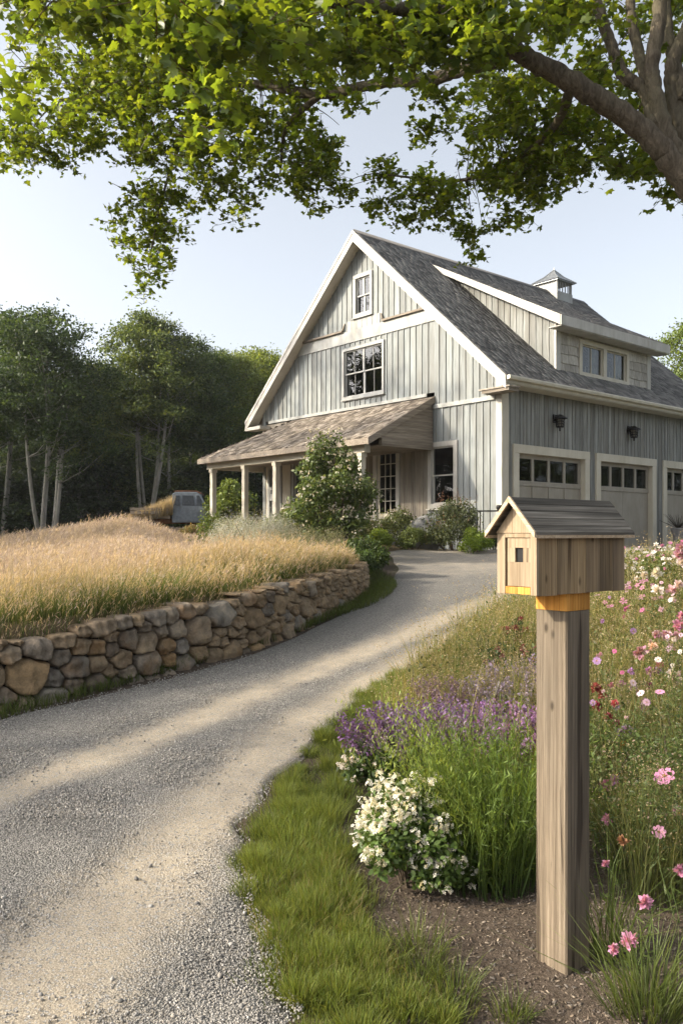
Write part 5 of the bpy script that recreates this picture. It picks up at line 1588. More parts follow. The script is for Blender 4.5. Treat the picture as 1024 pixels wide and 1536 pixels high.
# green tufts along the back of the wall
def tuft(name, x, y, n, r, h, w, pal0, pal1, label, cat, group=None, spread=.5, mat='blade', z=None, plumes=None, part='blades'):
    root = empty(name, (x, y, tz(x, y) if z is None else z))
    tag(root, label, cat, group)
    ac = Acc()
    a = RNG.random(n) * 6.283; q = np.sqrt(RNG.random(n)) * r
    bx, by = np.cos(a) * q, np.sin(a) * q
    bz = terr(x + bx, y + by) - root.location.z - .015
    hh = RNG.uniform(.45, 1.1, n) * h
    az = a + RNG.normal(0, .7, n)
    tip = blades(ac, bx, by, bz, hh, w * RNG.uniform(.7, 1.3, n), hh * np.abs(RNG.normal(spread, .22, n)) * (.35 + q / r), az, pick(pal0, n, .15), pick(pal1, n, .18), .5)
    ac.obj(part, M[mat], root)
    return root, tip
G0 = [(.035, .058, .014), (.045, .07, .016)]; G1 = [(.075, .13, .022), (.095, .15, .028), (.12, .165, .035)]
GR = 'green grass tufts along the top of the stone wall'
for i in range(46):
    s = WL * (.06 + .86 * i / 46) + random.uniform(-.1, .1); p, t_, o_ = wpos(s); q = p - o_ * random.uniform(.26, .85)
    tuft('grass_tuft', q[0], q[1], 150, .20, random.uniform(.24, .46), .0024, G0, [(.11, .165, .04), (.13, .18, .045), (.19, .20, .06)], 'green grass tuft at the foot of the golden grass behind the stone wall', 'grass tuft', GR)

# ------------------------------------------------------------------ turf along the drive
acc = Acc()
def verge(n, poly, hmin, hmax, w, c0, c1, noisy=True, tufts=0, tr=.06):
    P = np.array(poly)
    x = RNG.uniform(P[:, 0].min(), P[:, 0].max(), n); y = RNG.uniform(P[:, 1].min(), P[:, 1].max(), n)
    hs = np.ones(n); ta = None
    if tufts:
        ci = RNG.integers(0, tufts, n); cx_, cy_ = x[:tufts].copy(), y[:tufts].copy(); cr = RNG.uniform(.5, 1.6, tufts) * tr; ch = RNG.uniform(.55, 1.5, tufts)
        gx, gy = RNG.normal(0, 1, n) * cr[ci], RNG.normal(0, 1, n) * cr[ci]
        x, y = cx_[ci] + gx, cy_[ci] + gy; hs = ch[ci]; ta = np.arctan2(gy, gx) + RNG.normal(0, .6, n)
    def in_poly(x, y):
        r = np.zeros(len(x), bool); j = len(P) - 1
        for i in range(len(P)):
            xi, yi = P[i]; xj, yj = P[j]
            r ^= ((yi > y) != (yj > y)) & (x < (xj - xi) * (y - yi) / (yj - yi + 1e-12) + xi); j = i
        return r
    inside = in_poly(x, y)
    if tufts: inside_c = in_poly(cx_, cy_)
    wob = np.sin(x * 9 + 2 * np.sin(y * 5)) * np.sin(y * 8.3 + x * 3)
    if tufts: inside = inside_c[ci]
    keep = inside & (RNG.random(n) < (np.clip(.62 + .6 * wob, .05, 1) if noisy else 1))
    x, y, wob, hs = x[keep], y[keep], wob[keep], hs[keep]; n = len(x)
    h = RNG.uniform(hmin, hmax, n) * (hs if tufts else 1 + .2 * wob)
    az = ta[keep] if tufts else RNG.random(n) * 6.283 if not noisy else np.arctan2(np.cos(y * 8.3 + x * 3), np.cos(x * 9)) + RNG.normal(0, 1.0, n)
    blades(acc, x, y, terr(x, y) + .004, h, w * RNG.uniform(.7, 1.3, n), h * np.abs(RNG.normal(.45, .25, n)), az, pick(c0, n, .15), pick(c1, n, .2), .5)
ve = [(512 - 0, 1600)]
def poly_px(L): return [gp(u, v) for u, v in L]
VER = poly_px([(440, 1534), (420, 1470), (402, 1400), (384, 1330), (392, 1258), (426, 1188), (474, 1122), (522, 1076), (560, 1040), (598, 1014), (606, 1034), (570, 1075), (540, 1108), (505, 1150), (500, 1215), (520, 1290), (515, 1345), (560, 1425), (640, 1500), (690, 1534)])
VG0 = [(.045, .06, .016), (.06, .075, .02)]; VG1 = [(.15, .215, .036), (.20, .25, .046), (.125, .185, .03), (.25, .26, .07)]
UP = poly_px([(378, 1318), (384, 1258), (420, 1188), (470, 1122), (518, 1076), (557, 1039), (598, 1015), (612, 1034), (576, 1078), (550, 1108), (520, 1150), (508, 1215), (498, 1262), (470, 1300)])
verge(30000, UP, .02, .06, .0014, VG0, VG1)
verge(95000, UP, .035, .09, .0013, VG0, VG1, False, 210, .042)
verge(36000, UP, .04, .11, .0013, [(.07, .09, .02)], [(.25, .28, .065), (.18, .24, .05)], False, 70, .04)
LOWP = poly_px([(440, 1534), (404, 1470), (372, 1400), (362, 1330), (378, 1300), (500, 1262), (530, 1345), (570, 1425), (650, 1500), (690, 1534)])
verge(34000, LOWP, .012, .05, .0013, VG0, VG1, False)
verge(34000, LOWP, .025, .08, .0013, VG0, VG1, False, 150, .04)
verge(4000, LOWP, .03, .09, .0013, [(.15, .13, .06)], [(.30, .25, .12), (.24, .20, .09)])
# strip below the stone wall
n = 26000
ss = WL * RNG.random(n); wd = np.interp(ss / WL, [0, .26, .33, .40, .5, .62, .72, .92, 1], [.42, .42, .26, .08, .05, .14, .36, .55, .5])
patch = np.sin(ss * 4.1) * np.sin(ss * 1.7 + 1)
keep = RNG.random(n) < np.clip(wd * 2.1 + .25 * patch, 0, 1)
ss, wd = ss[keep], wd[keep]; n = len(ss)
off = .02 + wd * RNG.random(n) ** 1.4
px_, py_ = np.interp(ss, _sl, WP[:, 0]), np.interp(ss, _sl, WP[:, 1]); tx_, ty_ = np.interp(ss + .05, _sl, WP[:, 0]) - px_, np.interp(ss + .05, _sl, WP[:, 1]) - py_
ln_ = np.hypot(tx_, ty_) + 1e-6
x, y = px_ + ty_ / ln_ * off, py_ - tx_ / ln_ * off
h = RNG.uniform(.05, .13, n)
blades(acc, x, y, terr(x, y) + .022, h, .0026 * RNG.uniform(.7, 1.3, n), h * np.abs(RNG.normal(.4, .25, n)), RNG.random(n) * 6.28, pick(VG0, n, .15), pick([(.09, .14, .03), (.12, .17, .035), (.15, .17, .05)], n, .2), .5)
tag(acc.obj('turf', M['blade']), kind='stuff')
# grass mounds between the drive and the bare soil
for i, (u, v, r, hh_) in enumerate(((398, 1352, .085, .085), (440, 1322, .10, .10), (486, 1306, .08, .09), (432, 1372, .08, .09), (478, 1358, .10, .105), (520, 1338, .06, .08), (425, 1412, .075, .085), (470, 1412, .09, .10), (512, 1392, .07, .09), (440, 1458, .09, .11), (492, 1456, .10, .12), (540, 1436, .06, .08), (455, 1512, .09, .12), (508, 1508, .10, .13), (560, 1490, .085, .11), (610, 1512, .07, .10), (655, 1540, .07, .09), (540, 1550, .10, .12), (474, 1560, .09, .12))):
    x, y = gp(u + random.uniform(-12, 12), v + random.uniform(-12, 12)); q = random.uniform(.7, 1.25)
    tuft('grass_mound', x, y, int(800 * r * q / .09), r * .7 * q, hh_ * random.uniform(.75, 1.05), .0013, VG0, VG1 + [(.24, .26, .06)], 'bright green grass mound between the gravel drive and the bare soil', 'grass mound', 'grass mounds along the drive edge', .42)
# single tufts on the bare soil
TG_ = 'small grass tufts on the bare soil'
for i, (u, v, hpx, lab) in enumerate(((628, 1432, 60, 'small grass tuft alone on the bare soil below the white flowering shrub'), (682, 1490, 50, 'low yellow green grass tuft on the mulch left of the timber post'), (640, 1465, 36, 'short pale grass tuft between the two brighter tufts on the soil'), (768, 1530, 40, 'grass tuft at the bottom edge of the photo below the post'), (520, 1280, 40, 'thin grass tuft creeping from the turf edge onto the soil'), (515, 1210, 36, 'grass tuft at the turf edge below the pale pink shrub'))):
    x, y = gp(u, v)
    tuft('grass_tuft', x, y, 170, hpx / F * y * .7, hpx / F * y * 1.25, .0016, VG0, [(.13, .17, .035), (.17, .19, .05), (.10, .15, .03)], lab, 'grass tuft', TG_, .55)

# ------------------------------------------------------------------ shrubs and perennials
def shrub(name, x, y, rx, rz_, n, leaf, pal, label, cat='shrub', group=None, nclump=26, flowers=None, shape='round', z=None, mat='leaf', tmpl='oval', stems=7, squash=.6, up=.5, cl_r=.42, ry=None):
    """leaf clumps spread through an uneven volume, on stems; flowers = (count, size, palette, template)"""
    root = empty(name, (x, y, tz(x, y) - .03 if z is None else z)); tag(root, label, cat, group)
    ry = ry or rx
    rr = random.Random(int(abs(x * 997 + y * 131)))
    cl = []
    for k in range(nclump):
        a = rr.uniform(0, 6.283); c = rr.uniform(-.15, 1); q = math.sqrt(1 - max(0, c) ** 2) * rr.uniform(.55, 1.0) * (1 + .16 * math.sin(3 * a + x * 5))
        zz = max(.1, (.42 + .58 * c) * rr.uniform(.85, 1.1)) if shape == 'round' else rr.uniform(.12, 1.0)
        if shape == 'upright': q = rr.uniform(.2, 1) * math.sin(math.pi * min(1, .22 + zz * .7)) 
        cl.append((math.cos(a) * rx * q * .8, math.sin(a) * ry * q * .8, rz_ * zz * .92))
    mb = MB()
    for k in range(stems):
        c = Vector(cl[k % len(cl)]); b = Vector((c.x * .15, c.y * .15, -.05)); m_ = b.lerp(c, .5) + Vector((rr.uniform(-.04, .04), rr.uniform(-.04, .04), 0))
        r_ = .006 + .008 * rz_
        mb.tube([b, m_, c], [r_, r_ * .7, r_ * .35], 5)
    mb.build('stem', M['bark_dark'], root)
    ac = Acc(); T, Fc = {'oval': OVAL, 'diam': DIAM, 'narrow': NARROW}[tmpl]
    fp = []
    for c in cl:
        m = int(n / nclump * rr.uniform(.6, 1.4)); s = cl_r * min(rx, rz_) * rr.uniform(.7, 1.25)
        d = rnd_dirs(m); rad = s * RNG.random((m, 1)) ** .45
        P = np.array(c) + d * rad * np.array([1, 1, squash + .25])
        P[:, 2] = np.maximum(P[:, 2], .015)
        nr = d * .6 + rnd_dirs(m, up, .8)
        ac.put(T, Fc, P, rot_from(nr, RNG.random(m) * 6.283), leaf * RNG.uniform(.6, 1.25, m), pick(pal, m, .18) * rr.uniform(.82, 1.2))
        fp.append((c, s))
    ac.obj('foliage', M[mat], root)
    if flowers:
        cnt, fs, fpal, kind = flowers[:4]
        ac = Acc()
        pos = []
        for k in range(cnt):
            c, s = fp[rr.randrange(len(fp))]
            d = np.array([rr.gauss(-.3, 1), rr.gauss(-.35, 1), rr.gauss(.8, .8)]); d /= np.linalg.norm(d)
            pos.append(np.array(c) + d * s * rr.uniform(.85, 1.15))
        pos = np.array(pos)
        if kind == 'cluster':                              # a head of many small florets
            m = flowers[4]
            dd = rnd_dirs(cnt * m, .5); P = np.repeat(pos, m, 0) + dd * np.repeat(RNG.uniform(.6, 1.2, cnt), m)[:, None] * fs * np.array([1, 1, .7])
            ac.put(PETAL5[0], PETAL5[1], P, rot_from(dd + rnd_dirs(cnt * m, .3, .5), RNG.random(cnt * m) * 6), fs * .42 * RNG.uniform(.7, 1.3, cnt * m), pick(fpal, cnt * m, .08))
        elif kind == 'spike':                              # upright spike of small florets
            m = flowers[4]; Ls = flowers[5]
            tt = np.tile(np.linspace(0, 1, m), cnt)
            ax = np.repeat(np.stack([RNG.normal(0, .3, cnt), RNG.normal(0, .3, cnt), np.ones(cnt)], 1), m, 0)
            P = np.repeat(pos, m, 0) + ax * tt[:, None] * Ls + RNG.normal(0, fs * .45, (cnt * m, 3))
            ac.put(DIAM[0], DIAM[1], P, rot_from(rnd_dirs(cnt * m, .2), RNG.random(cnt * m) * 6), fs * RNG.uniform(.6, 1.2, cnt * m), pick(fpal, cnt * m, .16))
        ac.obj('blossom', M['petal'], root)
    return root
def petals(n, r0=.12, w=.36):
    V, Fc = [], []
    for k in range(n):
        a = 2 * math.pi * k / n; c, s = math.cos(a), math.sin(a)
        b = len(V)
        for (p, q, z) in ((r0, 0, 0), (.62, -w, .10), (1.0, -w * .55, .05), (1.04, 0, .02), (1.0, w * .55, .05), (.62, w, .10)):
            V.append((p * c - q * s, p * s + q * c, z))
        Fc += [(b, b + 1, b + 2), (b, b + 2, b + 3), (b, b + 3, b + 4), (b, b + 4, b + 5)]
    return np.array(V), np.array(Fc)
PETAL5 = petals(5, .08, .34)
COSMOS = petals(8, .10, .36)

# the bed beside the drive
WHITE = [(.80, .78, .70), (.74, .71, .62), (.82, .80, .76)]
GREENL = [(.085, .14, .03), (.11, .165, .038), (.07, .115, .028)]
GREEND = [(.045, .078, .02), (.06, .095, .024), (.035, .06, .018)]
x, y = gp(622, 1352)
shrub('white_flower_shrub', x, y + .13, .27, .45, 8200, .03, GREENL, 'mounded shrub covered in small white flowers at the edge of the bare soil', 'flower shrub', None, 40, (360, .024, WHITE, 'cluster', 9))
x, y = gp(556, 1196)
shrub('pale_flower_shrub', x, y + .1, .20, .30, 3000, .03, GREENL + GREEND, 'smaller shrub with pale pink flowers between the turf and the lavender', 'flower shrub', None, 26, (46, .024, [(.78, .68, .60), (.80, .74, .68)], 'cluster', 8))
# tall green spiky clump
def spiky(x, y, n, r, h, label):
    root = empty('green_stem_clump', (x, y, tz(x, y))); tag(root, label, 'perennial')
    ac = Acc(); a = RNG.random(n) * 6.283; q = np.sqrt(RNG.random(n)) * r
    bx, by = np.cos(a) * q * .45, np.sin(a) * q * .45
    hh = h * RNG.uniform(.55, 1.08, n)
    lean = hh * np.abs(RNG.normal(.24, .12, n)) * (.2 + 1.2 * q / r)
    az = a + RNG.normal(0, .35, n)
    blades(ac, bx, by, np.full(n, -.02), hh, .0026 * RNG.uniform(.7, 1.2, n), lean, az, pick(GREEND, n, .15), pick([(.11, .165, .03), (.135, .19, .04)], n, .15), .6)
    # needle leaves up each stem
    m = 26
    t = np.tile(np.linspace(.12, 1.0, m), n)
    rep = lambda v: np.repeat(v, m)
    b = rep(lean) * t ** 1.7
    P = np.stack([rep(bx) + rep(np.cos(az)) * b, rep(by) + rep(np.sin(az)) * b, rep(hh) * t * (1 - .25 * rep(lean / hh) * t)], 1)
    k = len(P); d = rnd_dirs(k, 1.1, .75); zv = np.cross(d, RNG.normal(0, 1, (k, 3))); zv /= np.linalg.norm(zv, axis=1, keepdims=True)
    Rm = np.stack([np.cross(d, zv), d, zv], -1)
    Tn = NARROW[0] * np.array([.7, 1, 1])
    ac.put(Tn, NARROW[1], P, Rm, RNG.uniform(.022, .05, k), pick([(.10, .16, .028), (.13, .19, .034), (.16, .215, .042), (.08, .13, .024)], k, .15))
    ac.obj('stems', M['blade'], root)
    return root
x, y = gp(735, 1345)
spiky(x, y + .18, 620, .56, .76, 'big clump of upright fine leaved green stems left of the timber post')
def arching(x, y, n, L, label):
    root = empty('arching_stem_clump', (x, y, tz(x, y))); tag(root, label, 'perennial')
    ac = Acc(); az = RNG.normal(2.9, .45, n); hh = L * RNG.uniform(.7, 1.0, n); ln_ = hh * RNG.uniform(.45, .85, n)
    bx, by = RNG.normal(0, .05, n), RNG.normal(0, .05, n)
    blades(ac, bx, by, np.full(n, -.01), hh, .0048 * np.ones(n), ln_, az, pick(GREEND, n, .1), pick([(.20, .26, .055), (.24, .29, .075)], n, .1), .6)
    m = 30; t = np.tile(np.linspace(.35, 1.0, m), n); rep = lambda v: np.repeat(v, m)
    b = rep(ln_) * t ** 1.7
    P = np.stack([rep(bx) + rep(np.cos(az)) * b, rep(by) + rep(np.sin(az)) * b, rep(hh) * t * (1 - .25 * rep(ln_ / hh) * t).clip(.35, 1)], 1)
    k = len(P); d = rnd_dirs(k, 1.4, .6); zv = np.cross(d, RNG.normal(0, 1, (k, 3))); zv /= np.linalg.norm(zv, axis=1, keepdims=True)
    ac.put(NARROW[0] * np.array([1.6, 1, 1]), NARROW[1], P, np.stack([np.cross(d, zv), d, zv], -1), RNG.uniform(.016, .034, k), pick([(.20, .26, .055), (.24, .28, .07)], k, .15))
    ac.obj('stems', M['blade'], root)
x, y = gp(735, 1330); arching(x, y - .06, 46, 1.04, 'fan of thin green stems arching left across the lavender')
# lavender
LAV = [(.24, .14, .31), (.31, .21, .38), (.19, .11, .24), (.28, .17, .31)]
def lavender(x, y, r, h, n, label, pal=LAV, grp='lavender plants in the flower bed'):
    root = empty('lavender', (x, y, tz(x, y))); tag(root, label, 'lavender', grp)
    ac = Acc(); a = RNG.random(n) * 6.283; q = np.sqrt(RNG.random(n)) * r
    bx, by = np.cos(a) * q * .4, np.sin(a) * q * .4; hh = h * RNG.uniform(.72, 1.05, n); lean = hh * (.12 + .5 * q / r); az = a + RNG.normal(0, .25, n)
    tip = blades(ac, bx, by, np.full(n, -.02), hh, .0018 * np.ones(n), lean, az, pick([(.07, .085, .05)], n, .1), pick([(.12, .13, .085)], n, .12), .6)
    m = 900; P = np.stack([RNG.normal(0, r * .5, m), RNG.normal(0, r * .5, m), RNG.uniform(.03, h * .6, m)], 1)
    d = rnd_dirs(m, 1.2, .6); zv = np.cross(d, RNG.normal(0, 1, (m, 3))); zv /= np.linalg.norm(zv, axis=1, keepdims=True)
    ac.put(NARROW[0] * np.array([1.5, 1, 1]), NARROW[1], P, np.stack([np.cross(d, zv), d, zv], -1), RNG.uniform(.03, .07, m), pick([(.09, .11, .07), (.12, .14, .09)], m, .15))
    ac.obj('foliage', M['blade'], root)
    ac = Acc(); m = 22; Ls = .11
    dv = np.stack([np.cos(az) * .5, np.sin(az) * .5, np.ones(n)], 1); dv /= np.linalg.norm(dv, axis=1, keepdims=True)
    t = np.tile(np.linspace(-1, .15, m), n)
    P = np.repeat(tip, m, 0) + np.repeat(dv, m, 0) * (t * Ls)[:, None] + RNG.normal(0, .006, (n * m, 3))
    ac.put(DIAM[0], DIAM[1], P, rot_from(rnd_dirs(n * m, .3), RNG.random(n * m) * 6), RNG.uniform(.015, .029, n * m), pick(pal, n * m, .2))
    ac.obj('flower_spikes', M['petal'], root)
for (u, v, r, h, n, lab, pal) in (
    (590, 1172, .26, .46, 150, 'dusky purple lavender at the end of the bed nearest the drive', [(.17, .09, .2), (.22, .12, .28), (.14, .08, .15)]),
    (645, 1165, .27, .52, 170, 'bright purple lavender second from the drive', LAV),
    (705, 1168, .26, .52, 160, 'purple lavender behind the arching green stems', LAV),
    (758, 1172, .25, .50, 150, 'violet pink lavender close to the timber post', [(.40, .20, .44), (.32, .17, .36)]),
    (690, 1098, .28, .44, 150, 'brownish faded lavender behind the brighter row', [(.22, .14, .2), (.27, .19, .24)]),
    (772, 1110, .28, .52, 160, 'pale grey lavender rising beside the post at mid height', [(.33, .27, .36), (.40, .33, .42), (.26, .2, .26)]),
    (800, 1085, .3, .52, 150, 'grey violet lavender partly behind the post', [(.33, .27, .36), (.27, .19, .3)])):
    x, y = gp(u, v); lavender(x, y, r, h, n, lab, pal)
for (u, v, lab, pal) in ((745, 1062, 'dark red flower plant above the lavender left of the post', [(.17, .03, .05), (.23, .05, .08)]), (775, 1000, 'small crimson flowered plant in the pale grass near the drive', [(.26, .03, .08), (.2, .02, .05)]), (795, 1046, 'wine red flowered plant just left of the post', [(.2, .04, .06), (.28, .09, .1)])):
    x, y = gp(u, v)
    shrub('red_flower_plant', x, y, .16, .52, 700, .03, GREEND, lab, 'flower plant', None, 14, (12, .03, pal, 'cluster', 14), 'upright')

# meadow: fine pale grass and leafy filler beyond the post
acc = Acc()
def meadow(n, y0, y1, kl, kr, h0, h1, w, p0, p1, plume=.3, pc=None):
    y = RNG.uniform(y0, y1, n); x = RNG.uniform(0, 1, n) * (kr(y) - kl(y)) + kl(y)
    cl = np.sin(x * 3.1 + 1.3 * np.sin(y * 2.2)) * np.sin(y * 2.7 + x)
    keep = RNG.random(n) < .7 + .3 * cl
    x, y, cl = x[keep], y[keep], cl[keep]; n = len(x)
    h = RNG.uniform(h0, h1, n) * (1 + .2 * cl); az = RNG.random(n) * 6.283
    tip = blades(acc, x, y, terr(x, y) - .01, h, w * RNG.uniform(.7, 1.3, n), h * np.abs(RNG.normal(.3, .2, n)), az, pick(p0, n, .15), pick(p1, n, .2), .5)
    idx = np.where(RNG.random(n) < plume)[0]
    if len(idx):
        m = 5; B = np.repeat(tip[idx], m, 0) + RNG.normal(0, .028, (len(idx) * m, 3)); k = len(B)
        acc.put(DIAM[0], DIAM[1], B, rot_from(rnd_dirs(k), RNG.random(k) * 6), RNG.uniform(.006, .016, k) * np.interp(B[:, 1], [5, 14], [.8, 1.8]), pick(pc, k, .2))
edgeR = lambda y: np.interp(y, [4.6, 5.6, 6.1, 7.6, 9, 10.7, 12.5, 14.2, 16, 17.5], [.52, .25, .22, .72, 1.35, 2.3, 3.45, 5.2, 7.6, 9.2])
farR = lambda y: y * .62
TANG = [(.34, .28, .115), (.26, .25, .08), (.40, .32, .15), (.20, .225, .06)]
meadow(26000, 5.6, 9.5, edgeR, farR, .25, .58, .0026, [(.09, .10, .035), (.07, .09, .03)], TANG + [(.13, .17, .045)], .35, [(.42, .33, .18), (.36, .28, .2), (.3, .25, .12)])
meadow(26000, 8.5, 17.5, edgeR, farR, .30, .66, .0045, [(.08, .10, .03), (.07, .09, .03)], TANG + [(.14, .18, .045), (.17, .20, .05)], .35, [(.42, .33, .2), (.36, .28, .2), (.3, .25, .12)])
meadow(9000, 3.6, 6.2, lambda y: np.maximum(1.05, edgeR(y) + .75), farR, .25, .60, .0020, [(.06, .075, .025)], [(.19, .19, .065), (.13, .17, .045), (.24, .22, .09)], .4, [(.32, .25, .15), (.3, .22, .18)])
meadow(7000, 5.0, 6.6, lambda y: edgeR(y) + .12, lambda y: edgeR(y) + 1.2, .16, .40, .0022, [(.08, .09, .03)], TANG, .4, [(.42, .34, .2)])
meadow(1500, 4.6, 9.5, lambda y: edgeR(y) + .25, farR, .6, .9, .0022, [(.10, .12, .035)], [(.40, .33, .17), (.24, .26, .07)], .9, [(.46, .37, .22), (.40, .31, .24)])
meadow(1500, 9, 17, lambda y: edgeR(y) + .3, farR, .6, .85, .0042, [(.10, .12, .035)], [(.40, .33, .17), (.24, .26, .07)], .9, [(.46, .37, .22), (.40, .31, .24)])
tag(acc.obj('meadow_grass', M['blade']), kind='stuff')
acc = Acc()
def filler(n, y0, y1, h0, h1, ls, pal, kl=None):
    kl = kl or (lambda y: edgeR(y) + .2)
    m = n // 60
    y = RNG.uniform(y0, y1, m); x = kl(y) + RNG.random(m) * np.maximum(farR(y) - kl(y), .05)
    hh = RNG.uniform(h0, h1, m); z0 = terr(x, y)
    X_ = np.repeat(x, 60) + RNG.normal(0, .10, m * 60); Y_ = np.repeat(y, 60) + RNG.normal(0, .10, m * 60); Z_ = np.repeat(z0, 60) + np.repeat(hh, 60) * RNG.random(m * 60) ** .8
    k = m * 60
    acc.put(OVAL[0], OVAL[1], np.stack([X_, Y_, Z_], 1), rot_from(rnd_dirs(k, .6), RNG.random(k) * 6.28), ls * RNG.uniform(.6, 1.3, k), np.repeat(pick(pal, m, .2), 60, 0) * RNG.uniform(.75, 1.25, (k, 1)))
filler(27000, 6.5, 13, .25, .55, .035, [(.09, .125, .03), (.07, .10, .03), (.13, .15, .04), (.16, .15, .06)])
filler(24000, 11, 17.5, .3, .62, .06, [(.10, .14, .03), (.13, .17, .035), (.08, .11, .03), (.15, .15, .06)])
filler(21000, 3.8, 7.2, .12, .55, .024, [(.065, .10, .026), (.085, .12, .032), (.05, .08, .022), (.12, .13, .04)], lambda y: np.maximum(1.12, edgeR(y) + .7))
tag(acc.obj('wildflower_leaves', M['leaf']), kind='stuff')
# far wildflowers: a haze of heads nobody could count
acc = Acc()
def heads(n, y0, y1, h0, h1, fs, pal, kl=None):
    kl = kl or (lambda y: edgeR(y) + .5)
    m = max(1, n // 7)
    y = RNG.uniform(y0, y1, m); x = kl(y) + RNG.random(m) * np.maximum(farR(y) - kl(y), .05); pc = pick(pal, m, .08)
    y = np.repeat(y, 7) + RNG.normal(0, .10, m * 7); x = np.repeat(x, 7) + RNG.normal(0, .14, m * 7); k = m * 7
    z = terr(x, y) + RNG.uniform(h0, h1, k)
    acc.put(PETAL5[0], PETAL5[1], np.stack([x, y, z], 1), rot_from(np.stack([RNG.normal(-.3, .5, k), RNG.normal(-.7, .5, k), np.ones(k)], 1), RNG.random(k) * 6), fs * RNG.uniform(.6, 1.3, k), np.repeat(pc, 7, 0))
PINK = [(.50, .24, .35), (.56, .34, .42), (.42, .18, .28), (.62, .50, .53)]
heads(260, 8.5, 17, .45, .72, .032, PINK + [(.75, .70, .66)], lambda y: np.maximum(y * .30, edgeR(y) + .6))
heads(90, 9, 17, .45, .65, .03, [(.75, .72, .66)], lambda y: np.maximum(y * .26, edgeR(y) + .6))
tag(acc.obj('wildflowers', M['petal']), kind='stuff')

# cosmos and other flowers right of the post: each plant by itself
def flower_plant(name, base, heads_, label, cat, stem_r=.0022, leafy=60, group=None, leafpal=None, lmax=.05):
    """heads_: list of (point, size, petal colour palette, kind)"""
    bx, by = base
    root = empty(name, (bx, by, tz(bx, by))); tag(root, label, cat, group)
    o_ = Vector(root.location)
    mb = MB(); lp = []
    for i, (p, fs, pal, kind) in enumerate(heads_):
        p = Vector(p) - o_
        b = Vector((random.uniform(-.03, .03), random.uniform(-.03, .03), -.02))
        m_ = b.lerp(p, .55) + Vector((random.uniform(-.05, .05), random.uniform(-.04, .04), .06))
        q = spline(np.array([tuple(b), tuple(b.lerp(m_, .5)), tuple(m_), tuple(p)]), 13)
        mb.tube([Vector(v_) for v_ in q], [stem_r * (1 - .45 * k / 12) for k in range(13)], 5)
        lp.append(q)
    mb.build('stem', m_stem, root, smooth=True)
    for i, (p, fs, pal, kind) in enumerate(heads_):
        p = np.array(Vector(p) - o_)
        ac = Acc()
        fdir = np.array([[-.45 + random.gauss(0, .35), -.8 + random.gauss(0, .3), .55 + random.gauss(0, .3)]])
        if kind == 'cosmos':
            c = pick(pal, 1, .06); col = np.repeat(c, len(COSMOS[0]), 0) * RNG.uniform(.85, 1.15, (len(COSMOS[0]), 1))
            V, fi = scatter(COSMOS[0] + RNG.normal(0, .03, COSMOS[0].shape), COSMOS[1], p[None], rot_from(fdir, np.array([random.uniform(0, 6)])), [fs]); ac.add(V, fi, col)
            m = 26; d = rnd_dirs(m, .2) * fs * .17
            ac.put(DIAM[0], DIAM[1], p + d + fdir / np.linalg.norm(fdir) * fs * .06, rot_from(rnd_dirs(m), RNG.random(m) * 6), np.full(m, fs * .14), pick([(.55, .33, .03), (.42, .22, .02)], m, .1))
        else:                                              # double, pompon like head
            m = 46; d = rnd_dirs(m, .15); d = d + fdir * .35; d /= np.linalg.norm(d, axis=1, keepdims=True)
            zv = np.cross(d, RNG.normal(0, 1, (m, 3))); zv /= np.linalg.norm(zv, axis=1, keepdims=True)
            ac.put(OVAL[0] * np.array([1.1, 1, 1]), OVAL[1], np.repeat(p[None], m, 0) + d * fs * .15, np.stack([np.cross(d, zv), d, zv], -1), fs * RNG.uniform(.5, .95, m), pick(pal, m, .12))
        ac.obj('flower', M['petal'], root)
    if leafy:
        ac = Acc(); n = leafy * len(lp)
        P = np.concatenate([q[RNG.integers(1, 11, leafy)] for q in lp]); d = rnd_dirs(n, .5)
        P = P + d * RNG.uniform(0, .03, (n, 1)); zv = np.cross(d, RNG.normal(0, 1, (n, 3))); zv /= np.linalg.norm(zv, axis=1, keepdims=True)
        ac.put(NARROW[0] * np.array([.9, 1, 1]), NARROW[1], P, np.stack([np.cross(d, zv), d, zv], -1), RNG.uniform(.4, 1.1, n) * lmax, pick(leafpal or [(.06, .09, .025), (.09, .125, .03), (.05, .075, .02)], n, .15))
        ac.obj('leaves', M['leaf'], root)
    return root
t_ = NT('green_stem'); m_stem = t_.done((.10, .14, .04), .6)
CP = [(.58, .25, .43), (.64, .34, .50)]
def px(u, v, Y): return tuple(pt(u, v, Y))
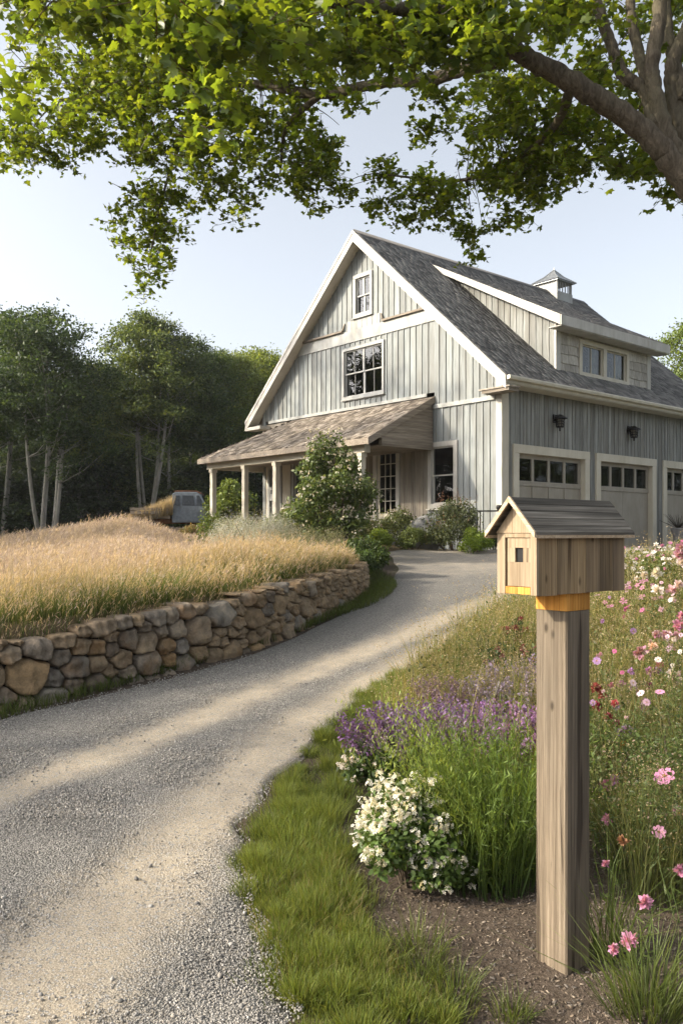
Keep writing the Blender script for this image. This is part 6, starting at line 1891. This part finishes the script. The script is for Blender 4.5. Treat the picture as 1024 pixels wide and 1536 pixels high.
fl = [
    ('pink_cosmos', (1.10, 3.15), [(px(943, 1412, 3.05), .034, CP, 'pom'), (px(967, 1355, 3.1), .030, CP, 'pom'), (px(921, 1425, 2.98), .022, CP, 'pom')], 'pink cosmos with three flowers at the foot of the post'),
    ('pink_cosmos', (1.15, 3.5), [(px(908, 1296, 3.4), .018, CP, 'pom'), (px(934, 1262, 3.45), .024, [(.36, .2, .12), (.3, .15, .09)], 'pom')], 'thin stemmed cosmos with one pink bud and one rust coloured flower beside the post'),
    ('pink_cosmos', (1.42, 3.55), [(px(1019, 1306, 3.5), .026, CP, 'pom'), (px(988, 1248, 3.6), .026, CP, 'cosmos')], 'pair of pink cosmos low at the edge of the bed'),
    ('pink_cosmos', (1.62, 4.1), [(px(1018, 1220, 4.0), .034, CP, 'cosmos'), (px(996, 1165, 4.0), .046, CP, 'cosmos')], 'tall cosmos with a wide open pink flower at mid height'),
    ('pink_cosmos', (1.30, 4.0), [(px(910, 1231, 3.9), .028, CP, 'pom')], 'single pink cosmos flower just right of the post'),
    ('purple_aster', (1.55, 4.6), [(px(921, 1172, 4.5), .034, [(.42, .18, .44), (.5, .24, .5)], 'pom'), (px(908, 1178, 4.5), .032, [(.46, .16, .36)], 'pom')], 'purple asters close together right of the post'),
    ('purple_aster', (1.70, 5.2), [(px(940, 1095, 5.1), .04, [(.40, .24, .55), (.46, .3, .6)], 'pom'), (px(930, 1100, 5.1), .034, [(.38, .2, .5)], 'pom'), (px(934, 1116, 5.0), .022, [(.50, .26, .06)], 'pom')], 'violet asters with a small orange flower below them'),
    ('red_zinnia', (1.72, 5.5), [(px(893, 1032, 5.5), .045, [(.26, .05, .05), (.32, .08, .07)], 'pom'), (px(905, 1044, 5.5), .045, [(.32, .08, .07)], 'pom'), (px(895, 1060, 5.4), .04, [(.25, .03, .06)], 'pom')], 'red zinnias against the shaded side of the post'),
    ('red_zinnia', (1.9, 5.3), [(px(922, 1055, 5.3), .035, [(.5, .12, .16)], 'pom'), (px(912, 1075, 5.2), .036, [(.3, .04, .08)], 'pom'), (px(925, 1085, 5.2), .03, [(.3, .05, .14)], 'pom')], 'crimson zinnias beside the violet asters'),
    ('purple_aster', (2.05, 5.9), [(px(969, 1052, 5.8), .048, [(.46, .26, .55), (.4, .22, .5)], 'pom'), (px(966, 1062, 5.8), .04, [(.48, .24, .5)], 'pom'), (px(924, 1062, 5.6), .034, [(.46, .36, .62)], 'pom')], 'lilac asters in the middle of the flower bed'),
    ('purple_aster', (2.2, 6.4), [(px(951, 1033, 6.3), .05, [(.36, .18, .48)], 'pom'), (px(932, 1027, 6.3), .04, [(.55, .24, .52)], 'pom'), (px(973, 1030, 6.3), .05, [(.25, .05, .14)], 'pom'), (px(948, 1022, 6.3), .045, [(.6, .5, .34)], 'pom')], 'mixed violet, wine and cream flowers behind the lilac asters'),
    ('pink_zinnia', (2.5, 6.6), [(px(960, 979, 6.5), .07, PINK, 'pom'), (px(978, 970, 6.5), .05, [(.72, .5, .42)], 'pom'), (px(974, 1008, 6.4), .045, [(.5, .24, .48)], 'pom'), (px(986, 1006, 6.4), .045, [(.42, .24, .5)], 'pom'), (px(990, 998, 6.4), .04, [(.55, .2, .3)], 'pom')], 'large pink and peach zinnias above the lilac asters'),
    ('pink_cosmos', (2.75, 6.4), [(px(1014, 1020, 6.2), .075, [(.74, .62, .70), (.7, .45, .6)], 'pom'), (px(1008, 1012, 6.2), .05, [(.75, .68, .70)], 'pom')], 'big pale pink flower head at the edge of the photo'),
    ('pink_cosmos', (2.95, 7.2), [(px(1006, 975, 7.1), .06, [(.6, .42, .46)], 'pom'), (px(1000, 953, 7.1), .06, PINK, 'pom'), (px(985, 952, 7.1), .05, PINK, 'pom'), (px(1014, 955, 7.1), .05, PINK, 'pom')], 'row of dusty pink flowers below the brightest cosmos'),
    ('pink_cosmos', (3.3, 7.8), [(px(1018, 938, 7.7), .07, CP, 'pom'), (px(1022, 924, 7.7), .05, CP, 'pom')], 'bright pink cosmos by the edge of the photo at mailbox height'),
    ('pale_phlox', (3.4, 8.6), [(px(986, 886, 8.5), .08, [(.78, .72, .72)], 'pom'), (px(1006, 885, 8.5), .07, [(.66, .45, .52)], 'pom'), (px(1018, 878, 8.5), .07, [(.74, .60, .64)], 'pom')], 'white and pink phlox heads level with the mailbox floor'),
    ('pale_phlox', (3.6, 9.4), [(px(985, 860, 9.2), .08, [(.75, .72, .68)], 'pom'), (px(966, 864, 9.2), .06, [(.72, .66, .64)], 'pom'), (px(955, 868, 9.2), .04, [(.76, .7, .7)], 'pom')], 'white phlox heads just right of the mailbox box'),
    ('pink_phlox', (4.6, 11.2), [(px(1022, 822, 11), .10, PINK, 'pom'), (px(1018, 832, 11), .10, PINK, 'pom'), (px(1022, 845, 11), .09, [(.76, .66, .68)], 'pom')], 'pink phlox at the top edge of the flower bed'),
]
PG_ = [[(.58, .24, .44), (.64, .32, .50)], [(.66, .44, .56), (.70, .55, .62)], [(.40, .22, .47), (.46, .28, .52)], [(.46, .12, .26), (.52, .18, .33)], [(.72, .64, .62), (.66, .56, .56)]]
for i in range(24):
    Yp = 4.6 + 9.5 * (i / 24); u_ = random.uniform(905, 1050); xp = at(u_, Yp)
    if xp < edgeR(Yp) + .5: continue
    pal_ = PG_[i % 5] if Yp > 5.5 else PG_[i % 4]
    hd = []
    for q in range(random.randint(2, 5)):
        hz = tz(xp, Yp) + random.uniform(.42, .78)
        hd.append(((xp + random.gauss(0, .13), Yp + random.gauss(0, .12), hz), random.uniform(.012, .023) * (1 + Yp / 22), pal_, 'cosmos' if q % 3 else 'pom'))
    flower_plant('meadow_cosmos', (xp, Yp), hd, 'slender cosmos with several small blooms among the tan meadow grass', 'cosmos', leafy=26, group='cosmos plants among the meadow grass')
for nm, b, hd, lab in fl: flower_plant(nm, b, [(p_, f_ * (.92 if b[1] > 5 else 1.1), c_, k_) for p_, f_, c_, k_ in hd], lab, nm.split('_')[1], leafy=34)
# leaf masses that carry those flowers
for (xx, yy, r, h, lab) in ((1.45, 3.85, .34, .50, 'dark fine leaved plant in the shade right of the post'), (1.85, 4.5, .36, .62, 'dusky green leafy plant under the wide open cosmos'), (1.62, 5.0, .3, .52, 'olive leafy plant under the purple asters'), (2.25, 5.3, .4, .66, 'bushy green plant under the lilac asters'), (1.28, 4.6, .26, .42, 'green leafy plant directly behind the post'), (2.6, 6.1, .42, .66, 'grey green leafy plant under the pale pink flower head')):
    shrub('leafy_plant', xx, yy, r, h, 3600, .032, [(.065, .10, .026), (.09, .125, .034), (.12, .14, .042), (.055, .082, .024)], lab, 'plant', 'leafy plants right of the post', 30, None, 'round', tmpl='narrow', cl_r=.5)
x, y = gp(968, 1520)
tuft('grass_tuft', x, y, 260, .12, .40, .0022, VG0, [(.12, .17, .04), (.16, .20, .06)], 'tall thin green grass tuft at the bottom corner beside the post', 'grass tuft', None, .6)
x, y = gp(925, 1460)
tuft('grass_tuft', x, y + .1, 60, .06, .52, .0024, VG0, [(.14, .19, .04)], 'few long arching green blades leaning on the foot of the post', 'grass tuft', None, .5)

# ------------------------------------------------------------------ garden by the house
def hp(s, t, d=0):
    """house frame to world (x, y)"""
    c, n = math.cos(KA), math.sin(KA)
    return KX + c * s - n * t, KY + n * s + c * t
def gpx(u, Y): return at(u, Y), Y
Yb = 16.6
GREY = [(.40, .41, .38), (.47, .47, .44), (.32, .34, .30)]
YG = [(.14, .19, .03), (.18, .22, .04), (.11, .16, .03)]
OL = [(.10, .12, .04), (.13, .145, .05), (.08, .10, .035)]
x, y = gpx(497, 16.3)
shrub('flowering_bush', x, y, 1.2, 2.4, 11000, .075, [(.075, .11, .028), (.10, .14, .036), (.055, .085, .024), (.13, .16, .05)], 'tall loose bush with small white flowers in front of the porch', 'bush', None, 52, (260, .042, [(.76, .73, .66), (.70, .63, .60)], 'cluster', 6), 'upright', stems=16, cl_r=.26)
shrub('flowering_bush', *gpx(462, 16.9), .62, 1.15, 4200, .075, OL + [(.13, .17, .04)], 'lower leafy bush leaning against the tall white flowered one', 'bush', None, 26, (30, .04, [(.72, .68, .6)], 'cluster', 6), 'round')
shrub('silver_shrub', *gpx(385, 15.2), .85, .86, 10000, .05, GREY, 'silver grey feathery shrub above the end of the dry grass', 'shrub', None, 30, tmpl='narrow', up=1.3)
shrub('silver_shrub', *gpx(350, 16.4), .6, .80, 5200, .05, GREY, 'smaller silver grey shrub behind the big silver one', 'shrub', None, 22, tmpl='narrow', up=1.3)
shrub('silver_shrub', *gpx(414, 15.8), .55, .80, 4600, .045, GREY, 'silver shrub close to the white flowered bush', 'shrub', None, 20, tmpl='narrow', up=1.3)
shrub('green_shrub', *gpx(326, 19.0), .62, .85, 4800, .06, YG, 'bright yellow green shrub at the foot of the first porch post', 'shrub', None, 26)
shrub('green_shrub', *gpx(365, 18.5), .5, .72, 3600, .06, YG + OL, 'yellow green shrub in front of the second porch post', 'shrub', None, 22)
shrub('green_shrub', *gpx(418, 17.8), .6, .85, 4200, .06, OL + YG, 'olive leafy shrub below the white side door', 'shrub', None, 24)
shrub('green_shrub', *gpx(344, 33), 1.1, 2.3, 5000, .12, YG, 'sunlit rounded shrub seen between the porch posts', 'shrub', None, 30)
shrub('orange_sedge', *gpx(318, 16.8), .45, .42, 2600, .06, [(.30, .17, .05), (.24, .16, .05), (.2, .18, .06)], 'low orange tinted shrub beside the silver ones', 'shrub', None, 18, tmpl='narrow', up=1.4)
shrub('weedy_shrub', *gpx(292, 31.5), .95, .62, 3000, .09, [(.14, .15, .05), (.2, .17, .07), (.25, .16, .07)], 'weedy olive shrub growing against the side of the pickup truck', 'shrub', None, 22)
shrub('dark_shrub', *gpx(538, 13.9), .50, .44, 6000, .05, [(.05, .085, .02), (.065, .10, .025), (.085, .12, .03)], 'dark green shrub spilling over the end of the stone wall', 'shrub', None, 24)
shrub('dark_shrub', *gpx(548, 15.0), .45, .34, 5000, .05, [(.06, .095, .022), (.08, .115, .028)], 'low dark green shrub between the wall end and the boxwoods', 'shrub', None, 22)
shrub('dark_shrub', *gpx(540, 13.2), .36, .34, 3200, .04, [(.05, .085, .02), (.07, .11, .025)], 'small dark green shrub rooted at the tip of the stone wall', 'shrub', None, 16)
shrub('boxwood', *gpx(570, 17.6), .30, .50, 4600, .035, [(.17, .23, .03), (.21, .27, .04), (.13, .19, .03)], 'small bright round boxwood nearest the porch door', 'shrub', None, 34, cl_r=.36)
shrub('boxwood', *gpx(617, 18.0), .38, .50, 4800, .038, [(.13, .165, .045), (.16, .19, .055), (.10, .135, .04)], 'wide olive green boxwood between the porch door and the dark bush', 'shrub', None, 34, cl_r=.36)
shrub('boxwood', *gpx(712, 17.5), .40, .52, 6500, .035, [(.18, .25, .025), (.22, .29, .035), (.13, .20, .025)], 'bright lime green boxwood ball at the corner of the gable', 'shrub', None, 40, cl_r=.36)
shrub('seedhead_bush', *gpx(680, 18.2), .72, 1.02, 7500, .05, [(.07, .085, .035), (.09, .105, .045), (.055, .07, .03)], 'dark bush with reddish brown seed heads under the tall window', 'bush', None, 34, (70, .022, [(.26, .14, .10), (.32, .18, .12)], 'spike', 12, .18))
shrub('dark_shrub', *gpx(742, 18.35), .32, .48, 2600, .045, [(.05, .075, .02), (.065, .09, .025)], 'dark shrub in shade behind the lime green ball', 'shrub', None, 18)
shrub('white_aster_bush', *gpx(592, 19.0), .62, .78, 4200, .055, OL, 'grey green bush dotted with pinkish white flowers below the porch door', 'bush', None, 26, (56, .035, [(.66, .56, .52), (.7, .64, .58)], 'cluster', 6))
shrub('white_aster_bush', *gpx(548, 18.0), .5, .62, 3600, .05, OL + [(.13, .15, .05)], 'pale flowered bush at the foot of the tall white flowered one', 'bush', None, 24, (40, .035, [(.66, .58, .52), (.7, .64, .58)], 'cluster', 6))
for i, (u, Yt) in enumerate(((440, 14.6), (470, 14.2), (420, 15.4), (500, 14.6))):
    shrub('grey_ground_shrub', *gpx(u, Yt), .55, .52, 3600, .04, [(.22, .22, .14), (.17, .18, .09), (.27, .25, .17)], 'low grey green shrub between the dry grass and the white flowered bush', 'shrub', 'low grey shrubs above the wall end', 20, tmpl='narrow', up=1.3)
x, y = gpx(378, 17.4)
root, tip = tuft('plume_grass', x, y, 110, .16, 1.15, .006, [(.12, .13, .05)], [(.42, .32, .18), (.36, .28, .14)], 'tall plume grass fountain beside the third porch post', 'ornamental grass', None, .55)
# rock in front of the tall window
def rock(x, y, sx, sy, sz, seed, label, name='boulder'):
    bm = bmesh.new(); bmesh.ops.create_icosphere(bm, subdivisions=4, radius=1)
    rr = random.Random(seed); pl_ = [(Vector((rr.gauss(0, 1), rr.gauss(0, 1), rr.gauss(0, 1))).normalized(), rr.uniform(.62, .95)) for _ in range(14)]
    for v in bm.verts:
        p = v.co.copy()
        for n_, d_ in pl_:
            e = p.dot(n_) - d_
            if e > 0: p -= n_ * e * .85
        p += p.normalized() * .04 * (math.sin(p.x * 9 + seed) * math.sin(p.y * 8) + .5 * math.sin(p.z * 17 + p.x * 13))
        v.co = (p.x * sx, p.y * sy, p.z * sz)
    for f in bm.faces: f.smooth = True
    me = bpy.data.meshes.new(name); bm.to_mesh(me); bm.free(); me.materials.append(M['stone_grey'])
    o = link(bpy.data.objects.new(name, me)); o.location = (x, y, tz(x, y) + sz * .3); tag(o, label, 'rock'); return o
rock(*gpx(625, 18.9), .55, .4, .62, 4, 'flat grey boulder against the brown porch end wall')

# small black table with a pot at the corner of the house
x, y = gpx(737, 18.25)
tb = empty('side_table', (x, y, tz(x, y)), R(-20)); tag(tb, 'small black iron side table by the corner of the gable', 'table')
mb = MB(); mb.box(-.32, .32, -.2, .2, .86, .885); mb.build('tabletop', M['black'], tb, bevel=.004)
for a in (-.29, .29):
    for b in (-.17, .17):
        mb = MB(); mb.tube([(a, b, .0), (a * .96, b * .96, .86)], .011, 6); mb.build('leg', M['black'], tb)
mb = MB(); mb.lathe([(.045, .886), (.07, .92), (.075, .98), (.06, 1.0), (.05, .985)], (.17, 0), 14)
pt_ = mb.build('pot', M['black'], None, smooth=True); pt_.location = (x, y, tz(x, y)); pt_.rotation_euler = (0, 0, R(-20)); tag(pt_, 'small round black pot on the iron side table', 'pot')
# stone planter by the third garage door
x, y = hp(6.9, -.55)
pl_ = empty('stone_planter', (x, y, tz(x, y))); tag(pl_, 'grey stone planter with dry dark twigs between the garage doors', 'planter')
mb = MB(); mb.lathe([(.15, 0), (.17, .03), (.12, .08), (.13, .3), (.19, .46), (.2, .5), (.16, .5)], (0, 0), 16); mb.build('urn', M['stone_grey'], pl_, smooth=True)
ac = Acc(); n = 60; A = np.zeros((n, 3)) + np.array([0, 0, .48]); B = A + np.stack([RNG.normal(0, .22, n), RNG.normal(0, .22, n), RNG.uniform(.15, .42, n)], 1)
tubes_np(ac, A, B, np.full(n, .006), np.full(n, .003), np.array([.05, .04, .03])); ac.obj('twigs', M['leaf'], pl_)

# ------------------------------------------------------------------ loose gravel and mulch chips
bm = bmesh.new(); bmesh.ops.create_icosphere(bm, subdivisions=1, radius=1)
ICO = np.array([v.co[:] for v in bm.verts]) * (1 + RNG.normal(0, .0, (12, 1))) if len(bm.verts) == 12 else np.array([v.co[:] for v in bm.verts])
ICF = np.array([[v.index for v in f.verts] for f in bm.faces]); bm.free()
acc = Acc()
def pebbles(n, y0, y1, s0, s1, pal, dens, lift=.031):
    y = y0 + (y1 - y0) * RNG.random(n) ** 1.3; x = RNG.uniform(-.5, .12, n) * y
    dl = sdist(x, y, Ls); dr_ = sdist(x, y, Rs)
    keep = (dl < -.02) & (dr_ > .0)
    sdv = sand_at(x, y)
    wob = np.sin(x * 6 + y * 4) * np.sin(y * 7 - x * 3)
    keep &= RNG.random(n) < np.clip(dens(sdv) * (1 + .4 * wob), 0, 1)
    x, y, sdv = x[keep], y[keep], sdv[keep]; n = len(x)
    s = s0 * (s1 / s0) ** RNG.random(n)
    Rm = rot_from(rnd_dirs(n), RNG.random(n) * 6)
    T = ICO * np.array([1, .78, .6])
    V, fi = scatter(T, ICF, np.stack([x, y, terr(x, y) + lift - .012 * sdv + s * .1], 1), Rm, s)
    V = V + RNG.normal(0, 1, V.shape) * np.repeat(s, len(T))[:, None] * .13
    acc.add(V, fi, np.repeat(pick(pal, n, .22), len(T), 0))
PG = [(.26, .248, .226), (.32, .303, .275), (.20, .192, .178), (.37, .347, .312), (.295, .265, .22), (.235, .224, .207)]
pebbles(64000, 2.3, 5.2, .0024, .0062, PG, lambda s: np.clip(1.0 - .95 * s, .06, 1))
pebbles(30000, 4.6, 8.5, .0042, .008, PG, lambda s: np.clip(.9 - .9 * s, .03, 1))
pebbles(420, 2.3, 6.0, .008, .015, PG, lambda s: .5)
tag(acc.obj('gravel', M['pebble']), kind='stuff')
acc = Acc()
n = 26000
y = 2.5 + 3.2 * RNG.random(n) ** 1.3; x = RNG.uniform(-.12, .55, n) * y
dr_ = sdist(x, y, Rs); keep = dr_ < -.05; x, y = x[keep], y[keep]; n = len(x)
CH = np.array([(-.5, -.16, 0), (.5, -.2, .05), (.55, .15, 0), (-.45, .2, .06), (-.4, -.1, .16), (.4, -.1, .2), (.42, .1, .18), (-.4, .12, .2)])
CHF = np.array([(0, 1, 5, 4), (1, 2, 6, 5), (2, 3, 7, 6), (3, 0, 4, 7), (4, 5, 6, 7)])
nr = np.stack([RNG.normal(0, .35, n), RNG.normal(0, .35, n), np.ones(n)], 1)
acc.put(CH, CHF, np.stack([x, y, terr(x, y) + .001], 1), rot_from(nr, RNG.random(n) * 6.28), .004 + .017 * RNG.random(n) ** 2.2, pick([(.10, .075, .055), (.16, .125, .09), (.07, .052, .04), (.22, .18, .135), (.13, .115, .10)], n, .2))
tag(acc.obj('mulch_chips', M['pebble']), kind='stuff')
# dry grass grown over the bed of the truck
acc = Acc(); n = 5200
x = TX + RNG.uniform(-1.65, .1, n); y = TY + RNG.uniform(-1.0, 1.0, n)
tri_ = np.interp(x - TX, [-1.65, -1.1, -.3, .1], [.8, 1.0, 1.3, 1.45])
h = RNG.uniform(.6, 1.0, n) * .62
blades(acc, x, y, TRZ + .60 * tri_ - .1, h * tri_, .011 * np.ones(n), h * .25, RNG.random(n) * 6.28, pick([(.22, .18, .11)], n, .2), pick([(.42, .35, .25), (.36, .29, .21)], n, .2), .6)
tag(acc.obj('dry_hay', M['blade']), kind='stuff')

# ------------------------------------------------------------------ hazy air
mb = MB(); mb.box(-720, 720, -110, 900, -1.6, 17.5); hz = mb.build('haze', M['dark'])
hz.data.materials.clear()
hm = bpy.data.materials.new('hazy_air'); hm.use_nodes = True
ht = hm.node_tree; ht.nodes.remove(ht.nodes['Principled BSDF'])
pv = ht.nodes.new('ShaderNodeVolumePrincipled'); pv.inputs['Color'].default_value = (.95, .97, 1, 1); pv.inputs['Density'].default_value = HAZE; pv.inputs['Anisotropy'].default_value = .3
ht.links.new(pv.outputs[0], ht.nodes['Material Output'].inputs['Volume'])
hz.data.materials.append(hm); tag(hz, kind='stuff')
# ------------------------------------------------------------------ sky, sun, camera
SUN_AZ, SUN_EL = math.atan2(-.15, -.98), R(26)
sv = Vector((math.cos(SUN_EL) * math.cos(SUN_AZ), math.cos(SUN_EL) * math.sin(SUN_AZ), math.sin(SUN_EL)))
w = bpy.data.worlds.new('World'); sc.world = w; w.use_nodes = True
nt = w.node_tree
sky = nt.nodes.new('ShaderNodeTexSky'); sky.sky_type = 'NISHITA'; sky.sun_disc = False
sky.sun_elevation = SUN_EL; sky.sun_rotation = math.pi / 2 - SUN_AZ
sky.air_density = .6; sky.dust_density = 5.0; sky.ozone_density = .7; sky.altitude = 0
hs_ = nt.nodes.new('ShaderNodeHueSaturation'); hs_.inputs['Saturation'].default_value = .38; hs_.inputs['Hue'].default_value = .487
nt.links.new(sky.outputs[0], hs_.inputs['Color']); nt.links.new(hs_.outputs[0], nt.nodes['Background'].inputs[0])
nt.nodes['Background'].inputs[1].default_value = .15
sl = bpy.data.lights.new('Sun', 'SUN'); sl.energy = 2.65; sl.angle = R(.6); sl.color = (1, .88, .69)
so = link(bpy.data.objects.new('Sun', sl)); so.rotation_euler = (-sv).to_track_quat('-Z', 'Y').to_euler()
cam = bpy.data.cameras.new('Camera'); cam.sensor_fit = 'HORIZONTAL'; cam.sensor_width = 36; cam.lens = 36 * F / 1024
cam.shift_y = (VH - 768) / 1024; cam.clip_end = 2000; cam.clip_start = .05
co = link(bpy.data.objects.new('Camera', cam)); co.location = (0, 0, H); co.rotation_euler = (math.pi / 2, 0, 0)
sc.camera = co
sc.view_settings.view_transform = 'Standard'; sc.view_settings.look = 'None'; sc.view_settings.gamma = 1; sc.view_settings.use_curve_mapping = False
sc.view_settings.exposure = 1.5
sc.render.engine = 'CYCLES'
sc.cycles.max_bounces = 8; sc.cycles.transparent_max_bounces = 12; sc.cycles.diffuse_bounces = 3; sc.cycles.use_denoising = True
